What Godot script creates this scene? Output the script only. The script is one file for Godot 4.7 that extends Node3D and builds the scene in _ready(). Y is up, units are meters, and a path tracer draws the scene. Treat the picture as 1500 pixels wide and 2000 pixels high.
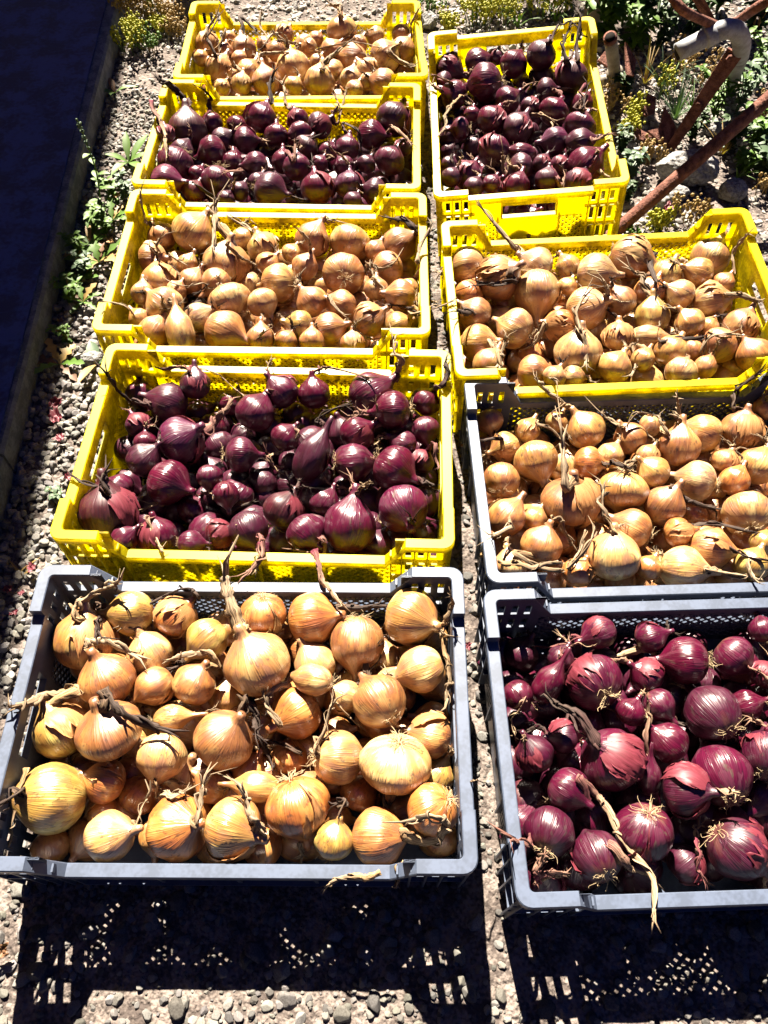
extends Node3D
# Nine crates of onions set out in the sun on gravel, beside a shaded slab and some rusty farm tools.
# Ground is y = 0, the photographer stands at the origin and looks towards -z.

const TALL := 0.17          # crate height at its raised corners
const LOW := 0.118          # long rim between the corners
const SHORT := 0.155        # short rim between the corners
var taken := {}
var rng := RandomNumberGenerator.new()
var noise := FastNoiseLite.new()
var mat := {}
var crate_frame := {}
var bulbs := {}
var root_tufts := []
var peels := {}
var stones := []


func _ready():
	# camera, sky, sun, exposure
	var cam := Camera3D.new()
	cam.name = "camera"
	cam.position = Vector3(0, 1.1582, 0)
	cam.rotation = Vector3(-0.99952, 0, -0.00800)
	cam.fov = 66.282
	cam.near = 0.02
	cam.far = 200.0
	add_child(cam)
	cam.current = true
	var env := Environment.new()
	env.background_mode = Environment.BG_SKY
	var sm := ProceduralSkyMaterial.new()
	sm.sky_top_color = Color(0.10, 0.22, 0.55)
	sm.sky_horizon_color = Color(0.34, 0.46, 0.66)
	sm.sky_curve = 0.16
	sm.ground_horizon_color = Color(0.20, 0.19, 0.17)
	sm.ground_bottom_color = Color(0.12, 0.10, 0.08)
	sm.sun_angle_max = 2.0
	var sky := Sky.new()
	sky.sky_material = sm
	env.sky = sky
	env.background_energy_multiplier = 0.10
	env.tonemap_mode = Environment.TONE_MAPPER_LINEAR
	env.tonemap_exposure = 7.2
	env.sdfgi_enabled = true
	env.ssao_enabled = true
	env.ssil_enabled = true
	var we := WorldEnvironment.new()
	we.name = "world_environment"
	we.environment = env
	add_child(we)
	var sun := DirectionalLight3D.new()
	sun.name = "sun"
	sun.light_energy = 1.6
	sun.light_color = Color(1.0, 0.955, 0.88)
	sun.light_angular_distance = 0.5
	sun.shadow_enabled = true
	add_child(sun)
	sun.look_at_from_position(Vector3.ZERO, Vector3(0.135, -1.0, 0.906), Vector3.UP)

	rng.seed = 20240
	noise.seed = 7
	noise.frequency = 1.0
	noise.fractal_octaves = 3
	make_materials()
	make_ground()
	make_house()
	make_stones()
	make_gravel()
	make_crates()
	make_bulbs()
	fill_crates()
	make_tools()
	make_plants()
	make_litter()


# ---------------------------------------------------------------- naming
func numbered(called: String) -> String:
	var n: int = taken.get(called, 0)
	taken[called] = n + 1
	return called if n == 0 else "%s_%03d" % [called, n]


func tag(o: Node, label := "", category := "", group := "", kind := ""):
	if label: o.set_meta("label", label)
	if category: o.set_meta("category", category)
	if group: o.set_meta("group", group)
	if kind: o.set_meta("kind", kind)
	return o


func thing(called: String, at: Vector3, label: String, category: String, group := "") -> Node3D:
	var o := Node3D.new()
	o.name = numbered(called)
	add_child(o)
	o.position = at
	tag(o, label, category, group)
	return o


func part(called: String, mesh: Mesh, m: Material, parent: Node3D, at := Transform3D()) -> MeshInstance3D:
	var o := MeshInstance3D.new()
	o.name = called
	o.mesh = mesh
	o.material_override = m
	o.transform = at
	if parent == self: o.name = numbered(called)
	parent.add_child(o, true)
	return o


func begin(smooth := false) -> SurfaceTool:
	var st := SurfaceTool.new()
	st.begin(Mesh.PRIMITIVE_TRIANGLES)
	st.set_smooth_group(0 if smooth else -1)
	return st


func done(st: SurfaceTool) -> ArrayMesh:
	st.generate_normals()
	return st.commit()


# ---------------------------------------------------------------- shapes
func tri(st: SurfaceTool, a: Vector3, b: Vector3, c: Vector3):
	st.add_vertex(a); st.add_vertex(b); st.add_vertex(c)


func quad(st: SurfaceTool, a: Vector3, b: Vector3, c: Vector3, d: Vector3):   # clockwise seen from the front
	tri(st, a, b, c); tri(st, a, c, d)


func box(st: SurfaceTool, c: Vector3, s: Vector3, bs := Basis()):
	var h := s * 0.5
	var p := []
	for i in 8:
		p.append(c + bs * Vector3(h.x * (1 if i & 1 else -1), h.y * (1 if i & 2 else -1), h.z * (1 if i & 4 else -1)))
	quad(st, p[4], p[6], p[7], p[5])
	quad(st, p[1], p[3], p[2], p[0])
	quad(st, p[5], p[7], p[3], p[1])
	quad(st, p[0], p[2], p[6], p[4])
	quad(st, p[6], p[2], p[3], p[7])
	quad(st, p[0], p[4], p[5], p[1])


func prism(st: SurfaceTool, pts: Array, n: Vector3):   # flat polygon (convex) pushed out along n, any winding
	var c := Vector3.ZERO
	for p in pts: c += p
	c /= pts.size()
	var turn: float = (pts[1] - pts[0]).cross(pts[2] - pts[1]).dot(n)
	var q := pts.duplicate()
	if turn > 0: q.reverse()   # clockwise seen from +n
	var k := q.size()
	for i in range(1, k - 1):
		tri(st, q[0] + n, q[i] + n, q[i + 1] + n)
		tri(st, q[0], q[i + 1], q[i])
	for i in k:
		var a: Vector3 = q[i]
		var b: Vector3 = q[(i + 1) % k]
		quad(st, a + n, a, b, b + n)


func holed(st: SurfaceTool, o: Vector3, u: Vector3, v: Vector3, n: Vector3, us: Array, vs: Array, holes: Array):   # a plate of thickness n with rectangular holes
	for i in us.size() - 1:
		for j in vs.size() - 1:
			if [i, j] in holes: continue
			var a: Vector3 = o + u * us[i] + v * vs[j]
			var b: Vector3 = o + u * us[i + 1] + v * vs[j]
			var c: Vector3 = o + u * us[i + 1] + v * vs[j + 1]
			var d: Vector3 = o + u * us[i] + v * vs[j + 1]
			var flip := u.cross(v).dot(n) > 0
			if flip:
				quad(st, a + n, d + n, c + n, b + n); quad(st, a, b, c, d)
			else:
				quad(st, a + n, b + n, c + n, d + n); quad(st, a, d, c, b)
			var edges := [[i - 1, j, d, a], [i + 1, j, b, c], [i, j - 1, a, b], [i, j + 1, c, d]]
			for e in edges:
				var outside: bool = e[0] < 0 or e[1] < 0 or e[0] >= us.size() - 1 or e[1] >= vs.size() - 1
				if outside or [e[0], e[1]] in holes:
					if flip: quad(st, e[2] + n, e[3] + n, e[3], e[2])
					else: quad(st, e[2], e[3], e[3] + n, e[2] + n)


func lattice(st: SurfaceTool, o: Vector3, u: Vector3, v: Vector3, n: Vector3, u0: float, u1: float, v0: float, v1: float, pitch: float, w: float):   # crossing diagonal bars cut to a rectangle
	var k := 0.86
	for way in [1, -1]:
		var s := u0 - (v1 - v0) / k - fmod(10.0 + u0 - (v1 - v0) / k, pitch)
		while s < u1 + (v1 - v0) / k:
			# the line v = v0 + k * (t - s) for way 1, v = v1 - k * (t - s) for way -1
			var ta := maxf(u0, s)
			var tb := minf(u1, s + (v1 - v0) / k)
			if tb - ta > 0.003:
				var va := (v0 + k * (ta - s)) if way == 1 else (v1 - k * (ta - s))
				var vb := (v0 + k * (tb - s)) if way == 1 else (v1 - k * (tb - s))
				var a := o + u * ta + v * va
				var b := o + u * tb + v * vb
				var d := (b - a).normalized()
				var side := d.cross(n.normalized()) * w * 0.5
				var th := n * (1.0 if way == 1 else 0.82)
				prism(st, [a - side, b - side, b + side, a + side], th)
			s += pitch


func smooth_path(pts: Array, per: int) -> Array:
	if pts.size() < 2: return pts
	var out := []
	for i in pts.size() - 1:
		var p0: Vector3 = pts[maxi(i - 1, 0)]
		var p1: Vector3 = pts[i]
		var p2: Vector3 = pts[i + 1]
		var p3: Vector3 = pts[mini(i + 2, pts.size() - 1)]
		for k in per:
			var t := float(k) / per
			out.append(0.5 * (2.0 * p1 + (p2 - p0) * t + (2.0 * p0 - 5.0 * p1 + 4.0 * p2 - p3) * t * t + (3.0 * p1 - p0 - 3.0 * p2 + p3) * t * t * t))
	out.append(pts[-1])
	return out


func tube(st: SurfaceTool, path: Array, radii: Array, sides := 8, colours := [], flat := 1.0, rough := 0.0, capped := true):   # a swept tube; radii one per point
	var up := Vector3(0.31, 0.83, 0.46).normalized()
	var rings := []
	var phase := rng.randf() * TAU
	var along := 0.0
	for i in path.size():
		var d: Vector3 = (path[mini(i + 1, path.size() - 1)] - path[maxi(i - 1, 0)])
		d = d.normalized() if d.length() > 1e-6 else Vector3.UP
		var x := up.cross(d)
		x = x.normalized() if x.length() > 0.05 else Vector3.RIGHT.cross(d).normalized()
		up = d.cross(x).normalized()
		if i: along += path[i].distance_to(path[i - 1])
		var ring := []
		var turn := phase + along * 6.0 * rough
		for j in sides:
			var a := TAU * j / sides
			var rr: float = radii[i] * (1.0 + rough * (0.30 * absf(sin(2.5 * a + turn * 1.9)) - 0.2 + 0.16 * sin(7.0 * a + turn) + 0.75 * noise.get_noise_3d(cos(a) * 1.4, sin(a) * 1.4, along * 75.0 + phase * 7.0)))
			var q := Vector2(cos(a) * rr, sin(a) * rr * flat).rotated(turn * 0.55)
			ring.append(path[i] + x * q.x + up * q.y)
		rings.append(ring)
	var length := maxf(along, 1e-4)
	along = 0.0
	for i in path.size() - 1:
		var step: float = path[i].distance_to(path[i + 1])
		for j in sides:
			var k := (j + 1) % sides
			var corners := [[i, j, along, j], [i + 1, j, along + step, j], [i + 1, k, along + step, j + 1], [i, j, along, j], [i + 1, k, along + step, j + 1], [i, k, along, j + 1]]
			for c in corners:
				if colours: st.set_color(colours[c[0]])
				st.set_uv(Vector2(float(c[3]) / sides, c[2] * 9.0 + phase))
				st.add_vertex(rings[c[0]][c[1]])
		along += step
	if capped:
		for e in [0, path.size() - 1]:
			for j in sides:
				var k := (j + 1) % sides
				if colours: st.set_color(colours[e])
				st.set_uv(Vector2(0.5, 0.5))
				var c: Vector3 = path[e]
				if e == 0: tri(st, c, rings[e][j], rings[e][k])
				else: tri(st, c, rings[e][k], rings[e][j])


func ico(level: int) -> Array:   # [directions, triangles] of a round ball
	var t := (1.0 + sqrt(5.0)) / 2.0
	var v := []
	for q in [Vector3(-1, t, 0), Vector3(1, t, 0), Vector3(-1, -t, 0), Vector3(1, -t, 0), Vector3(0, -1, t), Vector3(0, 1, t), Vector3(0, -1, -t), Vector3(0, 1, -t), Vector3(t, 0, -1), Vector3(t, 0, 1), Vector3(-t, 0, -1), Vector3(-t, 0, 1)]:
		v.append(q.normalized())
	var f := []
	for a in 12:
		for b in range(a + 1, 12):
			for c in range(b + 1, 12):
				if v[a].distance_to(v[b]) < 1.1 and v[b].distance_to(v[c]) < 1.1 and v[a].distance_to(v[c]) < 1.1:
					f.append([a, b, c] if (v[b] - v[a]).cross(v[c] - v[a]).dot(v[a]) < 0 else [a, c, b])
	for l in level:
		var made := {}
		var g := []
		for q in f:
			var m := []
			for e in [[q[0], q[1]], [q[1], q[2]], [q[2], q[0]]]:
				var key := "%d_%d" % [mini(e[0], e[1]), maxi(e[0], e[1])]
				if not made.has(key):
					made[key] = v.size()
					v.append((v[e[0]] + v[e[1]]).normalized())
				m.append(made[key])
			g.append_array([[q[0], m[0], m[2]], [m[0], q[1], m[1]], [m[2], m[1], q[2]], [m[0], m[1], m[2]]])
		f = g
	return [v, f]


func rock(level: int, size: Vector3, lump: float, facets: int, key: float) -> ArrayMesh:   # a stone: a ball cut by planes and roughened
	var ball := ico(level)
	var planes := []
	for i in facets:
		planes.append([Vector3(rng.randfn(), rng.randfn(), rng.randfn()).normalized(), rng.randf_range(0.58, 0.90)])
	var p := []
	for d in ball[0]:
		var r := 1.0 + lump * noise.get_noise_3d(d.x * 1.1 + key, d.y * 1.1, d.z * 1.1) + lump * 0.3 * noise.get_noise_3d(d.x * 4.0, d.y * 4.0 + key, d.z * 4.0)
		for q in planes:
			var c: float = d.dot(q[0])
			if c > 0.05: r = minf(r, q[1] / c)
		p.append(d * r * size)
	var st := begin(true)
	for f in ball[1]:
		tri(st, p[f[0]], p[f[1]], p[f[2]])
	return done(st)


# ---------------------------------------------------------------- materials
func plain(c: Color, rough: float, spec := 0.5) -> StandardMaterial3D:   # c in linear values
	var m := StandardMaterial3D.new()
	m.albedo_color = c.linear_to_srgb()
	m.roughness = rough
	m.metallic_specular = spec
	return m


func picture(w: int, h: int, pix: PackedByteArray) -> ImageTexture:
	return ImageTexture.create_from_image(Image.create_from_data(w, h, false, Image.FORMAT_RGB8, pix))


func put(pix: PackedByteArray, at: int, c: Color):
	var s := c.clamp().linear_to_srgb()
	pix[at] = int(s.r * 255.0); pix[at + 1] = int(s.g * 255.0); pix[at + 2] = int(s.b * 255.0)


func skin_texture(red: bool, key: float) -> ImageTexture:   # u goes round the bulb, v from the root plate to the neck
	var w := 384
	var h := 192
	var pix := PackedByteArray()
	pix.resize(w * h * 3)
	var lines := PackedFloat32Array()
	lines.resize(w)
	for i in w:
		var a := TAU * i / w
		lines[i] = noise.get_noise_3d(cos(a) * 9.0, sin(a) * 9.0, key) * 0.55 + noise.get_noise_3d(cos(a) * 42.0, sin(a) * 42.0, key + 5.0) * 0.5
	for y in h:
		var v := float(y) / h
		for x in w:
			var a := TAU * x / w
			var cx := cos(a)
			var cy := sin(a)
			var wob := int(3.0 * noise.get_noise_3d(cx * 1.2, cy * 1.2, v * 2.2 + key))
			var l: float = lines[(x + wob + w) % w]
			var big := noise.get_noise_3d(cx * 1.3 + key, cy * 1.3, v * 2.0)
			var patch := noise.get_noise_3d(cx * 1.9 + key * 3.0, cy * 1.9, v * 3.2 + 9.0)
			var dirt := noise.get_noise_3d(cx * 3.2, cy * 3.2 + key, v * 6.5) + 0.25 * noise.get_noise_3d(cx * 14.0, cy * 14.0 + key, v * 30.0)
			var vein := clampf((l - 0.16) * 3.2, 0.0, 1.0)
			var c: Color
			if red:
				c = Color(0.023, 0.0009, 0.0065).lerp(Color(0.068, 0.0030, 0.0195), clampf(0.5 + 1.3 * l + 0.6 * big, 0, 1))
				c = c.lerp(Color(0.012, 0.001, 0.005), vein * 0.5)
				c = c.lerp(Color(0.092, 0.014, 0.034), clampf(-l * 2.4 - 0.40, 0, 0.45))
				if patch > 0.13: c = c.lerp(Color(0.075, 0.022, 0.036), 0.5)        # an outer skin left on, dull
				if absf(patch - 0.13) < 0.012: c = c.lerp(Color(0.015, 0.004, 0.008), 0.7)
				c = c.lerp(Color(0.12, 0.055, 0.03), clampf((0.16 - v) * 4.0 + big, 0, 0.55))
			else:
				c = Color(0.345, 0.195, 0.064).lerp(Color(0.260, 0.118, 0.036), clampf(0.5 + 1.2 * big + 0.5 * l, 0, 1))
				c = c.lerp(Color(0.41, 0.300, 0.130), clampf(-big * 1.6 + (0.35 - v) * 0.8, 0, 0.75))
				c = c.lerp(Color(0.22, 0.095, 0.035), vein * 0.32)
				if patch > 0.11: c = c.lerp(Color(0.27, 0.128, 0.055), 0.65)
				if absf(patch - 0.11) < 0.011: c = c.lerp(Color(0.12, 0.05, 0.02), 0.8)
				c = c.lerp(Color(0.17, 0.085, 0.05), clampf((v - 0.70) * 2.6 + 0.5 * big, 0, 0.75))
				c = c.lerp(Color(0.19, 0.085, 0.045), clampf(patch * 2.2 + big * 1.4 - 0.40, 0, 0.7))
			if dirt > 0.34: c = c.lerp(Color(0.055, 0.038, 0.028), clampf((dirt - 0.34) * 3.2, 0, 0.7))
			c = c * (1.0 + 0.13 * l)
			put(pix, (y * w + x) * 3, c)
	return picture(w, h, pix)


func grain_texture(w: int, h: int, fx: float, fy: float, low: Color, high: Color, key: float, sharp := 1.0) -> ImageTexture:   # wraps both ways
	var pix := PackedByteArray()
	pix.resize(w * h * 3)
	for y in h:
		var b := TAU * y / h
		for x in w:
			var a := TAU * x / w
			var n := noise.get_noise_3d(cos(a) * fx + key, sin(a) * fx, cos(b) * fy) + 0.6 * noise.get_noise_3d(cos(a) * fx * 2.3, sin(a) * fx * 2.3 + key, sin(b) * fy)
			put(pix, (y * w + x) * 3, low.lerp(high, clampf(0.5 + n * sharp, 0, 1)))
	return picture(w, h, pix)


func speckle(size: int, freq: float, low: Color, high: Color, key: int, sharp := 1.0, fine := 0.35) -> ImageTexture:   # even in every direction, wraps
	var n := FastNoiseLite.new()
	n.seed = key
	n.frequency = freq
	n.fractal_octaves = 4
	var a := n.get_seamless_image(size, size).get_data()
	n.frequency = minf(freq * 6.0, 0.4)
	var f := n.get_seamless_image(size, size).get_data()
	var pix := PackedByteArray()
	pix.resize(size * size * 3)
	for i in size * size:
		put(pix, i * 3, low.lerp(high, clampf(0.5 + ((a[i] / 255.0 - 0.5) + fine * (f[i] / 255.0 - 0.5)) * sharp * 1.6, 0, 1)))
	return picture(size, size, pix)


func scratched(size: int, freq: float, low: Color, high: Color, key: int, count: int, mark: Color) -> ImageTexture:   # worn surface: blotches and thin scratches
	var im := speckle(size, freq, low, high, key, 1.5, 0.6).get_image()
	var m := mark.linear_to_srgb()
	for k in count:
		var p := Vector2(rng.randf(), rng.randf()) * size
		var d := Vector2.RIGHT.rotated(rng.randf() * TAU)
		var turn := rng.randf_range(-0.01, 0.01)
		for i in rng.randi_range(6, 60):
			p += d
			d = d.rotated(turn)
			var x := posmod(int(p.x), size)
			var y := posmod(int(p.y), size)
			im.set_pixel(x, y, im.get_pixel(x, y).lerp(m, 0.55))
	return ImageTexture.create_from_image(im)


func bumps(freq: float, key: int, size := 256) -> ImageTexture:
	var n := FastNoiseLite.new()
	n.seed = key
	n.frequency = freq
	n.fractal_octaves = 4
	var im := n.get_seamless_image(size, size)
	im.convert(Image.FORMAT_RGBA8)
	im.bump_map_to_normal_map(6.0)
	return ImageTexture.create_from_image(im)


func make_materials():
	# onion skins: pictures shared between tints
	var tints := {"yellow": [Color(1, 1, 1), Color(0.93, 0.82, 0.70), Color(1.0, 0.98, 0.90)], "red": [Color(1, 1, 1), Color(0.84, 0.78, 0.86), Color(1.0, 0.90, 0.92)]}
	var ridge := grain_texture(256, 64, 22.0, 0.5, Color(0, 0, 0), Color(1, 1, 1), 2.0).get_image()
	ridge.convert(Image.FORMAT_RGBA8)
	ridge.bump_map_to_normal_map(3.0)
	var ridge_map := ImageTexture.create_from_image(ridge)
	for kind in ["yellow", "red"]:
		for i in 4:
			var t := skin_texture(kind == "red", 11.0 * i + (3.0 if kind == "red" else 0.0))
			for j in 3:
				var m := StandardMaterial3D.new()
				m.albedo_texture = t
				m.albedo_color = tints[kind][j]
				m.roughness = [0.37, 0.44, 0.33][j] - (0.05 if kind == "red" else 0.0)
				m.metallic_specular = 0.74 if kind == "yellow" else 0.52
				m.normal_enabled = true
				m.normal_texture = ridge_map
				m.normal_scale = 0.22
				mat["%s_%d" % [kind, i * 3 + j]] = m
		# the odd ones: sooty, green, pale, silvery, orange
		for odd in [["sooty", Color(0.86, 0.76, 0.66), 0.45], ["green", Color(0.95, 1.0, 0.84), 0.34], ["pale", Color(1.12, 1.15, 1.18), 0.34], ["silver", Color(1.0, 1.05, 1.15), 0.38], ["orange", Color(1.0, 0.84, 0.70), 0.34]]:
			var m: StandardMaterial3D = mat[kind + "_%d" % rng.randi_range(0, 11)].duplicate()
			m.albedo_color = odd[1]
			m.roughness = odd[2]
			mat[kind + "_" + odd[0]] = m
	var husk := grain_texture(128, 128, 9.0, 0.5, Color(0.16, 0.15, 0.14), Color(1, 1, 1), 4.0, 2.2)
	var dry := plain(Color(1, 1, 1), 0.8, 0.3)
	dry.albedo_texture = husk
	dry.vertex_color_use_as_albedo = true
	mat["dry"] = dry
	var paper := grain_texture(256, 64, 26.0, 0.6, Color(0.55, 0.46, 0.38), Color(1, 1, 1), 8.0, 1.2)
	for q in [["peel_yellow", Color(0.403, 0.202, 0.079)], ["peel_red", Color(0.137, 0.022, 0.036)], ["peel_pale", Color(0.40, 0.255, 0.115)]]:
		var m := plain(q[1], 0.5, 0.4)
		m.albedo_texture = paper
		m.backlight_enabled = true
		m.backlight = Color(0.5, 0.5, 0.5)
		mat[q[0]] = m
	mat["root"] = plain(Color(0.331, 0.245, 0.144), 0.8, 0.3)
	# crate plastics
	var scuff := speckle(256, 0.02, Color(0.82, 0.82, 0.82), Color(1, 1, 1), 1, 1.2, 0.5)
	var worn := scratched(512, 0.014, Color(0.66, 0.64, 0.60), Color(1, 1, 1), 41, 240, Color(0.35, 0.32, 0.28))
	var worn_pale := scratched(512, 0.014, Color(0.76, 0.755, 0.745), Color(1, 1, 1), 43, 240, Color(1.0, 1.0, 1.0))
	for q in [["yellow_plastic", Color(0.88, 0.79, 0.004), 1.2], ["grey_plastic", Color(0.064, 0.080, 0.120), 0.0]]:
		var m := plain(q[1], 0.38, 0.62 if q[2] > 0.0 else 0.5)
		m.albedo_texture = worn if q[2] > 0.0 else worn_pale
		m.uv1_triplanar = true
		m.uv1_scale = Vector3(3.1, 3.1, 3.1)
		if q[2] > 0.0:
			m.backlight_enabled = true
			m.backlight = Color(q[2], q[2], q[2] * 0.3)
		mat[q[0]] = m
	# ground
	var soil := plain(Color(1, 1, 1), 0.95, 0.25)
	soil.albedo_texture = speckle(512, 0.018, Color(0.052, 0.042, 0.037), Color(0.150, 0.124, 0.110), 3, 1.3, 0.9)
	soil.uv1_triplanar = true
	soil.uv1_world_triplanar = true
	soil.uv1_scale = Vector3(2.3, 2.3, 2.3)
	soil.normal_enabled = true
	soil.normal_texture = bumps(0.06, 3, 512)
	soil.normal_scale = 1.0
	mat["soil"] = soil
	var pebble := plain(Color(1, 1, 1), 0.85, 0.35)
	pebble.vertex_color_use_as_albedo = true
	pebble.albedo_texture = speckle(256, 0.02, Color(0.55, 0.53, 0.51), Color(1, 1, 1), 6, 1.3, 0.6)
	pebble.uv1_triplanar = true
	pebble.uv1_scale = Vector3(1.1, 1.1, 1.1)
	mat["pebble"] = pebble
	var stone := plain(Color(0.25, 0.245, 0.24), 0.85, 0.35)
	stone.albedo_texture = speckle(256, 0.05, Color(0.30, 0.29, 0.29), Color(1, 1, 1), 5, 1.9, 0.9)
	stone.uv1_triplanar = true
	stone.uv1_scale = Vector3(7, 7, 7)
	stone.normal_enabled = true
	stone.normal_texture = bumps(0.05, 12)
	stone.normal_scale = 0.8
	mat["stone"] = stone
	var dark: StandardMaterial3D = stone.duplicate()
	dark.albedo_color = Color(0.06, 0.06, 0.068).linear_to_srgb()
	mat["dark_stone"] = dark
	var concrete := plain(Color(0.125, 0.140, 0.180), 0.9, 0.3)
	concrete.albedo_texture = speckle(256, 0.03, Color(0.55, 0.55, 0.55), Color(1, 1, 1), 21, 1.2, 0.8)
	concrete.uv1_triplanar = true
	concrete.uv1_world_triplanar = true
	concrete.uv1_scale = Vector3(3, 3, 3)
	mat["concrete"] = concrete
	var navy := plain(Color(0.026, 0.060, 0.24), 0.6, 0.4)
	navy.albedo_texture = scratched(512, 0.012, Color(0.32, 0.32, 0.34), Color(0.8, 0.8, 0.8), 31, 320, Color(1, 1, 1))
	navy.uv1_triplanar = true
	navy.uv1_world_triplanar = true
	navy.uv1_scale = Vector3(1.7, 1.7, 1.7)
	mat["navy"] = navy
	mat["render"] = plain(Color(0.55, 0.52, 0.47), 0.9, 0.3)
	mat["roof"] = plain(Color(0.22, 0.13, 0.10), 0.85, 0.3)
	var rust := plain(Color(1, 1, 1), 0.88, 0.3)
	rust.albedo_texture = speckle(256, 0.025, Color(0.055, 0.020, 0.013), Color(0.165, 0.070, 0.050), 14, 1.4, 0.6)
	rust.uv1_triplanar = true
	rust.uv1_scale = Vector3(8, 8, 8)
	rust.normal_enabled = true
	rust.normal_texture = bumps(0.08, 22)
	rust.normal_scale = 0.6
	mat["rust"] = rust
	var pipe := plain(Color(0.20, 0.21, 0.235), 0.6, 0.5)
	pipe.albedo_texture = speckle(256, 0.02, Color(0.55, 0.52, 0.50), Color(1, 1, 1), 24, 1.5, 0.6)
	pipe.uv1_triplanar = true
	pipe.uv1_scale = Vector3(6, 6, 6)
	mat["pipe"] = pipe
	var beige: StandardMaterial3D = pipe.duplicate()
	beige.albedo_color = Color(0.20, 0.175, 0.14).linear_to_srgb()
	mat["beige"] = beige
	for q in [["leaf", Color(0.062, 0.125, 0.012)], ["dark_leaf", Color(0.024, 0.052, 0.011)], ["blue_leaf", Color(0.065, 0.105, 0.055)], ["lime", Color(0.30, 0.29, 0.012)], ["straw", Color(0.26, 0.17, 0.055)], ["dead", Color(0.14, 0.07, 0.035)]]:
		var m := plain(q[1], 0.55, 0.4)
		m.albedo_texture = scuff
		m.uv1_triplanar = true
		m.uv1_scale = Vector3(19, 19, 19)
		m.backlight_enabled = true
		m.backlight = Color(0.55, 0.62, 0.3)
		mat[q[0]] = m
	mat["hollow"] = plain(Color(0.008, 0.006, 0.005), 0.95, 0.2)
	mat["bark"] = plain(Color(0.12, 0.085, 0.06), 0.95, 0.2)


# ---------------------------------------------------------------- setting
func ground_height(x: float, z: float) -> float:
	var h := -0.007 + 0.005 * noise.get_noise_2d(x * 2.0, z * 2.0) + 0.003 * noise.get_noise_2d(x * 11.0, z * 11.0)
	h -= 0.026 * exp(-(Vector2(x - 0.2, z + 1.5).length_squared()) / 0.10)
	return h


func make_ground():
	var xs := [-60.0, -25.0, -10.0, -5.0, -3.0]
	var zs := [-60.0, -30.0, -14.0, -8.0, -5.5]
	for i in 133: xs.append(-2.0 + i * 0.03)
	for i in 147: zs.append(-3.8 + i * 0.03)
	xs.append_array([3.0, 5.0, 10.0, 25.0, 60.0])
	zs.append_array([1.2, 2.5, 6.0, 15.0, 60.0])
	var st := begin(true)
	var p := []
	for x in xs:
		var row := []
		for z in zs: row.append(Vector3(x, ground_height(x, z), z))
		p.append(row)
	for i in xs.size() - 1:
		for j in zs.size() - 1:
			quad(st, p[i][j], p[i + 1][j], p[i + 1][j + 1], p[i][j + 1])
	tag(part("ground", done(st), mat["soil"], self), "bare beige soil under the gravel", "", "", "structure")


func edge_x(z: float) -> float:   # the slab's side along the gravel
	return -0.762 + (z + 2.6) * 0.0503


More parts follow.
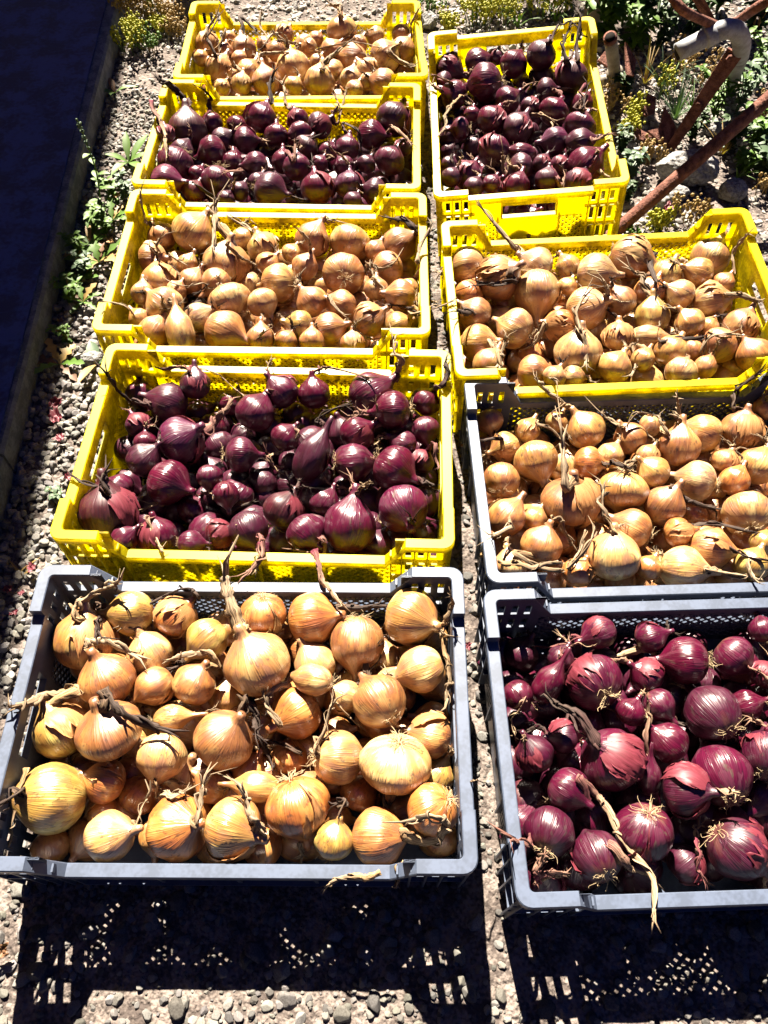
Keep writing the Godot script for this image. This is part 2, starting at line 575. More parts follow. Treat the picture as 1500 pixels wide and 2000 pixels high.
func make_house():
	# low concrete slab with a dark blue sheet on it, in the shade of the house
	var slab := thing("concrete_slab", Vector3(-0.72, 0, -1.7), "low concrete slab edged in grey and topped with dark blue sheets, along the gravel", "slab")
	var o := slab.position
	for cut in [[-5.0, -0.842], [-0.836, 1.6]]:
		var st := begin()
		var a := Vector3(edge_x(cut[0]), 0, cut[0]) - o
		var b := Vector3(edge_x(cut[1]), 0, cut[1]) - o
		var up := Vector3(0, 0.046, 0)
		var cham := Vector3(-0.006, 0.006, 0)
		var inn := Vector3(-1.0, 0, 0)
		var low := Vector3(0, -0.05, 0)
		quad(st, b + low, a + low, a + up, b + up)
		quad(st, b + up, a + up, a + up + cham, b + up + cham)
		quad(st, b + up + cham, a + up + cham, a + up + cham + inn, b + up + cham + inn)
		quad(st, a + low, a + low + inn, a + up + cham + inn, a + up + cham)
		tri(st, a + low, a + up + cham, a + up)
		quad(st, b + low + inn, b + low, b + up + cham, b + up + cham + inn)
		tri(st, b + low, b + up, b + up + cham)
		part("edging", done(st), mat["concrete"], slab)
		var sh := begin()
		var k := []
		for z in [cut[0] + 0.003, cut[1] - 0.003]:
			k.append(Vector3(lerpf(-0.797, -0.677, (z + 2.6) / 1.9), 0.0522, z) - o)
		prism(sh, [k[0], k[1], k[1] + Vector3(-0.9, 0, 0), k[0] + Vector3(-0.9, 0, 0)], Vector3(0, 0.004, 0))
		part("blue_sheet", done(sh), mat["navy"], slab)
	var house := thing("house", Vector3(-2.6, 0, -2.5), "rendered house wall and wide eave that shade the slab", "house")
	var st := begin()
	box(st, Vector3(0, 1.25, 0), Vector3(1.8, 2.6, 9.0))
	part("wall", done(st), mat["render"], house)
	# the eave's edge line on plan
	var e0 := Vector3(-1.055 - 0.071 * 4.6, 2.5, -9.0)
	var e1 := Vector3(-1.055 + 0.071 * 6.4, 2.5, 2.0)
	st = begin()
	prism(st, [e0 - house.position, e1 - house.position, Vector3(-4.2, 2.5, 2.0) - house.position, Vector3(-4.2, 2.5, -9.0) - house.position], Vector3(0, 0.14, 0))
	part("roof", done(st), mat["roof"], house)
	# the tree whose shade falls on the weeds at the back right
	var tree := thing("shade_tree", Vector3(1.5, 0, -6.0), "leafy tree behind the weeds, shading the far right corner", "tree")
	st = begin(true)
	tube(st, smooth_path([Vector3(0, -0.1, 0), Vector3(0.05, 0.8, 0.02), Vector3(-0.05, 1.7, 0.0), Vector3(0.1, 3.4, 0.1)], 4), [0.1, 0.095, 0.09, 0.085, 0.08, 0.078, 0.075, 0.07, 0.065, 0.06, 0.05, 0.04, 0.03], 10)
	for k in 7:
		var a := TAU * k / 7.0 + 0.3
		tube(st, smooth_path([Vector3(0, 1.5 + 0.2 * k, 0), Vector3(cos(a) * 0.5, 2.0 + 0.2 * k, sin(a) * 0.4), Vector3(cos(a) * 1.1, 2.3 + 0.15 * k, sin(a) * 0.7)], 3), [0.04, 0.035, 0.03, 0.026, 0.02, 0.015, 0.01], 6)
	part("trunk", done(st), mat["bark"], tree)
	var leaf := begin(true)
	blade(leaf, Vector3.ZERO, Vector3(1, 0.1, 0), Vector3.UP, 0.11, 0.045, 0.25, "ovate")
	var mm := MultiMesh.new()
	mm.transform_format = MultiMesh.TRANSFORM_3D
	mm.mesh = done(leaf)
	mm.instance_count = 3400
	var clumps := []
	for k in 26:
		clumps.append(Vector3(rng.randf_range(-1.35, 1.3), rng.randf_range(1.9, 3.7), rng.randf_range(-0.75, 0.75)))
	for i in mm.instance_count:
		var c: Vector3 = clumps[i % clumps.size()] + Vector3(rng.randfn(), rng.randfn() * 0.7, rng.randfn()) * 0.17
		mm.set_instance_transform(i, Transform3D(Basis.from_euler(Vector3(rng.randf() * TAU, rng.randf() * TAU, rng.randf() * TAU)) * rng.randf_range(0.7, 1.3), c))
	var crown := MultiMeshInstance3D.new()
	crown.name = "crown"
	crown.multimesh = mm
	crown.material_override = mat["dark_leaf"]
	crown.set_meta("kind", "stuff")
	tree.add_child(crown)


func make_stones():
	for i in 8:
		stones.append(rock(3, Vector3(1.0, rng.randf_range(0.5, 0.78), rng.randf_range(0.62, 0.95)), 0.30, rng.randi_range(9, 15), i * 3.7))


func in_crate(x: float, z: float) -> bool:
	for k in crate_frame:
		var q: Vector3 = crate_frame[k].affine_inverse() * Vector3(x, 0.0, z)
		if absf(q.x) < 0.27 and absf(q.z) < 0.17: return true
	return false


func make_gravel():
	set_crate_frames()
	var where := []
	var tint := []
	for i in 8:
		where.append([])
		tint.append([])
	var z := -3.7
	while z < 0.55:
		var x := -1.0
		while x < 1.75:
			var strip := x < -0.46 and z < -0.25               # dense pale pebbles along the slab
			var front := z > -0.42                              # soil shows between the stones
			var back := z < -2.1 or (x > 0.5 and z < -1.2)
			var step := 0.0102 if strip else (0.0110 if front else 0.0125)
			var px := x + rng.randf_range(-1.3, 1.3) * step
			var pz := z + rng.randf_range(-1.3, 1.3) * step
			x += step
			if px < edge_x(pz) + 0.004 or in_crate(px, pz): continue
			var patch := noise.get_noise_2d(px * 3.0 + 40.0, pz * 3.0)
			var chance := 0.95
			if front: chance = clampf(0.66 + 1.3 * patch, 0.25, 0.95)
			elif back: chance = clampf(0.62 + 0.9 * patch, 0.2, 0.95)
			elif not strip: chance = 0.55
			if rng.randf() > chance: continue
			var s := (0.0040 + 0.0046 * pow(rng.randf(), 1.6)) if strip else (0.0038 + 0.0085 * pow(rng.randf(), 2.6))
			if strip and z > -1.3: s *= 1.15 + 0.3 * rng.randf()
			if front: s = 0.0022 + 0.0078 * pow(rng.randf(), 2.4) if rng.randf() > 0.03 else rng.randf_range(0.010, 0.016)
			if back: s *= 1.05
			var k := rng.randi_range(0, 7)
			var b := Basis.from_euler(Vector3(rng.randf_range(-0.6, 0.6), rng.randf() * TAU, rng.randf_range(-0.6, 0.6)))
			var y := ground_height(px, pz) + s * (rng.randf_range(-0.1, 0.35) if not strip else rng.randf_range(0.1, 0.9))
			where[k].append(Transform3D(b * s, Vector3(px, y, pz)))
			var g := rng.randf_range(0.06, 0.175)
			if strip or back: g = rng.randf_range(0.11, 0.28) if not back else rng.randf_range(0.16, 0.38)
			tint[k].append(Color(g, g * rng.randf_range(0.92, 0.98), g * rng.randf_range(0.82, 0.95)))
		z += 0.0105
	for k in 8:
		var mm := MultiMesh.new()
		mm.transform_format = MultiMesh.TRANSFORM_3D
		mm.use_colors = true
		mm.mesh = stones[k]
		mm.instance_count = where[k].size()
		for i in where[k].size():
			mm.set_instance_transform(i, where[k][i])
			mm.set_instance_color(i, tint[k][i])
		var o := MultiMeshInstance3D.new()
		o.name = numbered("gravel")
		o.multimesh = mm
		o.material_override = mat["pebble"]
		add_child(o)
		tag(o, "pale gravel of mixed stones scattered over the soil", "gravel", "gravel", "stuff")


# ---------------------------------------------------------------- crates
func set_crate_frames():
	crate_frame["A"] = Transform3D(Basis.from_euler(Vector3(0.0226, -0.0125, -0.0066)), Vector3(-0.1921, 0.0062, -0.3436))
	crate_frame["B"] = Transform3D(Basis.from_euler(Vector3(-0.0033, -0.0378, -0.0011)), Vector3(-0.1892, -0.0024, -0.7818))
	crate_frame["C"] = Transform3D(Basis.from_euler(Vector3(0.0059, -0.0160, -0.0128)), Vector3(-0.2137, 0.0009, -1.2135))
	crate_frame["D"] = Transform3D(Basis.from_euler(Vector3(-0.0005, -0.0306, -0.0069)), Vector3(-0.2137, -0.0053, -1.6361))
	crate_frame["E"] = Transform3D(Basis.from_euler(Vector3(-0.0360, 0.0192, -0.0121)), Vector3(-0.1925, -0.0109, -2.0429))
	crate_frame["F"] = Transform3D(Basis.from_euler(Vector3(0.0136, 0.0247, -0.0047)), Vector3(0.4405, 0.0047, -0.3095))
	crate_frame["G"] = Transform3D(Basis.from_euler(Vector3(-0.0163, 0.0238, 0.0003)), Vector3(0.4425, -0.0115, -0.7223))
	crate_frame["H"] = Transform3D(Basis.from_euler(Vector3(0.0248, 0.0210, 0.0285)), Vector3(0.4234, 0.0079, -1.1200))
	crate_frame["I"] = Transform3D(Basis.from_euler(Vector3(0.0584, -0.0134, 0.0955)) * Basis(Vector3.UP, PI / 2), Vector3(0.3269, 0.0118, -1.7302))


func rim_mesh() -> ArrayMesh:
	var stations := []   # [outer, inner, height]
	var ro := 0.018
	var ri := 0.006
	var corner := [Vector2(1, 1), Vector2(-1, 1), Vector2(-1, -1), Vector2(1, -1)]
	for q in 4:
		var s: Vector2 = corner[q]
		var arc := []
		for k in 6:
			var a := PI * 0.5 * k / 5.0
			var d := Vector2(cos(a), sin(a)) if q % 2 == 0 else Vector2(sin(a), cos(a))
			d = Vector2(d.x * s.x, d.y * s.y)
			arc.append([Vector2(s.x * (0.3 - ro), s.y * (0.2 - ro)) + d * ro, Vector2(s.x * (0.283 - ri), s.y * (0.183 - ri)) + d * ri, TALL])
		# before the arc: along the side that leads here, after it: along the next one
		var long_first := q % 2 == 1
		var on_short := [[Vector2(s.x * 0.3, s.y * 0.128), Vector2(s.x * 0.283, s.y * 0.128), SHORT], [Vector2(s.x * 0.3, s.y * 0.1281), Vector2(s.x * 0.283, s.y * 0.1281), TALL]]
		var on_long := [[Vector2(s.x * 0.228, s.y * 0.2), Vector2(s.x * 0.228, s.y * 0.183), TALL], [Vector2(s.x * 0.197, s.y * 0.2), Vector2(s.x * 0.197, s.y * 0.183), LOW]]
		if long_first:
			on_long.reverse(); on_short.reverse()
			stations.append_array(on_long); stations.append_array(arc); stations.append_array(on_short)
		else:
			stations.append_array(on_short); stations.append_array(arc); stations.append_array(on_long)
	var st := begin()
	var rings := []
	for s in stations:
		var o: Vector2 = s[0]
		var i: Vector2 = s[1]
		var n := (o - i).normalized()
		var h: float = s[2]
		var ring := []
		for c in [[i, 0.0012, h - 0.0], [o, 0.0014, h], [o, 0.0, h - 0.0014], [o, 0.0, h - 0.013], [o, 0.0025, h - 0.013], [o, 0.0025, h - 0.0045], [i, 0.0, h - 0.0045], [i, 0.0, h - 0.0012]]:
			var pt: Vector2 = c[0] + (n * c[1] if c[0] == i and c[1] == 0.0012 else -n * c[1])
			ring.append(Vector3(pt.x, c[2], pt.y))
		rings.append(ring)
	for a in rings.size():
		var b := (a + 1) % rings.size()
		for k in 8:
			var l := (k + 1) % 8
			quad(st, rings[a][k], rings[a][l], rings[b][l], rings[b][k])
	return done(st)


func long_side_mesh(s: float) -> ArrayMesh:
	var st := begin()
	var o := Vector3(0, 0, s * 0.1835)
	var n := Vector3(0, 0, s * 0.003)
	var u := Vector3.RIGHT
	var v := Vector3.UP
	for e in [-1.0, 1.0]:
		var cols := [0.2855, 0.275, 0.266, 0.256, 0.247, 0.237, 0.228, 0.2125]
		var us := []
		for c in cols: us.append(e * c)
		if e > 0: us.reverse()
		var hole_cols := [1, 3, 5] if e < 0 else [1, 3, 5]
		var holes := []
		for c in hole_cols:
			for r in [1, 3, 5]: holes.append([c, r])
		holed(st, o, u, v, n, us, [0.004, 0.024, 0.054, 0.074, 0.104, 0.120, 0.148, 0.168], holes)
		prism(st, [o + u * e * 0.2125 + v * 0.168, o + u * e * 0.228 + v * 0.168, o + u * e * 0.228 + v * 0.1675, o + u * e * 0.2125 + v * 0.1425], n * 0.9)
		prism(st, [o + u * e * 0.2125 + v * 0.107, o + u * e * 0.2125 + v * 0.144, o + u * e * 0.197 + v * 0.117, o + u * e * 0.196 + v * 0.107], n * 0.9)
		# outer ribs of the corner, upright and level
		for c in [0.2905, 0.2615, 0.2420, 0.2225, 0.2060]:
			box(st, o + u * e * c + v * (0.082 if c > 0.21 else 0.072) + n * 2.6, Vector3(0.0024, 0.156 if c > 0.21 else 0.135, 0.0095))
		for y in [0.064, 0.112]:
			box(st, o + u * e * 0.248 + v * y + n * 2.5, Vector3(0.084, 0.0026, 0.0090))
	# band under the rim, foot band and the diamond lattice between them
	holed(st, o, u, v, n, [-0.196, 0.196], [0.103, 0.117], [])
	holed(st, o, u, v, n, [-0.2125, 0.2125], [0.002, 0.020], [])
	for e in [[-0.2125, -0.104], [-0.100, -0.002], [0.002, 0.100], [0.104, 0.2125]]:
		lattice(st, o, u, v, n, e[0], e[1], 0.019, 0.104, 0.0158, 0.0042)
	for c in [-0.102, 0.0, 0.102]:
		box(st, o + u * c + v * 0.060 + n * 1.6, Vector3(0.0046, 0.112, 0.0098))
	box(st, o + v * 0.0105 + n * 2.6, Vector3(0.42, 0.003, 0.0100))
	return done(st)


func short_side_mesh(s: float) -> ArrayMesh:
	var st := begin()
	var o := Vector3(s * 0.2838, 0, 0)
	var n := Vector3(s * 0.003, 0, 0)
	var u := Vector3(0, 0, 1)
	var v := Vector3.UP
	for e in [-1.0, 1.0]:
		var cols := [0.1830, 0.175, 0.166, 0.156, 0.147, 0.137, 0.128, 0.114]
		var us := []
		for c in cols: us.append(e * c)
		if e > 0: us.reverse()
		var holes := []
		for c in [1, 3, 5]:
			for r in [1, 3, 5]: holes.append([c, r])
		holed(st, o, u, v, n, us, [0.004, 0.024, 0.054, 0.074, 0.104, 0.120, 0.142, 0.153], holes)
		holed(st, o, u, v, n, [e * 0.183, e * 0.129] if e < 0 else [0.129, 0.183], [0.153, 0.168], [])
		for c in [0.1905, 0.1615, 0.1420, 0.1225]:
			box(st, o + u * e * c + v * 0.078 + n * 2.6, Vector3(0.0095, 0.148, 0.0024))
		for y in [0.064, 0.112]:
			box(st, o + u * e * 0.154 + v * y + n * 2.5, Vector3(0.0090, 0.0026, 0.078))
		lattice(st, o, u, v, n, minf(e * 0.062, e * 0.115), maxf(e * 0.062, e * 0.115), 0.019, 0.088, 0.0148, 0.0040)
	# plain middle with the hand hole
	holed(st, o, u, v, n, [-0.114, -0.056, 0.056, 0.114], [0.087, 0.099, 0.129, 0.153], [[1, 1]])
	holed(st, o, u, v, n, [-0.062, 0.062], [0.019, 0.087], [])
	holed(st, o, u, v, n, [-0.114, 0.114], [0.002, 0.019], [])
	# lip round the hand hole and the frame of the plain field
	box(st, o + v * 0.0975 + n * 2.2, Vector3(0.0080, 0.003, 0.118))
	box(st, o + v * 0.1305 + n * 2.2, Vector3(0.0080, 0.003, 0.118))
	for e in [-1.0, 1.0]:
		box(st, o + u * e * 0.0575 + v * 0.114 + n * 2.2, Vector3(0.0080, 0.030, 0.003))
		box(st, o + u * e * 0.0650 + v * 0.052 + n * 1.7, Vector3(0.0060, 0.088, 0.003))
	return done(st)


func floor_mesh() -> ArrayMesh:
	var st := begin()
	holed(st, Vector3(0, 0.0015, 0), Vector3.RIGHT, Vector3(0, 0, 1), Vector3(0, 0.003, 0), [-0.2835, 0.2835], [-0.1835, 0.1835], [])
	return done(st)


func make_crates():
	var rim := rim_mesh()
	var longs := [long_side_mesh(-1.0), long_side_mesh(1.0)]
	var shorts := [short_side_mesh(-1.0), short_side_mesh(1.0)]
	var bottom := floor_mesh()
	for k in crate_frame:
		var grey: bool = k in ["A", "F", "G"]
		var m: Material = mat["grey_plastic" if grey else "yellow_plastic"]
		var where: String = {"A": "nearest of the left column, full of yellow onions", "B": "second of the left column, full of red onions", "C": "third of the left column, full of yellow onions", "D": "fourth of the left column, full of red onions", "E": "farthest of the left column, full of yellow onions",
			"F": "nearest of the right column, full of red onions", "G": "second of the right column, full of yellow onions", "H": "third of the right column, full of yellow onions", "I": "farthest of the right column, turned end on, full of red onions"}[k]
		var o := thing("grey_crate" if grey else "yellow_crate", Vector3.ZERO, ("grey" if grey else "yellow") + " plastic crate, " + where, "crate", "plastic crates of onions")
		o.transform = crate_frame[k]
		part("rim", rim, m, o)
		for j in 2: part("long_side", longs[j], m, o)
		for j in 2: part("short_side", shorts[j], m, o)
		part("crate_floor", bottom, m, o)


# ---------------------------------------------------------------- onions
func bulb_mesh(tall: float, neck: float, key: float) -> ArrayMesh:   # radius 1, axis +y, root plate below
	var rings := 20
	var segs := 30
	var prof := []
	for i in rings:
		var t := float(i) / (rings - 1)
		var a := PI * 0.952 * t
		var shoulder := smoothstep(0.70, 1.0, t)
		var r := sin(a) * (1.0 - 0.12 * shoulder)
		var y := -cos(a) * tall + shoulder * shoulder * shoulder * neck * 0.30
		if t < 0.12: y += (0.12 - t) * 0.5 * tall
		prof.append(Vector2(r, y))
	var top: Vector2 = prof[-1]
	prof[-1] = Vector2(maxf(top.x, 0.2), top.y)
	prof.append(Vector2(0.165, top.y + neck * 0.30))
	prof.append(Vector2(0.135, top.y + neck * 0.62))
	prof.append(Vector2(0.02, top.y + neck * 0.66))
	var st := begin(true)
	var p := []
	for i in prof.size():
		var row := []
		for j in segs + 1:
			var a := TAU * (j % segs) / segs
			var d := Vector3(cos(a), prof[i].y, sin(a))
			var lump := 1.0 + 0.055 * noise.get_noise_3d(d.x * 0.8 + key, d.y * 0.8, d.z * 0.8) * 1.6 + 0.010 * sin(a * 9.0 + key) * sin(PI * float(i) / prof.size())
			row.append(Vector3(d.x * prof[i].x * lump, prof[i].y, d.z * prof[i].x * lump))
		p.append(row)
	for i in prof.size() - 1:
		for j in segs:
			for c in [[i, j], [i + 1, j], [i + 1, j + 1], [i, j], [i + 1, j + 1], [i, j + 1]]:
				st.set_uv(Vector2(float(c[1]) / segs, float(c[0]) / (prof.size() - 1)))
				st.add_vertex(p[c[0]][c[1]])
	st.generate_normals()
	st.generate_tangents()
	return st.commit()


func make_bulbs():
	bulbs["globe"] = [bulb_mesh(0.90, 0.55, 1.0), bulb_mesh(0.86, 0.45, 9.0), bulb_mesh(0.96, 0.65, 17.0), bulb_mesh(0.82, 0.5, 25.0)]
	bulbs["flat"] = [bulb_mesh(0.74, 0.42, 33.0), bulb_mesh(0.70, 0.5, 41.0)]
	bulbs["long"] = [bulb_mesh(1.35, 1.1, 49.0), bulb_mesh(1.25, 1.4, 57.0)]
	for k in 3:
		var st := begin(true)
		for i in 26:
			var a := rng.randf() * TAU
			var out := Vector3(cos(a), 0, sin(a))
			var long := rng.randf_range(0.16, 0.52) * (1.9 if i < 4 else 1.0)
			var p0 := out * rng.randf_range(0.02, 0.10)
			var p1 := p0 + Vector3(0, -0.12, 0) + out * long * 0.35
			var p2 := p1 + out * long * 0.5 + Vector3(rng.randf_range(-0.2, 0.2), rng.randf_range(-0.18, 0.10), rng.randf_range(-0.2, 0.2)) * long * 1.6
			var p3 := p2 + Vector3(rng.randf_range(-0.3, 0.3), rng.randf_range(-0.3, 0.1), rng.randf_range(-0.3, 0.3)) * long
			var path := smooth_path([p0, p1, p2, p3], 3)
			var rad := []
			for q in path.size(): rad.append(lerpf(0.0115, 0.005, float(q) / path.size()))
			tube(st, path, rad, 4, [], 1.0, 0.0, false)
		root_tufts.append(done(st))
	for k in 6:
		var st := begin(true)
		var wide := rng.randf_range(1.0, 2.6)
		var p := []
		for i in 21:
			var row := []
			var f := i / 20.0
			var tongue := noise.get_noise_2d(f * wide * 2.2 + k * 9.0, 1.0) + 0.5 * noise.get_noise_2d(f * wide * 7.0, k * 5.0)
			var low := lerpf(0.75, -0.35 + 1.25 * tongue, pow(sin(PI * clampf(f, 0.02, 0.98)), 0.55))
			for j in 11:
				var g := j / 10.0
				var a := wide * (f - 0.5) + 0.05 * noise.get_noise_2d(g * 4.0, f * 4.0 + k * 7.0)
				var y := lerpf(minf(low, 0.8), 0.93, g)
				var edge := pow(maxf(absf(f - 0.5) * 2.0, 1.0 - g), 4.0)
				var r := sqrt(maxf(0.05, 1.0 - y * y)) * (1.012 + 0.03 * absf(noise.get_noise_2d(f * 6.0 + k, g * 5.0)) + edge * (0.05 + 0.22 * maxf(0.0, noise.get_noise_2d(f * 3.0 + k * 5.0, g * 3.0 + 20.0))))
				row.append(Vector3(cos(a) * r, y * 0.9, sin(a) * r))
			p.append(row)
		for i in 20:
			for j in 10:
				for c in [[i, j], [i, j + 1], [i + 1, j + 1], [i, j], [i + 1, j + 1], [i + 1, j]]:
					st.set_uv(Vector2(c[0] / 20.0 * wide * 0.5, c[1] / 20.0))
					st.add_vertex(p[c[0]][c[1]])
		peels[k] = done(st)


func stalk_mesh(strands: Array, thick: float, dark: bool, red: bool, stout := false) -> ArrayMesh:
	var st := begin(true)
	var n := 0
	for pts in strands:
		var jag := [pts[0]]
		for i in range(1, pts.size()):
			var a: Vector3 = pts[i - 1]
			var b: Vector3 = pts[i]
			var l := a.distance_to(b)
			jag.append(a.lerp(b, 0.5) + Vector3(rng.randfn(), rng.randfn(), rng.randfn()) * l * (0.03 if stout else 0.085))
			jag.append(b)
		var path := smooth_path(jag, 4)
		var base := thick * (1.0 if n == 0 else 0.62)
		var rad := []
		var col := []
		var from := Color(0.418, 0.266, 0.122).lerp(Color(0.288, 0.158, 0.072), rng.randf())
		var to := Color(0.396, 0.302, 0.202).lerp(Color(0.245, 0.173, 0.108), rng.randf())
		if red:
			from = Color(0.158, 0.029, 0.050)
			to = Color(0.418, 0.302, 0.187).lerp(Color(0.187, 0.072, 0.065), pow(rng.randf(), 1.5))
		if dark:
			from = from.lerp(Color(0.075, 0.045, 0.035), 0.75)
			to = Color(0.06, 0.042, 0.035)
		for i in path.size():
			var t := float(i) / (path.size() - 1)
			rad.append(base * lerpf(1.0, 0.45, pow(t, 0.6)) * (1.0 + 0.55 * noise.get_noise_1d(i * 1.1 + n * 30.0 + base * 900.0)) * (1.0 if t < 0.97 else 0.55))
			col.append(from.lerp(to, clampf(t * 1.5 + 0.4 * noise.get_noise_1d(i * 0.9 + n * 11.0), 0, 1)))
		tube(st, path, rad, 14, col, 0.62 if stout else 0.36, 0.7 if stout else 1.0)
		# a narrower ribbon of dead leaf twisted along it
		if path.size() > 6 and not stout:
			var shred := []
			var thin := []
			for i in range(int(path.size() * 0.25), path.size()):
				shred.append(path[i] + Vector3(sin(i * 0.9 + n), cos(i * 1.1), cos(i * 0.8 + n)) * base * 0.75)
				thin.append(rad[i] * 0.5)
			tube(st, shred, thin, 7, col.slice(col.size() - shred.size()), 0.3, 1.0)
		# torn fibres at the tip
		var tip: Vector3 = path[-1]
		var dir: Vector3 = (path[-1] - path[maxi(path.size() - 4, 0)]).normalized()
		for k in 4:
			var side := Vector3(rng.randfn(), rng.randfn(), rng.randfn()) * 0.55
			var l := base * rng.randf_range(1.2, 3.6)
			tube(st, [tip - dir * base, tip + (dir + side * 0.5) * l * 0.5, tip + (dir + side) * l], [base * 0.34, base * 0.22, base * 0.06], 5, [to, to, to * 0.8], 0.45, 0.6)
		n += 1
	return done(st)


func on(kind: String, crate: String, at: Vector3, r: float, axis: Vector3, look: String, label: String, strands := []):
	var named: String = {"A": "nearest left crate", "B": "second left crate", "C": "third left crate", "D": "fourth left crate", "E": "farthest left crate", "F": "nearest right crate", "G": "second right crate", "H": "third right crate", "I": "farthest right crate"}[crate]
	var group := "%s onions in the %s" % [kind, named]
	if "F" in look:
		label += ", " + named
		group += ", beneath the top layer"
	elif label == "end":
		label = "%s onion at the far right end of the %s" % [kind, named]
		group += ", at the right end"
	else:
		label += ", " + named
	var c: Vector3 = crate_frame[crate] * at
	var o := thing(kind + "_onion", c - Vector3(0, r * 0.9, 0), label, "onion", group)
	var mid := Vector3(0, r * 0.9, 0)
	var red := kind == "red"
	var shape := "long" if "e" in look else ("flat" if "f" in look else "globe")
	var wide := 0.80 if "e" in look else 1.0
	var y := axis.normalized()
	var x := y.cross(Vector3(rng.randfn(), rng.randfn(), rng.randfn())).normalized()
	var b := Basis(x, y, x.cross(y))
	var tone: String = str(rng.randi_range(0, 11))
	for q in [["d", "sooty"], ["g", "green"], ["p", "pale"], ["s", "silver"], ["o", "orange"]]:
		if q[0] in look: tone = q[1]
	if "d" in look and red and rng.randf() < 0.6: tone = str(rng.randi_range(0, 11))
	var size := Basis.from_scale(Vector3(r * wide * rng.randf_range(0.95, 1.04), r * (0.92 if "e" in look else 1.03), r * wide))
	part("bulb", bulbs[shape][rng.randi_range(0, bulbs[shape].size() - 1)], mat[kind + "_" + tone], o, Transform3D(b * size, mid))
	var reach := 1.35 if "e" in look else 0.98
	if "f" in look: reach = 0.84
	var root_part := "R" in look or rng.randf() < 0.12
	if root_part:
		var low := 1.22 if "e" in look else (0.68 if "f" in look else 0.84)
		part("roots", root_tufts[rng.randi_range(0, 2)], mat["root"], o, Transform3D(b * Basis.from_scale(Vector3.ONE * r), mid - y * r * low))
	if "P" in look or rng.randf() < 0.34:
		var pm := "peel_red" if red else ("peel_pale" if rng.randf() < 0.25 else "peel_yellow")
		if "P" in look and rng.randf() < 0.6: part("peeling_skin", peels[rng.randi_range(0, 5)], mat[pm], o, Transform3D(b * Basis(Vector3.UP, rng.randf() * TAU) * size * 1.03, mid))
		part("peeling_skin", peels[rng.randi_range(0, 5)], mat[pm], o, Transform3D(b * Basis(Vector3.UP, rng.randf() * TAU) * size * 1.01, mid))
	var thick := clampf(r * 0.21, 0.0036, 0.0105)
	if strands.is_empty():
		if "F" in look: return
		strands = []
		for k in rng.randi_range(1, 3):
			var l := r * rng.randf_range(0.35, 1.5)
			var bend := (x * rng.randfn() + x.cross(y) * rng.randfn() + Vector3(0, -0.35, 0)) * l * 0.55
			strands.append([y * r * reach, y * (r * reach + l * 0.45) + bend * 0.35, y * (r * reach + l * 0.7) + bend])
		thick *= 0.85
	else:
		for s in strands: s.push_front(y * r * reach)
	if "T" in look: thick *= 1.35
	var shown: String = "dry_stalk"
	part(shown, stalk_mesh(strands, thick, not "T" in look and ("d" in look or rng.randf() < (0.16 if red else 0.10)), red, "T" in look), mat["dry"], o, Transform3D(Basis(), mid))


func bottom_layer(k: String):   # what lies under the onions that show: one mass per crate
	var red: bool = k in ["B", "D", "F", "I"]
	var places := []
	var x := -0.255
	var odd := 0
	while x < 0.27:
		var z := -0.158 + 0.028 * (odd % 2)
		while z < 0.165:
			places.append(Transform3D(Basis.from_euler(Vector3(rng.randf() * TAU, rng.randf() * TAU, rng.randf() * TAU)) * rng.randf_range(0.025, 0.030), Vector3(x + rng.randf_range(-0.005, 0.005), rng.randf_range(0.033, 0.040), z + rng.randf_range(-0.004, 0.004))))
			z += 0.054
		x += 0.047
		odd += 1
	var mm := MultiMesh.new()
	mm.transform_format = MultiMesh.TRANSFORM_3D
	mm.mesh = bulbs["globe"][0]
	mm.instance_count = places.size()
	for i in places.size(): mm.set_instance_transform(i, places[i])
	var o := MultiMeshInstance3D.new()
	o.name = numbered("buried_red_onions" if red else "buried_yellow_onions")
	o.multimesh = mm
	o.material_override = mat["red_4" if red else "yellow_4"]
	o.transform = crate_frame[k]
	add_child(o)
	tag(o, "%s onions buried at the bottom of a %s crate" % ["red" if red else "yellow", "grey" if k in ["A", "F", "G"] else "yellow"], "onions", "buried onions", "stuff")


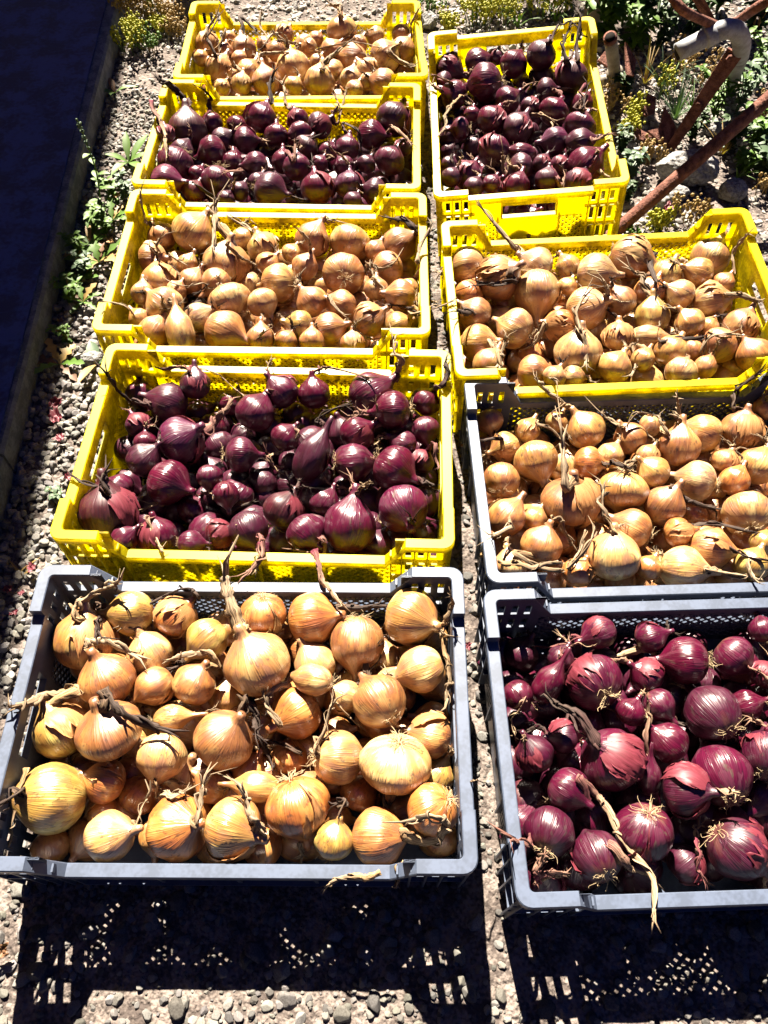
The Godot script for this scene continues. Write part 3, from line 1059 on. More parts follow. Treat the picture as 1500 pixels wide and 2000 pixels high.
func fill_crates():
	for k in crate_frame: bottom_layer(k)
	on("yellow", "A", Vector3(-.178, .112, -.152), .034, Vector3(-.98, .15, .09), "dg", "mid-sized yellow onion, long dry stalk, second from left in back row", [[Vector3(-.041, .002, -.01), Vector3(-.059, -.009, -.012), Vector3(-.038, .026, .022), Vector3(-.035, .029, .044)]])
	on("yellow", "A", Vector3(.013, .11, -.152), .034, Vector3(-.01, -.85, .53), "Ro", "mid-sized yellow onion, root tuft, sixth from left in back row")
	on("yellow", "A", Vector3(.228, .12, -.145), .041, Vector3(.74, .43, .52), "P", "large yellow onion, peeling skin, eighth from left in back row")
	on("yellow", "A", Vector3(-.118, .1, -.151), .032, Vector3(.71, .38, -.59), "Po", "mid-sized yellow onion, long dry stalk, third from left in back row", [[Vector3(.025, .015, -.02), Vector3(.035, .028, -.022), Vector3(.024, .028, -.032), Vector3(-.01, .028, -.021)]])
	on("yellow", "A", Vector3(.084, .106, -.147), .039, Vector3(.95, .3, .01), "do", "large yellow onion, long dry stalk, seventh from left in back row", [[Vector3(.039, .009, -.013), Vector3(.091, .001, -.019)]])
	on("yellow", "A", Vector3(-.048, .055, -.151), .026, Vector3(.01, .54, -.84), "", "mid-sized yellow onion, low down, fifth from left in back row")
	on("yellow", "A", Vector3(.261, .062, -.144), .026, Vector3(.51, .47, -.73), "", "mid-sized yellow onion, low down, rightmost in back row")
	on("yellow", "A", Vector3(-.066, .1, -.117), .03, Vector3(-.7, -.23, .67), "g", "mid-sized yellow onion, greenish, fourth from left in back row")
	on("yellow", "A", Vector3(-.243, .101, -.113), .044, Vector3(.09, .68, -.73), "P", "large yellow onion, long dry stalk, leftmost in back row", [[Vector3(0, .047, -.014), Vector3(.001, .049, -.035), Vector3(.025, .049, -.055), Vector3(.053, .062, -.057)]])
	on("yellow", "A", Vector3(.15, .1, -.113), .039, Vector3(-.01, -.39, .92), "dR", "large yellow onion, dry stalk, sixth from left in second row", [[Vector3(.006, -.013, .044)]])
	on("yellow", "A", Vector3(-.148, .091, -.098), .034, Vector3(-.35, .7, -.62), "p", "mid-sized yellow onion, smooth, second from left in second row")
	on("yellow", "A", Vector3(.19, .055, -.107), .026, Vector3(.01, .54, -.84), "", "mid-sized yellow onion, low down, seventh from left in second row")
	on("yellow", "A", Vector3(.011, .112, -.076), .05, Vector3(-.35, .76, -.55), "T", "large yellow onion, long dry stalk, third from left in second row", [[Vector3(-.024, .034, -.04), Vector3(-.04, .048, -.08), Vector3(-.047, .055, -.11)]])
	on("yellow", "A", Vector3(.09, .089, -.085), .031, Vector3(-.49, .61, -.63), "p", "mid-sized yellow onion, smooth, fifth from left in second row")
	on("yellow", "A", Vector3(.241, .106, -.072), .033, Vector3(-.94, -.18, .28), "p", "mid-sized yellow onion, smooth, rightmost in second row")
	on("yellow", "A", Vector3(-.196, .109, -.052), .041, Vector3(-.27, .82, -.5), "", "large yellow onion, long dry stalk, leftmost in second row", [[Vector3(-.019, .03, -.032), Vector3(-.024, .036, -.041), Vector3(-.004, .028, -.047), Vector3(.034, .017, -.032)]])
	on("yellow", "A", Vector3(.092, .127, -.048), .027, Vector3(-.82, -.48, -.32), "eR", "mid-sized yellow onion, roots facing up, fourth from left in second row", [[Vector3(-.037, -.016, 0), Vector3(-.061, -.006, .019)]])
	on("yellow", "A", Vector3(.197, .079, -.06), .025, Vector3(.51, .47, -.73), "p", "small yellow onion, smooth, eighth from left in second row")
	on("yellow", "A", Vector3(-.076, .1, -.049), .031, Vector3(.5, .61, -.62), "", "mid-sized yellow onion, long dry stalk, fourth from left in third row", [[Vector3(.03, .011, -.025), Vector3(.02, .022, -.039), Vector3(-.009, .011, -.041), Vector3(-.036, .004, -.036)]])
	on("yellow", "A", Vector3(-.13, .103, -.046), .027, Vector3(-.81, -.16, .56), "P", "mid-sized yellow onion, peeling skin, second from left in third row")
	on("yellow", "A", Vector3(.136, .098, -.035), .021, Vector3(-.81, .55, -.22), "p", "small yellow onion, long dry stalk, seventh from left in third row", [[Vector3(-.014, .018, .013), Vector3(.005, -.003, .028), Vector3(.017, -.02, .035)]])
	on("yellow", "A", Vector3(-.039, .055, -.046), .026, Vector3(.01, .54, -.84), "", "mid-sized yellow onion, low down, fifth from left in third row")
	on("yellow", "A", Vector3(.183, .116, -.021), .036, Vector3(-.49, -.22, -.84), "Rd", "mid-sized yellow onion, roots facing up, eighth from left in third row")
	on("yellow", "A", Vector3(.067, .087, -.014), .037, Vector3(-.75, .3, .6), "o", "mid-sized yellow onion, dry stalk, sixth from left in third row", [[Vector3(-.019, .031, .022), Vector3(-.037, .035, -.003)]])
	on("yellow", "A", Vector3(-.101, .1, -.002), .022, Vector3(.99, .14, -.06), "e", "small yellow onion, dry stalk, third from left in third row", [[Vector3(.028, -.003, -.01), Vector3(.052, -.005, -.012)]])
	on("yellow", "A", Vector3(.186, .055, -.006), .026, Vector3(.51, .47, -.73), "o", "mid-sized yellow onion, low down, rightmost in third row")
	on("yellow", "A", Vector3(-.175, .122, .022), .045, Vector3(-.23, .83, -.51), "df", "large yellow onion, long dry stalk, leftmost in third row", [[Vector3(.002, .046, -.019), Vector3(.001, .045, -.036), Vector3(.028, .042, -.009), Vector3(.074, .021, .005)]])
	on("yellow", "A", Vector3(-.248, .1, .017), .038, Vector3(-.49, .54, -.68), "Pg", "large yellow onion, long dry stalk, leftmost in fourth row", [[Vector3(.026, .036, -.044), Vector3(-.006, .023, -.043), Vector3(-.023, .048, -.026), Vector3(-.038, .065, -.011)]])
	on("yellow", "A", Vector3(.253, .083, .016), .032, Vector3(-.95, .29, -.13), "P", "mid-sized yellow onion, peeling skin, eighth from left in fourth row")
	on("yellow", "A", Vector3(-.026, .1, .027), .042, Vector3(.53, .75, -.39), "d", "large yellow onion, long dry stalk, third from left in fourth row", [[Vector3(.024, .03, -.033), Vector3(.027, .028, -.048), Vector3(.042, .007, -.033), Vector3(.042, .01, -.011)]])
	on("yellow", "A", Vector3(-.107, .1, .05), .034, Vector3(-.13, -.13, .98), "p", "mid-sized yellow onion, long dry stalk, second from left in fourth row", [[Vector3(0, .005, .036), Vector3(-.002, -.014, .047), Vector3(.025, .019, .056), Vector3(.04, .012, .048)]])
	on("yellow", "A", Vector3(.059, .055, .039), .026, Vector3(.01, .39, -.92), "o", "mid-sized yellow onion, long dry stalk, fifth from left in fourth row", [[Vector3(.016, .028, .001), Vector3(-.038, .027, -.017), Vector3(-.021, .012, .015)]])
	on("yellow", "A", Vector3(.128, .1, .05), .036, Vector3(.9, -.43, -.12), "R", "mid-sized yellow onion, long dry stalk, sixth from left in fourth row", [[Vector3(-.027, .03, -.001), Vector3(-.016, .034, -.026), Vector3(-.007, .043, -.058)]])
	on("yellow", "A", Vector3(.205, .111, .06), .047, Vector3(-.14, -.77, .62), "Rfp", "large yellow onion, dry stalk, seventh from left in fourth row", [[Vector3(-.012, -.055, .042)]])
	on("yellow", "A", Vector3(.005, .054, .056), .026, Vector3(.51, .47, -.73), "o", "mid-sized yellow onion, low down, fourth from left in fourth row")
	on("yellow", "A", Vector3(.261, .059, .063), .026, Vector3(.51, .47, -.73), "g", "mid-sized yellow onion, greenish, rightmost in fourth row")
	on("yellow", "A", Vector3(-.178, .09, .08), .029, Vector3(-.92, .33, -.2), "od", "mid-sized yellow onion, smooth, third from left in fifth row")
	on("yellow", "A", Vector3(-.042, .055, .076), .026, Vector3(-.86, .27, -.43), "", "mid-sized yellow onion, low down, fifth from left in fifth row")
	on("yellow", "A", Vector3(.024, .095, .087), .024, Vector3(-1, .05, -.08), "eR", "small yellow onion, dry stalk, sixth from left in fifth row", [[Vector3(-.031, -.009, -.004), Vector3(-.043, -.013, -.002)]])
	on("yellow", "A", Vector3(.155, .055, .086), .026, Vector3(.51, .47, -.73), "o", "mid-sized yellow onion, low down, eighth from left in fifth row")
	on("yellow", "A", Vector3(-.141, .055, .091), .026, Vector3(.51, .47, -.73), "o", "mid-sized yellow onion, low down, fourth from left in fifth row")
	on("yellow", "A", Vector3(-.24, .1, .104), .044, Vector3(-.93, .36, .07), "gP", "large yellow onion, dry stalk, leftmost in fifth row", [[Vector3(-.024, .042, 0), Vector3(-.031, .072, .024)]])
	on("yellow", "A", Vector3(.079, .101, .113), .043, Vector3(.25, -.52, .81), "Ro", "large yellow onion, dry stalk, seventh from left in fifth row", [[Vector3(.006, -.036, .048)]])
	on("yellow", "A", Vector3(.251, .11, .117), .035, Vector3(-.65, -.7, .31), "Ro", "mid-sized yellow onion, root tuft, rightmost in fifth row")
	on("yellow", "A", Vector3(-.185, .052, .112), .026, Vector3(-.94, -.18, .28), "o", "mid-sized yellow onion, low down, second from left in fifth row")
	on("yellow", "A", Vector3(-.074, .092, .138), .041, Vector3(.75, .67, .02), "o", "large yellow onion, dry stalk, third from left in front row", [[Vector3(.031, .036, -.001), Vector3(.036, .05, -.042)]])
	on("yellow", "A", Vector3(-.001, .107, .14), .04, Vector3(.9, .28, .34), "", "large yellow onion, long dry stalk, fourth from left in front row", [[Vector3(.036, .028, .001), Vector3(.039, .019, .008), Vector3(.027, .036, -.009), Vector3(.017, .041, -.035)]])
	on("yellow", "A", Vector3(-.157, .1, .15), .031, Vector3(.91, .39, -.13), "p", "mid-sized yellow onion, long dry stalk, second from left in front row", [[Vector3(.032, .015, -.005), Vector3(.037, .012, -.02), Vector3(.046, .015, -.043)]])
	on("yellow", "A", Vector3(.264, .063, .142), .026, Vector3(.51, .47, -.73), "", "mid-sized yellow onion, low down, rightmost in front row")
	on("yellow", "A", Vector3(.183, .096, .148), .037, Vector3(.93, .37, .05), "", "mid-sized yellow onion, long dry stalk, seventh from left in front row", [[Vector3(.032, .025, .002), Vector3(.073, .011, .006), Vector3(.085, .041, -.005), Vector3(.069, .053, -.013), Vector3(.043, .04, -.012)]])
	on("yellow", "A", Vector3(.127, .104, .153), .026, Vector3(.26, .66, -.7), "gd", "mid-sized yellow onion, dry stalk, sixth from left in front row", [[Vector3(.014, .021, -.042), Vector3(.002, .011, -.041)]])
	on("yellow", "A", Vector3(.031, .055, .154), .026, Vector3(.01, .54, -.84), "o", "mid-sized yellow onion, low down, fifth from left in front row")
	on("yellow", "A", Vector3(-.246, .055, .156), .026, Vector3(-.17, .53, -.83), "", "mid-sized yellow onion, low down, leftmost in front row")
	on("yellow", "A", Vector3(-.112, .037, -.134), .03, Vector3(.02, .74, .67), "F", "shaded low yellow onion, second from left beneath the back row")
	on("yellow", "A", Vector3(-.149, .032, -.086), .031, Vector3(-.64, -.38, -.67), "F", "shaded low yellow onion, leftmost beneath the back row")
	on("yellow", "A", Vector3(.252, .051, -.081), .03, Vector3(.61, -.06, .79), "F", "shaded low yellow onion, rightmost beneath the back row")
	on("yellow", "A", Vector3(-.082, .034, -.076), .037, Vector3(-.76, .65, -.04), "F", "shaded low yellow onion, third from left beneath the back row")
	on("yellow", "A", Vector3(.152, .046, -.063), .036, Vector3(.86, -.17, -.48), "F", "shaded low yellow onion, rightmost beneath the second row")
	on("yellow", "A", Vector3(.077, .038, -.059), .033, Vector3(.48, .85, -.21), "F", "shaded low yellow onion, third from left beneath the second row")
	on("yellow", "A", Vector3(-.222, .037, -.025), .03, Vector3(-.14, .61, -.78), "F", "shaded low yellow onion, leftmost beneath the second row")
	on("yellow", "A", Vector3(-.1, .045, -.007), .037, Vector3(-.89, .23, -.39), "F", "shaded low yellow onion, second from left beneath the second row")
	on("yellow", "A", Vector3(.012, .048, -.002), .035, Vector3(-.9, -.38, -.22), "F", "shaded low yellow onion, rightmost beneath the third row")
	on("yellow", "A", Vector3(-.157, .044, .016), .03, Vector3(-.62, -.78, .02), "F", "shaded low yellow onion, second from left beneath the third row")
	on("yellow", "A", Vector3(-.229, .033, .056), .03, Vector3(.75, -.2, -.63), "F", "shaded low yellow onion, leftmost beneath the third row")
	on("yellow", "A", Vector3(-.091, .035, .059), .036, Vector3(.44, .83, -.35), "F", "shaded low yellow onion, third from left beneath the third row")
	on("yellow", "A", Vector3(.085, .04, .08), .031, Vector3(.46, .87, -.17), "F", "shaded low yellow onion, second from left beneath the front row")
	on("yellow", "A", Vector3(.219, .033, .105), .03, Vector3(-.89, .38, .27), "F", "shaded low yellow onion, rightmost beneath the front row")
	on("yellow", "A", Vector3(.086, .036, .139), .03, Vector3(.61, -.71, -.36), "F", "shaded low yellow onion, third from left beneath the front row")
	on("yellow", "A", Vector3(-.029, .042, .146), .033, Vector3(-.43, -.9, .07), "F", "shaded low yellow onion, leftmost beneath the front row")
	on("red", "B", Vector3(-.15, .115, -.157), .027, Vector3(.01, .68, -.73), "P", "mid-sized red onion, long dry stalk, third from left in back row", [[Vector3(-.004, .031, -.002), Vector3(-.027, .028, -.016), Vector3(-.059, .025, -.015)], [Vector3(-.001, .011, -.027), Vector3(.042, .011, -.013), Vector3(.082, -.016, .011)]])
	on("red", "B", Vector3(.003, .104, -.153), .031, Vector3(-.6, .68, -.42), "P", "mid-sized red onion, peeling skin, fifth from left in back row")
	on("red", "B", Vector3(-.258, .081, -.159), .026, Vector3(.01, .54, -.84), "", "mid-sized red onion, low down, leftmost in back row")
	on("red", "B", Vector3(.161, .11, -.147), .039, Vector3(.83, .43, -.35), "", "large red onion, long dry stalk, seventh from left in back row", [[Vector3(.043, .02, -.022), Vector3(.053, .065, -.021), Vector3(.041, .075, -.056)]])
	on("red", "B", Vector3(.06, .1, -.154), .029, Vector3(-.08, .74, -.67), "", "mid-sized red onion, long dry stalk, sixth from left in back row", [[Vector3(.003, .026, -.03), Vector3(.019, .028, -.037), Vector3(.093, .053, .01)]])
	on("red", "B", Vector3(-.196, .098, -.127), .037, Vector3(-.93, .36, -.08), "d", "large red onion, long dry stalk, second from left in back row", [[Vector3(-.028, .02, .021), Vector3(-.066, .018, .006), Vector3(-.083, .074, .005)]])
	on("red", "B", Vector3(.258, .101, -.14), .027, Vector3(.64, .55, -.54), "d", "mid-sized red onion, long dry stalk, rightmost in back row", [[Vector3(.025, .066, .021), Vector3(.035, .077, -.001), Vector3(.032, .079, -.021)]])
	on("red", "B", Vector3(-.096, .062, -.159), .026, Vector3(.51, .47, -.73), "", "mid-sized red onion, low down, fourth from left in back row")
	on("red", "B", Vector3(.202, .126, -.097), .034, Vector3(-1, -.04, .07), "R", "large red onion, root tuft, seventh from left in second row")
	on("red", "B", Vector3(-.039, .1, -.107), .036, Vector3(.51, .47, -.73), "", "large red onion, smooth, fourth from left in second row")
	on("red", "B", Vector3(-.24, .1, -.075), .022, Vector3(-.49, .47, -.73), "s", "small red onion, silvery skin, leftmost in second row")
	on("red", "B", Vector3(-.123, .055, -.109), .026, Vector3(.51, .47, -.73), "", "mid-sized red onion, low down, third from left in second row")
	on("red", "B", Vector3(.259, .1, -.078), .025, Vector3(.16, -.38, .91), "", "mid-sized red onion, dry stalk, rightmost in second row", [[Vector3(.01, -.018, .018)]])
	on("red", "B", Vector3(.141, .1, -.065), .031, Vector3(.86, .41, -.31), "P", "mid-sized red onion, peeling skin, sixth from left in second row")
	on("red", "B", Vector3(.018, .1, -.054), .025, Vector3(.7, .52, -.49), "", "mid-sized red onion, long dry stalk, fifth from left in second row", [[Vector3(.024, .014, .001), Vector3(-.018, -.013, .024)]])
	on("red", "B", Vector3(-.16, .1, -.043), .041, Vector3(.82, .54, -.2), "sP", "large red onion, long dry stalk, second from left in second row", [[Vector3(.046, .012, -.012), Vector3(.069, .02, -.041), Vector3(.083, .023, -.065)]])
	on("red", "B", Vector3(-.221, .095, -.04), .021, Vector3(.01, .54, -.84), "", "small red onion, smooth, third from left in third row")
	on("red", "B", Vector3(.221, .1, -.045), .024, Vector3(-.85, .42, -.33), "", "mid-sized red onion, smooth, seventh from left in third row")
	on("red", "B", Vector3(-.259, .065, -.045), .026, Vector3(.77, .34, -.54), "", "mid-sized red onion, low down, leftmost in third row")
	on("red", "B", Vector3(-.053, .1, -.015), .031, Vector3(.98, -.15, -.09), "R", "mid-sized red onion, root tuft, fourth from left in third row")
	on("red", "B", Vector3(.067, .1, -.012), .036, Vector3(.47, .55, -.69), "eP", "large red onion, long dry stalk, fifth from left in third row", [[Vector3(.022, .025, -.052), Vector3(.006, .02, -.063), Vector3(.052, .033, -.084)]])
	on("red", "B", Vector3(-.212, .105, .005), .03, Vector3(.7, .52, -.49), "d", "mid-sized red onion, smooth, second from left in third row")
	on("red", "B", Vector3(.139, .1, -.005), .034, Vector3(1, 0, .01), "R", "large red onion, root tuft, sixth from left in third row")
	on("red", "B", Vector3(.253, .093, -.015), .021, Vector3(.51, .47, -.73), "P", "small red onion, long dry stalk, rightmost in third row", [[Vector3(.018, .087, .031), Vector3(.022, .071, .059)]])
	on("red", "B", Vector3(.207, .107, .011), .039, Vector3(.81, .03, .59), "do", "large red onion, smooth, seventh from left in fourth row")
	on("red", "B", Vector3(-.098, .1, .032), .022, Vector3(-.01, -.39, .92), "", "mid-sized red onion, smooth, third from left in fourth row")
	on("red", "B", Vector3(-.164, .1, .046), .039, Vector3(.91, .04, .42), "", "large red onion, long dry stalk, second from left in fourth row", [[Vector3(.043, -.008, .013), Vector3(-.023, -.027, .023)]])
	on("red", "B", Vector3(-.019, .055, .01), .026, Vector3(.51, .47, -.73), "", "mid-sized red onion, low down, fifth from left in fourth row")
	on("red", "B", Vector3(-.247, .091, .055), .027, Vector3(-.86, .27, -.43), "", "mid-sized red onion, long dry stalk, leftmost in fourth row", [[Vector3(-.002, .066, .038), Vector3(-.046, .072, .025)]])
	on("red", "B", Vector3(-.066, .1, .066), .022, Vector3(.19, -.29, .94), "", "mid-sized red onion, long dry stalk, fourth from left in fourth row", [[Vector3(.006, -.017, .018), Vector3(.039, -.017, .006)]])
	on("red", "B", Vector3(.09, .055, .049), .027, Vector3(.51, .47, -.73), "", "mid-sized red onion, low down, sixth from left in fourth row")
	on("red", "B", Vector3(.224, .1, .086), .041, Vector3(.24, .23, .94), "p", "large red onion, dry stalk, rightmost in fourth row", [[Vector3(.013, .024, .038)]])
	on("red", "B", Vector3(.03, .099, .094), .033, Vector3(.51, .47, -.73), "dP", "large red onion, peeling skin, sixth from left in fifth row")
	on("red", "B", Vector3(-.13, .055, .07), .027, Vector3(.51, .47, -.73), "", "mid-sized red onion, low down, third from left in fifth row")
	on("red", "B", Vector3(-.244, .115, .116), .045, Vector3(-.03, .8, -.61), "dP", "large red onion, dry stalk, leftmost in fifth row", [[Vector3(.01, .049, -.007), Vector3(.003, .055, -.035)]])
	on("red", "B", Vector3(.138, .1, .122), .043, Vector3(.18, .53, -.83), "", "large red onion, smooth, rightmost in fifth row")
	on("red", "B", Vector3(-.02, .105, .136), .031, Vector3(.45, -.07, .89), "", "mid-sized red onion, long dry stalk, fifth from left in fifth row", [[Vector3(.024, .017, .021), Vector3(.03, .022, .061), Vector3(.008, .024, .091)]])
	on("red", "B", Vector3(.07, .101, .137), .031, Vector3(.71, -.04, .7), "", "mid-sized red onion, long dry stalk, seventh from left in fifth row", [[Vector3(.027, .013, .017), Vector3(.028, -.011, .035), Vector3(-.001, 0, .033)]])
	on("red", "B", Vector3(-.067, .095, .139), .023, Vector3(.86, .41, -.31), "oP", "mid-sized red onion, peeling skin, fourth from left in fifth row")
	on("red", "B", Vector3(-.162, .1, .148), .031, Vector3(-.16, .79, -.59), "", "mid-sized red onion, long dry stalk, second from left in fifth row", [[Vector3(-.009, .034, -.006), Vector3(.015, .027, .038)]])
	on("red", "B", Vector3(-.21, .115, .164), .021, Vector3(.77, .34, -.54), "P", "small red onion, peeling skin, leftmost in front row")
	on("red", "B", Vector3(-.108, .1, .161), .021, Vector3(1, 0, .01), "R", "small red onion, root tuft, second from left in front row")
	on("red", "B", Vector3(.182, .055, .127), .026, Vector3(.51, .47, -.73), "", "mid-sized red onion, low down, rightmost in front row")
	on("red", "B", Vector3(-.041, .035, -.143), .036, Vector3(.32, -.45, .84), "F", "shaded low red onion, second from left beneath the back row")
	on("red", "B", Vector3(.042, .03, -.135), .031, Vector3(.74, .57, .36), "F", "shaded low red onion, third from left beneath the back row")
	on("red", "B", Vector3(.224, .043, -.131), .032, Vector3(.55, -.76, .35), "F", "shaded low red onion, rightmost beneath the back row")
	on("red", "B", Vector3(-.247, .05, -.116), .03, Vector3(.32, -.93, .18), "F", "shaded low red onion, leftmost beneath the back row")
	on("red", "B", Vector3(.112, .049, -.108), .031, Vector3(-.27, .84, -.47), "F", "shaded low red onion, rightmost beneath the second row")
	on("red", "B", Vector3(-.166, .034, -.086), .033, Vector3(-.02, .36, -.93), "F", "shaded low red onion, leftmost beneath the second row")
	on("red", "B", Vector3(.058, .06, -.073), .033, Vector3(.77, -.13, .63), "F", "shaded low red onion, third from left beneath the second row")
	on("red", "B", Vector3(-.054, .039, -.05), .036, Vector3(-.39, .81, .45), "F", "shaded low red onion, second from left beneath the second row")
	on("red", "B", Vector3(.064, .034, -.005), .034, Vector3(-.13, .44, .89), "F", "shaded low red onion, third from left beneath the third row")
	on("red", "B", Vector3(.206, .046, .035), .034, Vector3(.7, -.62, .35), "F", "shaded low red onion, rightmost beneath the third row")
	on("red", "B", Vector3(-.058, .06, .043), .032, Vector3(.42, -.08, -.9), "F", "shaded low red onion, second from left beneath the third row")
	on("red", "B", Vector3(-.206, .035, .052), .034, Vector3(.67, -.68, .3), "F", "shaded low red onion, leftmost beneath the third row")
	on("red", "B", Vector3(-.028, .042, .086), .031, Vector3(.62, -.77, -.15), "F", "shaded low red onion, third from left beneath the front row")
	on("red", "B", Vector3(-.094, .051, .113), .036, Vector3(-.65, .12, .75), "F", "shaded low red onion, leftmost beneath the front row")
	on("red", "B", Vector3(-.041, .041, .146), .032, Vector3(.73, -.65, -.21), "F", "shaded low red onion, second from left beneath the front row")
	on("red", "B", Vector3(.099, .041, .15), .033, Vector3(.4, .89, .24), "F", "shaded low red onion, rightmost beneath the front row")
	on("yellow", "C", Vector3(-.177, .111, -.139), .046, Vector3(.61, .56, -.55), "", "large yellow onion, dry stalk, second from left in back row", [[Vector3(.036, .028, -.047)]])
	on("yellow", "C", Vector3(-.245, .096, -.146), .03, Vector3(-.49, .47, -.73), "P", "mid-sized yellow onion, long dry stalk, leftmost in back row", [[Vector3(-.026, .038, -.003), Vector3(-.027, .083, -.019)]])
	on("yellow", "C", Vector3(-.077, .097, -.14), .026, Vector3(.01, .54, -.84), "", "mid-sized yellow onion, smooth, third from left in back row")
	on("yellow", "C", Vector3(.066, .1, -.137), .035, Vector3(.5, .61, -.62), "", "large yellow onion, smooth, fifth from left in back row")
	on("yellow", "C", Vector3(.145, .098, -.131), .043, Vector3(-.35, -.51, .79), "", "large yellow onion, smooth, sixth from left in back row")
	on("yellow", "C", Vector3(.246, .1, -.125), .036, Vector3(.82, .54, -.2), "d", "large yellow onion, long dry stalk, rightmost in back row", [[Vector3(.027, .079, .051), Vector3(-.012, .083, .027)]])
	on("yellow", "C", Vector3(-.033, .1, -.11), .033, Vector3(-.33, .65, -.69), "g", "mid-sized yellow onion, long dry stalk, fourth from left in back row", [[Vector3(-.02, .016, -.033), Vector3(-.071, .028, -.063)]])
	on("yellow", "C", Vector3(.197, .102, -.103), .021, Vector3(.51, .47, -.73), "P", "small yellow onion, peeling skin, seventh from left in back row")
	on("yellow", "C", Vector3(.027, .1, -.094), .021, Vector3(.51, .47, -.73), "", "small yellow onion, smooth, sixth from left in second row")
	on("yellow", "C", Vector3(-.254, .099, -.076), .031, Vector3(.98, .11, .14), "R", "mid-sized yellow onion, dry stalk, leftmost in second row", [[Vector3(.033, -.003, -.004), Vector3(.064, .017, .03)]])
	on("yellow", "C", Vector3(-.14, .054, -.122), .026, Vector3(.51, .47, -.73), "", "mid-sized yellow onion, low down, third from left in second row")
	on("yellow", "C", Vector3(-.107, .089, -.075), .047, Vector3(.32, .81, -.49), "", "large yellow onion, long dry stalk, fourth from left in second row", [[Vector3(-.013, .048, -.056), Vector3(-.02, .063, -.098)], [Vector3(.011, .051, .006), Vector3(.041, .029, .021), Vector3(.061, .017, .022)], [Vector3(-.018, .06, -.075), Vector3(-.016, .048, .01)]])
	on("yellow", "C", Vector3(-.017, .102, -.058), .025, Vector3(.7, .52, -.49), "", "mid-sized yellow onion, smooth, fifth from left in second row")
	on("yellow", "C", Vector3(-.18, .097, -.061), .021, Vector3(.5, .61, -.62), "", "small yellow onion, smooth, second from left in second row")
	on("yellow", "C", Vector3(.057, .1, -.054), .028, Vector3(.5, .61, -.62), "", "mid-sized yellow onion, smooth, seventh from left in second row")
	on("yellow", "C", Vector3(.223, .1, -.054), .034, Vector3(-.91, .04, .41), "", "mid-sized yellow onion, long dry stalk, rightmost in second row", [[Vector3(-.04, -.002, .001), Vector3(-.028, .021, .017), Vector3(.004, .029, .03)]])
	on("yellow", "C", Vector3(.135, .102, -.031), .043, Vector3(-.08, -.46, -.88), "R", "large yellow onion, roots facing up, sixth from left in third row")
	on("yellow", "C", Vector3(-.23, .088, -.018), .039, Vector3(-.17, .53, -.83), "", "large yellow onion, smooth, leftmost in third row")
	on("yellow", "C", Vector3(-.166, .089, -.018), .029, Vector3(.51, .47, -.73), "", "mid-sized yellow onion, smooth, second from left in third row")
	on("yellow", "C", Vector3(.009, .101, -.005), .039, Vector3(-.91, -.35, -.23), "R", "large yellow onion, root tuft, fifth from left in third row")
	on("yellow", "C", Vector3(-.115, .098, -.006), .029, Vector3(-.7, -.23, .67), "", "mid-sized yellow onion, long dry stalk, third from left in third row", [[Vector3(-.026, -.019, .025), Vector3(-.038, .03, .101)], [Vector3(-.059, -.018, .018), Vector3(-.013, .018, .027)]])
	on("yellow", "C", Vector3(-.056, .06, -.044), .026, Vector3(.51, .47, -.73), "", "mid-sized yellow onion, low down, fourth from left in third row")
	on("yellow", "C", Vector3(.169, .054, -.054), .026, Vector3(.51, .47, -.73), "", "mid-sized yellow onion, low down, seventh from left in third row")
	on("yellow", "C", Vector3(.201, .1, .007), .025, Vector3(.01, .54, -.84), "", "mid-sized yellow onion, smooth, rightmost in third row")
	on("yellow", "C", Vector3(.266, .096, 0), .022, Vector3(.51, .47, -.73), "", "small yellow onion, long dry stalk, rightmost in fourth row", [[Vector3(.013, .068, .001), Vector3(.041, .098, -.064)]])
	on("yellow", "C", Vector3(-.191, .098, .019), .021, Vector3(.51, .47, -.73), "", "small yellow onion, smooth, second from left in fourth row")
	on("yellow", "C", Vector3(-.253, .102, .031), .023, Vector3(.01, .54, -.84), "", "small yellow onion, smooth, leftmost in fourth row")
	on("yellow", "C", Vector3(.248, .115, .042), .032, Vector3(-.96, .27, .06), "", "mid-sized yellow onion, long dry stalk, seventh from left in fourth row", [[Vector3(-.034, .007, -.013), Vector3(-.057, .02, -.053)]])
	on("yellow", "C", Vector3(-.016, .113, .063), .03, Vector3(.49, -.47, .73), "", "mid-sized yellow onion, smooth, fourth from left in fourth row")
	on("yellow", "C", Vector3(.077, .1, .046), .032, Vector3(-.63, .56, -.54), "", "mid-sized yellow onion, smooth, fifth from left in fourth row")
	on("yellow", "C", Vector3(-.082, .1, .053), .045, Vector3(-.48, .24, -.85), "fR", "large yellow onion, root tuft, third from left in fourth row")
	on("yellow", "C", Vector3(.135, .1, .053), .029, Vector3(-.91, .4, -.14), "", "mid-sized yellow onion, long dry stalk, sixth from left in fourth row", [[Vector3(-.022, .024, .003), Vector3(-.001, .011, .034)]])
	on("yellow", "C", Vector3(-.203, .108, .07), .038, Vector3(-.76, .35, -.55), "", "large yellow onion, smooth, second from left in fifth row")
	on("yellow", "C", Vector3(.266, .065, .044), .026, Vector3(.51, .47, -.73), "", "mid-sized yellow onion, low down, rightmost in fifth row")
	on("yellow", "C", Vector3(-.136, .101, .093), .028, Vector3(.86, .41, -.31), "sd", "mid-sized yellow onion, silvery skin, third from left in fifth row")
	on("yellow", "C", Vector3(-.248, .099, .098), .021, Vector3(-.64, .42, -.65), "", "small yellow onion, long dry stalk, leftmost in fifth row", [[Vector3(-.004, .025, .01), Vector3(-.033, .08, .038)]])
	on("yellow", "C", Vector3(.189, .1, .092), .033, Vector3(.84, .48, -.26), "d", "mid-sized yellow onion, dry stalk, sixth from left in fifth row", [[Vector3(.034, .014, -.025), Vector3(.07, .017, -.014)]])
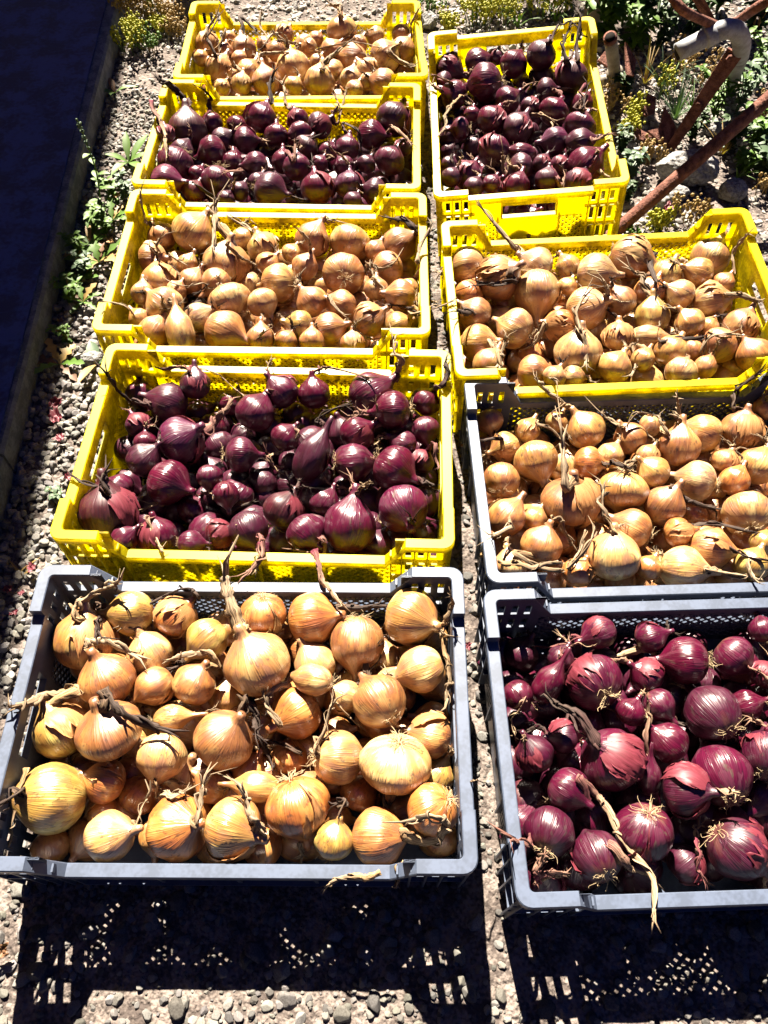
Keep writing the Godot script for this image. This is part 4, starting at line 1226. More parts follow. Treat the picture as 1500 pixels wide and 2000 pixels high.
	on("yellow", "C", Vector3(.243, .1, .106), .027, Vector3(.93, .32, -.18), "", "mid-sized yellow onion, long dry stalk, seventh from left in fifth row", [[Vector3(.03, .059, .031), Vector3(.095, .063, .007)]])
	on("yellow", "C", Vector3(.057, .1, .109), .029, Vector3(-.95, .31, -.01), "g", "mid-sized yellow onion, dry stalk, fourth from left in fifth row", [[Vector3(-.031, .005, -.013), Vector3(-.043, 0, -.023)]])
	on("yellow", "C", Vector3(.114, .097, .114), .031, Vector3(.93, .37, .05), "", "mid-sized yellow onion, long dry stalk, fifth from left in fifth row", [[Vector3(.031, .008, -.011), Vector3(.077, -.015, .01)]])
	on("yellow", "C", Vector3(-.215, .101, .131), .031, Vector3(.51, .47, -.73), "", "mid-sized yellow onion, smooth, leftmost in front row")
	on("yellow", "C", Vector3(-.082, .102, .13), .039, Vector3(.89, -.08, .45), "", "large yellow onion, dry stalk, third from left in front row", [[Vector3(.038, -.011, .012), Vector3(.075, .025, .034)]])
	on("yellow", "C", Vector3(-.16, .115, .148), .034, Vector3(-.17, .53, -.83), "e", "mid-sized yellow onion, elongated, second from left in front row")
	on("yellow", "C", Vector3(-.013, .1, .146), .026, Vector3(.01, .54, -.84), "P", "mid-sized yellow onion, peeling skin, fourth from left in front row")
	on("yellow", "C", Vector3(.083, .103, .153), .024, Vector3(.01, .54, -.84), "", "mid-sized yellow onion, smooth, sixth from left in front row")
	on("yellow", "C", Vector3(.035, .1, .15), .021, Vector3(.51, .47, -.73), "P", "small yellow onion, peeling skin, fifth from left in front row")
	on("yellow", "C", Vector3(.159, .1, .154), .024, Vector3(.01, .68, -.73), "", "mid-sized yellow onion, smooth, rightmost in front row")
	on("yellow", "C", Vector3(-.052, .039, -.144), .034, Vector3(-.93, .37, -.02), "F", "shaded low yellow onion, second from left beneath the back row")
	on("yellow", "C", Vector3(.013, .045, -.134), .033, Vector3(-.24, -.86, .45), "F", "shaded low yellow onion, third from left beneath the back row")
	on("yellow", "C", Vector3(.189, .039, -.122), .034, Vector3(.79, -.24, -.57), "F", "shaded low yellow onion, rightmost beneath the back row")
	on("yellow", "C", Vector3(-.208, .058, -.094), .036, Vector3(-.7, -.27, .66), "F", "shaded low yellow onion, leftmost beneath the back row")
	on("yellow", "C", Vector3(.084, .035, -.069), .033, Vector3(-.1, -.73, .68), "F", "shaded low yellow onion, third from left beneath the second row")
	on("yellow", "C", Vector3(.228, .033, -.04), .035, Vector3(.24, .97, .03), "F", "shaded low yellow onion, rightmost beneath the second row")
	on("yellow", "C", Vector3(.031, .038, -.023), .036, Vector3(-.23, -.72, .66), "F", "shaded low yellow onion, second from left beneath the second row")
	on("yellow", "C", Vector3(-.068, .033, .026), .036, Vector3(.93, -.3, -.23), "F", "shaded low yellow onion, leftmost beneath the second row")
	on("yellow", "C", Vector3(.153, .045, .04), .031, Vector3(.56, -.79, -.26), "F", "shaded low yellow onion, third from left beneath the third row")
	on("yellow", "C", Vector3(.027, .04, .041), .034, Vector3(-.3, .16, .94), "F", "shaded low yellow onion, second from left beneath the third row")
	on("yellow", "C", Vector3(.213, .054, .044), .032, Vector3(.02, .91, -.42), "F", "shaded low yellow onion, rightmost beneath the third row")
	on("yellow", "C", Vector3(-.062, .041, .09), .035, Vector3(.13, -.82, -.56), "F", "shaded low yellow onion, leftmost beneath the third row")
	on("yellow", "C", Vector3(.113, .038, .092), .035, Vector3(.69, -.51, .51), "F", "shaded low yellow onion, rightmost beneath the front row")
	on("yellow", "C", Vector3(.002, .054, .11), .035, Vector3(.33, .8, .49), "F", "shaded low yellow onion, second from left beneath the front row")
	on("yellow", "C", Vector3(-.127, .049, .129), .034, Vector3(.82, -.09, -.56), "F", "shaded low yellow onion, leftmost beneath the front row")
	on("yellow", "C", Vector3(.056, .052, .145), .032, Vector3(-.51, -.34, -.79), "F", "shaded low yellow onion, third from left beneath the front row")
	on("red", "D", Vector3(-.074, .109, -.148), .037, Vector3(.38, .57, -.73), "d", "large red onion, long dry stalk, fourth from left in back row", [[Vector3(.021, .019, -.042), Vector3(.025, .045, -.101)]])
	on("red", "D", Vector3(.238, .114, -.144), .042, Vector3(.51, .47, -.73), "", "large red onion, smooth, rightmost in back row")
	on("red", "D", Vector3(.011, .102, -.158), .026, Vector3(-.36, .64, -.68), "", "mid-sized red onion, long dry stalk, fifth from left in back row", [[Vector3(-.018, .02, -.011), Vector3(-.031, .03, -.046), Vector3(-.037, .04, -.08)]])
	on("red", "D", Vector3(-.191, .1, -.139), .025, Vector3(-.11, .61, -.79), "d", "mid-sized red onion, long dry stalk, second from left in back row", [[Vector3(-.006, .024, -.029), Vector3(.002, .042, -.032), Vector3(-.015, .064, -.032)]])
	on("red", "D", Vector3(-.136, .082, -.159), .026, Vector3(.51, .47, -.73), "d", "mid-sized red onion, low down, third from left in back row")
	on("red", "D", Vector3(.064, .1, -.137), .031, Vector3(.86, .41, -.31), "", "mid-sized red onion, long dry stalk, sixth from left in back row", [[Vector3(.034, 0, -.009), Vector3(.044, .027, -.032), Vector3(.039, .032, -.058)], [Vector3(.043, 0, -.009), Vector3(.058, .026, -.068), Vector3(.063, .036, -.085)]])
	on("red", "D", Vector3(-.24, .107, -.096), .046, Vector3(-.03, .74, -.67), "d", "large red onion, long dry stalk, leftmost in back row", [[Vector3(.004, .031, -.045), Vector3(-.015, .038, -.075), Vector3(-.046, .071, -.077), Vector3(-.066, .073, -.091)]])
	on("red", "D", Vector3(-.268, .149, -.013), .021, Vector3(-.17, .53, -.83), "Pp", "small red onion, long dry stalk, leftmost in second row", [[Vector3(-.017, .014, -.019), Vector3(-.028, .028, -.059)]])
	on("red", "D", Vector3(.186, .102, -.1), .033, Vector3(.92, .18, .36), "", "mid-sized red onion, long dry stalk, rightmost in second row", [[Vector3(.034, .002, 0), Vector3(.086, .061, .126)]])
	on("red", "D", Vector3(.021, .1, -.098), .03, Vector3(.45, -.07, .89), "", "mid-sized red onion, smooth, sixth from left in second row")
	on("red", "D", Vector3(-.034, .1, -.093), .029, Vector3(.01, .54, -.84), "P", "mid-sized red onion, peeling skin, fourth from left in second row")
	on("red", "D", Vector3(-.157, .097, -.078), .028, Vector3(.82, .54, -.2), "R", "mid-sized red onion, root tuft, second from left in second row")
	on("red", "D", Vector3(-.103, .1, -.072), .03, Vector3(1, 0, .01), "", "mid-sized red onion, smooth, third from left in second row")
	on("red", "D", Vector3(-.023, .055, -.129), .026, Vector3(.51, .47, -.73), "", "mid-sized red onion, low down, fifth from left in second row")
	on("red", "D", Vector3(.039, .101, -.047), .029, Vector3(.51, .47, -.73), "d", "mid-sized red onion, long dry stalk, third from left in third row", [[Vector3(-.023, .02, .008), Vector3(.041, .024, -.017)]])
	on("red", "D", Vector3(.264, .101, -.053), .021, Vector3(.51, .47, -.73), "", "small red onion, smooth, sixth from left in third row")
	on("red", "D", Vector3(.134, .1, -.049), .029, Vector3(.18, .67, -.72), "d", "mid-sized red onion, long dry stalk, fifth from left in third row", [[Vector3(-.007, .018, -.037), Vector3(-.012, .023, -.062), Vector3(.026, .02, -.033), Vector3(.03, -.001, -.019)]])
	on("red", "D", Vector3(-.172, .103, -.021), .035, Vector3(-.94, -.18, .28), "", "large red onion, smooth, second from left in third row")
	on("red", "D", Vector3(.09, .1, -.033), .021, Vector3(.51, .47, -.73), "", "small red onion, smooth, fourth from left in third row")
	on("red", "D", Vector3(-.243, .1, -.023), .028, Vector3(.51, .47, -.73), "", "mid-sized red onion, smooth, leftmost in third row")
	on("red", "D", Vector3(.263, .057, -.085), .026, Vector3(.51, .47, -.73), "", "mid-sized red onion, low down, rightmost in third row")
	on("red", "D", Vector3(.233, .1, -.002), .035, Vector3(.51, .47, -.73), "", "large red onion, smooth, rightmost in fourth row")
	on("red", "D", Vector3(-.122, .1, .012), .024, Vector3(.01, .54, -.84), "", "mid-sized red onion, smooth, second from left in fourth row")
	on("red", "D", Vector3(-.011, .094, 0), .026, Vector3(.01, .54, -.84), "", "mid-sized red onion, long dry stalk, fourth from left in fourth row", [[Vector3(.031, .044, .059), Vector3(.035, .06, .016)]])
	on("red", "D", Vector3(.074, .1, .014), .021, Vector3(.51, .47, -.73), "", "small red onion, smooth, fifth from left in fourth row")
	on("red", "D", Vector3(-.069, .1, .02), .029, Vector3(-.97, .06, .23), "", "mid-sized red onion, long dry stalk, third from left in fourth row", [[Vector3(-.029, -.01, .006), Vector3(-.051, .034, .076)]])
	on("red", "D", Vector3(.18, .1, .013), .022, Vector3(.51, .47, -.73), "", "small red onion, smooth, sixth from left in fourth row")
	on("red", "D", Vector3(-.245, .111, .044), .042, Vector3(-.34, -.35, .87), "R", "large red onion, root tuft, leftmost in fourth row")
	on("red", "D", Vector3(.13, .1, .022), .024, Vector3(-.64, .42, -.65), "", "mid-sized red onion, smooth, sixth from left in fifth row")
	on("red", "D", Vector3(.026, .106, .037), .032, Vector3(.01, .54, -.84), "", "mid-sized red onion, smooth, fifth from left in fifth row")
	on("red", "D", Vector3(-.193, .104, .067), .021, Vector3(.51, .47, -.73), "", "small red onion, smooth, second from left in fifth row")
	on("red", "D", Vector3(-.146, .105, .09), .036, Vector3(-.18, -.53, .83), "R", "large red onion, root tuft, third from left in fifth row")
	on("red", "D", Vector3(-.251, .118, .114), .034, Vector3(.96, .14, .26), "p", "large red onion, long dry stalk, leftmost in fifth row", [[Vector3(.041, .005, .011), Vector3(.105, -.019, .031)]])
	on("red", "D", Vector3(-.059, .096, .078), .021, Vector3(.51, .47, -.73), "R", "small red onion, root tuft, fourth from left in fifth row")
	on("red", "D", Vector3(.145, .1, .091), .033, Vector3(.01, .54, -.84), "sP", "mid-sized red onion, peeling skin, rightmost in fifth row")
	on("red", "D", Vector3(.076, .1, .105), .038, Vector3(-.17, .53, -.83), "dP", "large red onion, peeling skin, fifth from left in front row")
	on("red", "D", Vector3(-.026, .105, .12), .038, Vector3(.93, -.02, .36), "sd", "large red onion, dry stalk, fourth from left in front row", [[Vector3(.048, -.01, .009), Vector3(.075, -.014, .017)]])
	on("red", "D", Vector3(.202, .1, .109), .028, Vector3(-.95, .29, -.13), "P", "mid-sized red onion, peeling skin, rightmost in front row")
	on("red", "D", Vector3(-.194, .1, .122), .026, Vector3(.51, .47, -.73), "o", "mid-sized red onion, smooth, leftmost in front row")
	on("red", "D", Vector3(-.094, .1, .12), .021, Vector3(.51, .47, -.73), "", "small red onion, smooth, third from left in front row")
	on("red", "D", Vector3(-.119, .101, .149), .021, Vector3(.51, .47, -.73), "", "small red onion, smooth, second from left in front row")
	on("red", "D", Vector3(.156, .1, .146), .021, Vector3(.51, .47, -.73), "", "small red onion, smooth, sixth from left in front row")
	on("red", "D", Vector3(.23, .032, -.123), .033, Vector3(-.9, -.15, .41), "F", "shaded low red onion, rightmost beneath the back row")
	on("red", "D", Vector3(-.149, .041, -.083), .032, Vector3(-.17, -.98, -.04), "F", "shaded low red onion, second from left beneath the back row")
	on("red", "D", Vector3(.121, .047, -.069), .031, Vector3(.18, .87, .46), "F", "shaded low red onion, third from left beneath the back row")
	on("red", "D", Vector3(-.22, .036, -.047), .034, Vector3(-.29, -.32, .9), "F", "shaded low red onion, leftmost beneath the back row")
	on("red", "D", Vector3(-.053, .038, -.047), .033, Vector3(.26, .63, .73), "F", "shaded low red onion, second from left beneath the second row")
	on("red", "D", Vector3(.199, .042, -.036), .033, Vector3(-.81, .38, .45), "F", "shaded low red onion, rightmost beneath the second row")
	on("red", "D", Vector3(-.139, .039, .003), .032, Vector3(.7, .67, .25), "F", "shaded low red onion, leftmost beneath the second row")
	on("red", "D", Vector3(.108, .046, .017), .035, Vector3(.11, -.99, -.11), "F", "shaded low red onion, third from left beneath the second row")
	on("red", "D", Vector3(-.181, .052, .041), .03, Vector3(-.84, .14, -.52), "F", "shaded low red onion, second from left beneath the third row")
	on("red", "D", Vector3(-.005, .039, .062), .035, Vector3(.58, .76, .29), "F", "shaded low red onion, rightmost beneath the third row")
	on("red", "D", Vector3(-.107, .034, .075), .036, Vector3(.57, .17, -.81), "F", "shaded low red onion, third from left beneath the third row")
	on("red", "D", Vector3(-.248, .045, .09), .035, Vector3(-.25, -.76, .6), "F", "shaded low red onion, leftmost beneath the third row")
	on("red", "D", Vector3(-.06, .038, .116), .035, Vector3(.01, .4, -.92), "F", "shaded low red onion, second from left beneath the front row")
	on("red", "D", Vector3(.199, .031, .12), .033, Vector3(.64, -.55, -.53), "F", "shaded low red onion, rightmost beneath the front row")
	on("red", "D", Vector3(.02, .04, .14), .032, Vector3(-.3, -.85, .44), "F", "shaded low red onion, third from left beneath the front row")
	on("red", "D", Vector3(-.148, .043, .144), .031, Vector3(-.39, -.72, -.57), "F", "shaded low red onion, leftmost beneath the front row")
	on("yellow", "E", Vector3(.093, .118, -.145), .041, Vector3(-.08, .61, -.79), "", "large yellow onion, long dry stalk, fourth from left in back row", [[Vector3(0, .044, .014), Vector3(-.003, .053, -.019), Vector3(-.025, .05, -.032)]])
	on("yellow", "E", Vector3(-.06, .105, -.159), .025, Vector3(.51, .47, -.73), "P", "mid-sized yellow onion, long dry stalk, second from left in back row", [[Vector3(-.019, .013, .02), Vector3(-.042, .016, .068)]])
	on("yellow", "E", Vector3(.251, .103, -.159), .026, Vector3(.51, .47, -.73), "d", "mid-sized yellow onion, smooth, rightmost in back row")
	on("yellow", "E", Vector3(.182, .101, -.149), .027, Vector3(-.97, .24, -.06), "", "mid-sized yellow onion, smooth, fifth from left in back row")
	on("yellow", "E", Vector3(-.207, .101, -.144), .021, Vector3(.51, .47, -.73), "", "mid-sized yellow onion, smooth, leftmost in back row")
	on("yellow", "E", Vector3(.024, .097, -.148), .021, Vector3(.51, .47, -.73), "", "mid-sized yellow onion, smooth, third from left in back row")
	on("yellow", "E", Vector3(-.255, .119, -.073), .032, Vector3(.09, .68, -.73), "P", "large yellow onion, long dry stalk, leftmost in second row", [[Vector3(.005, .033, .019), Vector3(.027, .051, -.026)]])
	on("yellow", "E", Vector3(-.008, .098, -.12), .025, Vector3(-.64, .42, -.65), "", "mid-sized yellow onion, long dry stalk, fourth from left in second row", [[Vector3(-.022, .01, .015), Vector3(-.061, .032, .044)]])
	on("yellow", "E", Vector3(.136, .101, -.109), .023, Vector3(.51, .47, -.73), "", "mid-sized yellow onion, smooth, rightmost in second row")
	on("yellow", "E", Vector3(-.112, .101, -.112), .021, Vector3(.51, .47, -.73), "", "mid-sized yellow onion, long dry stalk, third from left in second row", [[Vector3(-.012, .02, -.05), Vector3(-.009, .041, -.083)]])
	on("yellow", "E", Vector3(.008, .107, -.08), .023, Vector3(-.94, .19, -.29), "", "mid-sized yellow onion, smooth, fifth from left in second row")
	on("yellow", "E", Vector3(-.165, .1, -.09), .035, Vector3(-.17, .6, -.78), "d", "large yellow onion, long dry stalk, second from left in second row", [[Vector3(-.006, .022, -.047), Vector3(-.013, .037, -.09), Vector3(.03, .016, -.058)]])
	on("yellow", "E", Vector3(-.209, .112, -.055), .022, Vector3(.18, .53, -.83), "", "mid-sized yellow onion, smooth, second from left in third row")
	on("yellow", "E", Vector3(.252, .098, -.083), .034, Vector3(.51, .47, -.73), "", "large yellow onion, long dry stalk, rightmost in third row", [[Vector3(.019, .017, -.044), Vector3(.034, .07, -.037)]])
	on("yellow", "E", Vector3(-.077, .101, -.075), .026, Vector3(-.86, .27, -.43), "", "mid-sized yellow onion, smooth, third from left in third row")
	on("yellow", "E", Vector3(.066, .101, -.074), .03, Vector3(.76, .49, -.43), "", "mid-sized yellow onion, long dry stalk, fourth from left in third row", [[Vector3(.027, .006, -.018), Vector3(.054, .025, -.036)]])
	on("yellow", "E", Vector3(.204, .106, -.032), .042, Vector3(.76, .49, -.43), "", "large yellow onion, long dry stalk, fifth from left in third row", [[Vector3(.01, .032, .037), Vector3(.062, .007, .058)]])
	on("yellow", "E", Vector3(-.264, .116, -.007), .021, Vector3(.51, .47, -.73), "P", "mid-sized yellow onion, long dry stalk, leftmost in third row", [[Vector3(.06, .035, -.073), Vector3(.045, .009, -.025), Vector3(.079, -.011, .035)]])
	on("yellow", "E", Vector3(.122, .101, -.035), .036, Vector3(-.98, .1, -.15), "", "large yellow onion, smooth, rightmost in fourth row")
	on("yellow", "E", Vector3(-.171, .101, -.033), .022, Vector3(.51, .47, -.73), "", "mid-sized yellow onion, smooth, second from left in fourth row")
	on("yellow", "E", Vector3(-.129, .056, -.114), .026, Vector3(.51, .47, -.73), "", "mid-sized yellow onion, low down, third from left in fourth row")
	on("yellow", "E", Vector3(.03, .101, -.015), .021, Vector3(.51, .47, -.73), "", "mid-sized yellow onion, long dry stalk, fifth from left in fourth row", [[Vector3(-.001, .013, -.039), Vector3(.158, .04, .007)]])
	on("yellow", "E", Vector3(-.032, .101, .011), .044, Vector3(-.17, .53, -.83), "gp", "large yellow onion, greenish, fourth from left in fourth row")
	on("yellow", "E", Vector3(-.219, .101, .014), .033, Vector3(.5, .54, -.68), "P", "large yellow onion, long dry stalk, leftmost in fourth row", [[Vector3(-.003, .036, .006), Vector3(-.025, .053, -.039), Vector3(.004, .079, -.097)]])
	on("yellow", "E", Vector3(.072, .101, .028), .027, Vector3(-.85, .42, -.33), "", "mid-sized yellow onion, smooth, fourth from left in fifth row")
	on("yellow", "E", Vector3(.156, .1, .028), .03, Vector3(-.64, .42, -.65), "", "mid-sized yellow onion, long dry stalk, rightmost in fifth row", [[Vector3(.021, .015, .024), Vector3(.001, .03, -.016)]])
	on("yellow", "E", Vector3(-.142, .101, .036), .032, Vector3(.51, .47, -.73), "", "large yellow onion, smooth, leftmost in fifth row")
	on("yellow", "E", Vector3(.116, .096, .062), .028, Vector3(.26, .66, -.7), "", "mid-sized yellow onion, dry stalk, fifth from left in fifth row", [[Vector3(.011, .016, -.034)]])
	on("yellow", "E", Vector3(-.097, .101, .082), .034, Vector3(-.16, .67, -.72), "", "large yellow onion, long dry stalk, second from left in fifth row", [[Vector3(-.017, .026, -.047), Vector3(-.011, .03, -.073), Vector3(.042, .038, -.065)]])
	on("yellow", "E", Vector3(.037, .101, .084), .039, Vector3(.18, .67, -.72), "", "large yellow onion, long dry stalk, third from left in fifth row", [[Vector3(.011, .04, .018), Vector3(.023, .048, -.013), Vector3(.058, .059, -.048)]])
	on("yellow", "E", Vector3(.158, .097, .077), .021, Vector3(.51, .47, -.73), "P", "mid-sized yellow onion, peeling skin, fifth from left in front row")
	on("yellow", "E", Vector3(.196, .109, .108), .034, Vector3(-.94, .19, -.29), "", "large yellow onion, smooth, rightmost in front row")
	on("yellow", "E", Vector3(-.156, .101, .093), .026, Vector3(.18, .67, -.72), "P", "mid-sized yellow onion, dry stalk, second from left in front row", [[Vector3(-.016, .023, -.045)]])
	on("yellow", "E", Vector3(-.026, .1, .103), .025, Vector3(.51, .47, -.73), "", "mid-sized yellow onion, smooth, third from left in front row")
	on("yellow", "E", Vector3(-.202, .101, .111), .021, Vector3(.51, .47, -.73), "", "mid-sized yellow onion, smooth, leftmost in front row")
	on("yellow", "E", Vector3(.124, .1, .122), .022, Vector3(.51, .47, -.73), "", "mid-sized yellow onion, smooth, fourth from left in front row")
	on("yellow", "E", Vector3(-.198, .05, -.13), .031, Vector3(.75, .03, -.66), "F", "shaded low yellow onion, leftmost beneath the back row")
	on("yellow", "E", Vector3(.243, .037, -.101), .037, Vector3(0, -.66, .75), "F", "shaded low yellow onion, rightmost beneath the back row")
	on("yellow", "E", Vector3(.066, .052, -.027), .031, Vector3(-.9, .28, .32), "F", "shaded low yellow onion, third from left beneath the back row")
	on("yellow", "E", Vector3(-.092, .049, .023), .036, Vector3(-.81, .17, .56), "F", "shaded low yellow onion, second from left beneath the back row")
	on("yellow", "E", Vector3(-.183, .041, .033), .031, Vector3(.43, .24, .87), "F", "shaded low yellow onion, leftmost beneath the second row")
	on("yellow", "E", Vector3(.236, .052, .038), .036, Vector3(.41, .85, -.32), "F", "shaded low yellow onion, rightmost beneath the second row")
	on("yellow", "E", Vector3(.127, .047, .045), .031, Vector3(.46, -.68, .57), "F", "shaded low yellow onion, third from left beneath the second row")
	on("yellow", "E", Vector3(.02, .036, .062), .036, Vector3(-.4, -.87, .29), "F", "shaded low yellow onion, second from left beneath the second row")
	on("yellow", "E", Vector3(.175, .031, .07), .032, Vector3(.84, .48, -.26), "F", "shaded low yellow onion, rightmost beneath the third row")
	on("yellow", "E", Vector3(.081, .046, .08), .034, Vector3(.83, -.54, -.15), "F", "shaded low yellow onion, third from left beneath the third row")
	on("yellow", "E", Vector3(-.139, .046, .087), .032, Vector3(.04, -1, .08), "F", "shaded low yellow onion, leftmost beneath the third row")
	on("yellow", "E", Vector3(-.06, .051, .11), .034, Vector3(-.53, -.36, -.76), "F", "shaded low yellow onion, second from left beneath the third row")
	on("yellow", "E", Vector3(.126, .048, .128), .036, Vector3(-.77, -.48, .42), "F", "shaded low yellow onion, rightmost beneath the front row")
	on("yellow", "E", Vector3(-.189, .05, .138), .03, Vector3(.84, -.01, .55), "F", "shaded low yellow onion, second from left beneath the front row")
	on("yellow", "E", Vector3(.064, .057, .138), .03, Vector3(-.14, -.99, .08), "F", "shaded low yellow onion, third from left beneath the front row")
	on("yellow", "E", Vector3(-.25, .037, .144), .031, Vector3(.65, -.62, .44), "F", "shaded low yellow onion, leftmost beneath the front row")
	on("red", "F", Vector3(.111, .1, -.157), .021, Vector3(-.16, .21, -.96), "R", "mid-sized red onion, root tuft, rightmost in back row")
	on("red", "F", Vector3(-.128, .102, -.159), .025, Vector3(-.91, .04, .41), "", "mid-sized red onion, long dry stalk, third from left in back row", [[Vector3(-.026, .002, .007), Vector3(-.042, -.012, .01), Vector3(-.086, -.022, .011)]])
	on("red", "F", Vector3(-.055, .1, -.15), .022, Vector3(.93, .32, -.18), "P", "mid-sized red onion, peeling skin, fourth from left in back row")
	on("red", "F", Vector3(-.236, .055, -.147), .029, Vector3(.51, .47, -.73), "d", "mid-sized red onion, low down, leftmost in back row")
	on("red", "F", Vector3(.057, .101, -.118), .03, Vector3(.71, -.04, .7), "", "mid-sized red onion, dry stalk, sixth from left in back row", [[Vector3(.012, .018, .026), Vector3(.03, .019, .045)]])
	on("red", "F", Vector3(-.189, .1, -.122), .021, Vector3(.51, .47, -.73), "", "mid-sized red onion, smooth, second from left in back row")
	on("red", "F", Vector3(-.012, .1, -.114), .035, Vector3(-1, -.05, -.08), "R", "large red onion, long dry stalk, fifth from left in back row", [[Vector3(-.031, -.006, -.015), Vector3(-.088, -.012, -.014)]])
	on("red", "F", Vector3(.094, .099, -.089), .021, Vector3(.51, .47, -.73), "P", "mid-sized red onion, peeling skin, rightmost in second row")
	on("red", "F", Vector3(-.072, .1, -.093), .024, Vector3(-.8, .45, -.39), "P", "mid-sized red onion, dry stalk, fourth from left in second row", [[Vector3(-.02, .005, -.019), Vector3(-.044, .001, -.024)]])
	on("red", "F", Vector3(-.147, .1, -.086), .04, Vector3(-.3, -.55, -.78), "R", "large red onion, roots facing up, third from left in second row")
	on("red", "F", Vector3(-.212, .1, -.085), .026, Vector3(.47, .61, -.63), "e", "mid-sized red onion, dry stalk, second from left in second row", [[Vector3(.017, .027, -.034)]])
	on("red", "F", Vector3(-.256, .1, -.071), .021, Vector3(.46, -.15, .87), "", "mid-sized red onion, long dry stalk, leftmost in second row", [[Vector3(.005, .024, .013), Vector3(-.002, .005, .024), Vector3(-.007, -.022, .048)]])
	on("red", "F", Vector3(-.064, .1, -.051), .022, Vector3(.58, -.02, .82), "", "mid-sized red onion, dry stalk, fifth from left in second row", [[Vector3(.022, -.013, .019), Vector3(.033, -.004, .027)]])
	on("red", "F", Vector3(.058, .096, -.048), .021, Vector3(.93, .32, -.18), "", "mid-sized red onion, smooth, sixth from left in second row")
	on("red", "F", Vector3(-.105, .1, -.042), .021, Vector3(.51, .47, -.73), "", "mid-sized red onion, smooth, fourth from left in third row")
	on("red", "F", Vector3(.006, .103, -.036), .038, Vector3(-.28, -.42, -.86), "R", "large red onion, roots facing up, sixth from left in third row")
	on("red", "F", Vector3(-.157, .055, -.038), .026, Vector3(.51, .47, -.73), "", "mid-sized red onion, low down, third from left in third row")
	on("red", "F", Vector3(-.203, .1, -.011), .023, Vector3(-.96, .27, .06), "P", "mid-sized red onion, long dry stalk, second from left in third row", [[Vector3(-.025, .003, -.011), Vector3(-.043, -.006, -.012)], [Vector3(.01, .013, -.028), Vector3(.016, .021, -.002), Vector3(.033, .043, .021)]])
	on("red", "F", Vector3(.057, .055, -.015), .026, Vector3(.51, .47, -.73), "", "mid-sized red onion, low down, rightmost in third row")
	on("red", "F", Vector3(-.062, .1, .001), .027, Vector3(-.76, .35, -.55), "", "mid-sized red onion, smooth, fifth from left in third row")
	on("red", "F", Vector3(-.243, .1, .01), .025, Vector3(-.48, .67, -.57), "P", "mid-sized red onion, peeling skin, leftmost in third row")
	on("red", "F", Vector3(.063, .098, .021), .033, Vector3(.36, -.27, -.9), "R", "large red onion, roots facing up, rightmost in fourth row")
	on("red", "F", Vector3(-.145, .106, .022), .041, Vector3(-.64, .7, -.31), "Pd", "large red onion, long dry stalk, third from left in fourth row", [[Vector3(-.026, .038, -.011), Vector3(-.061, .052, -.051), Vector3(-.081, .049, -.066)]])
	on("red", "F", Vector3(-.184, .055, .011), .026, Vector3(.51, .47, -.73), "", "mid-sized red onion, low down, second from left in fourth row")
	on("red", "F", Vector3(.001, .091, .043), .04, Vector3(-.12, -.22, -.97), "R", "large red onion, roots facing up, sixth from left in fourth row")
	on("red", "F", Vector3(-.095, .09, .043), .021, Vector3(.04, .68, -.73), "e", "mid-sized red onion, long dry stalk, fourth from left in fourth row", [[Vector3(.001, .011, -.029), Vector3(.005, .033, -.07), Vector3(.003, .045, -.089)]])
	on("red", "F", Vector3(-.058, .113, .065), .033, Vector3(.76, .61, .24), "P", "large red onion, peeling skin, fifth from left in fourth row")
	on("red", "F", Vector3(-.206, .1, .057), .029, Vector3(.71, .26, .66), "", "mid-sized red onion, long dry stalk, leftmost in fourth row", [[Vector3(.007, .033, -.008), Vector3(.036, .008, .012), Vector3(.052, .007, .048), Vector3(.068, .014, .081), Vector3(.075, .026, .148)]])
	on("red", "F", Vector3(-.259, .05, .087), .026, Vector3(.51, .47, -.73), "P", "mid-sized red onion, peeling skin, leftmost in fifth row")
	on("red", "F", Vector3(-.118, .1, .111), .036, Vector3(-.09, -.84, .53), "R", "large red onion, root tuft, fourth from left in fifth row")
	on("red", "F", Vector3(-.238, .1, .107), .033, Vector3(.42, -.38, -.83), "R", "large red onion, roots facing up, second from left in fifth row", [[Vector3(-.029, .016, .015), Vector3(-.06, .081, .022)]])
	on("red", "F", Vector3(-.043, .046, .105), .026, Vector3(.51, .47, -.73), "", "mid-sized red onion, low down, sixth from left in fifth row")
	on("red", "F", Vector3(-.006, .1, .135), .037, Vector3(.76, -.35, .55), "", "large red onion, smooth, rightmost in fifth row")
	on("red", "F", Vector3(-.183, .1, .138), .031, Vector3(-.16, -.5, -.85), "RP", "large red onion, roots facing up, third from left in fifth row", [[Vector3(.014, .033, -.005), Vector3(.037, .008, .015), Vector3(.061, -.007, .02)]])
	on("red", "F", Vector3(-.061, .063, .145), .026, Vector3(.77, .34, -.54), "P", "mid-sized red onion, long dry stalk, fifth from left in fifth row", [[Vector3(.007, .029, -.01), Vector3(.008, .031, -.032), Vector3(.02, .027, -.043)], [Vector3(.012, .027, -.008), Vector3(.024, -.003, .02)]])
	on("red", "F", Vector3(.043, .054, .159), .026, Vector3(.51, .47, -.73), "", "mid-sized red onion, low down, rightmost in front row")
	on("red", "F", Vector3(-.244, .055, .156), .026, Vector3(.51, .47, -.73), "P", "mid-sized red onion, long dry stalk, leftmost in front row", [[Vector3(.005, .033, 0), Vector3(-.016, .027, .011), Vector3(-.011, .033, -.018)], [Vector3(-.016, .028, .008), Vector3(.017, .026, -.001)]])
	on("red", "F", Vector3(.09, .051, -.121), .034, Vector3(.32, -.48, -.82), "F", "shaded low red onion, rightmost beneath the back row")
	on("red", "F", Vector3(.02, .03, -.118), .032, Vector3(-.47, -.45, -.76), "F", "shaded low red onion, third from left beneath the back row")
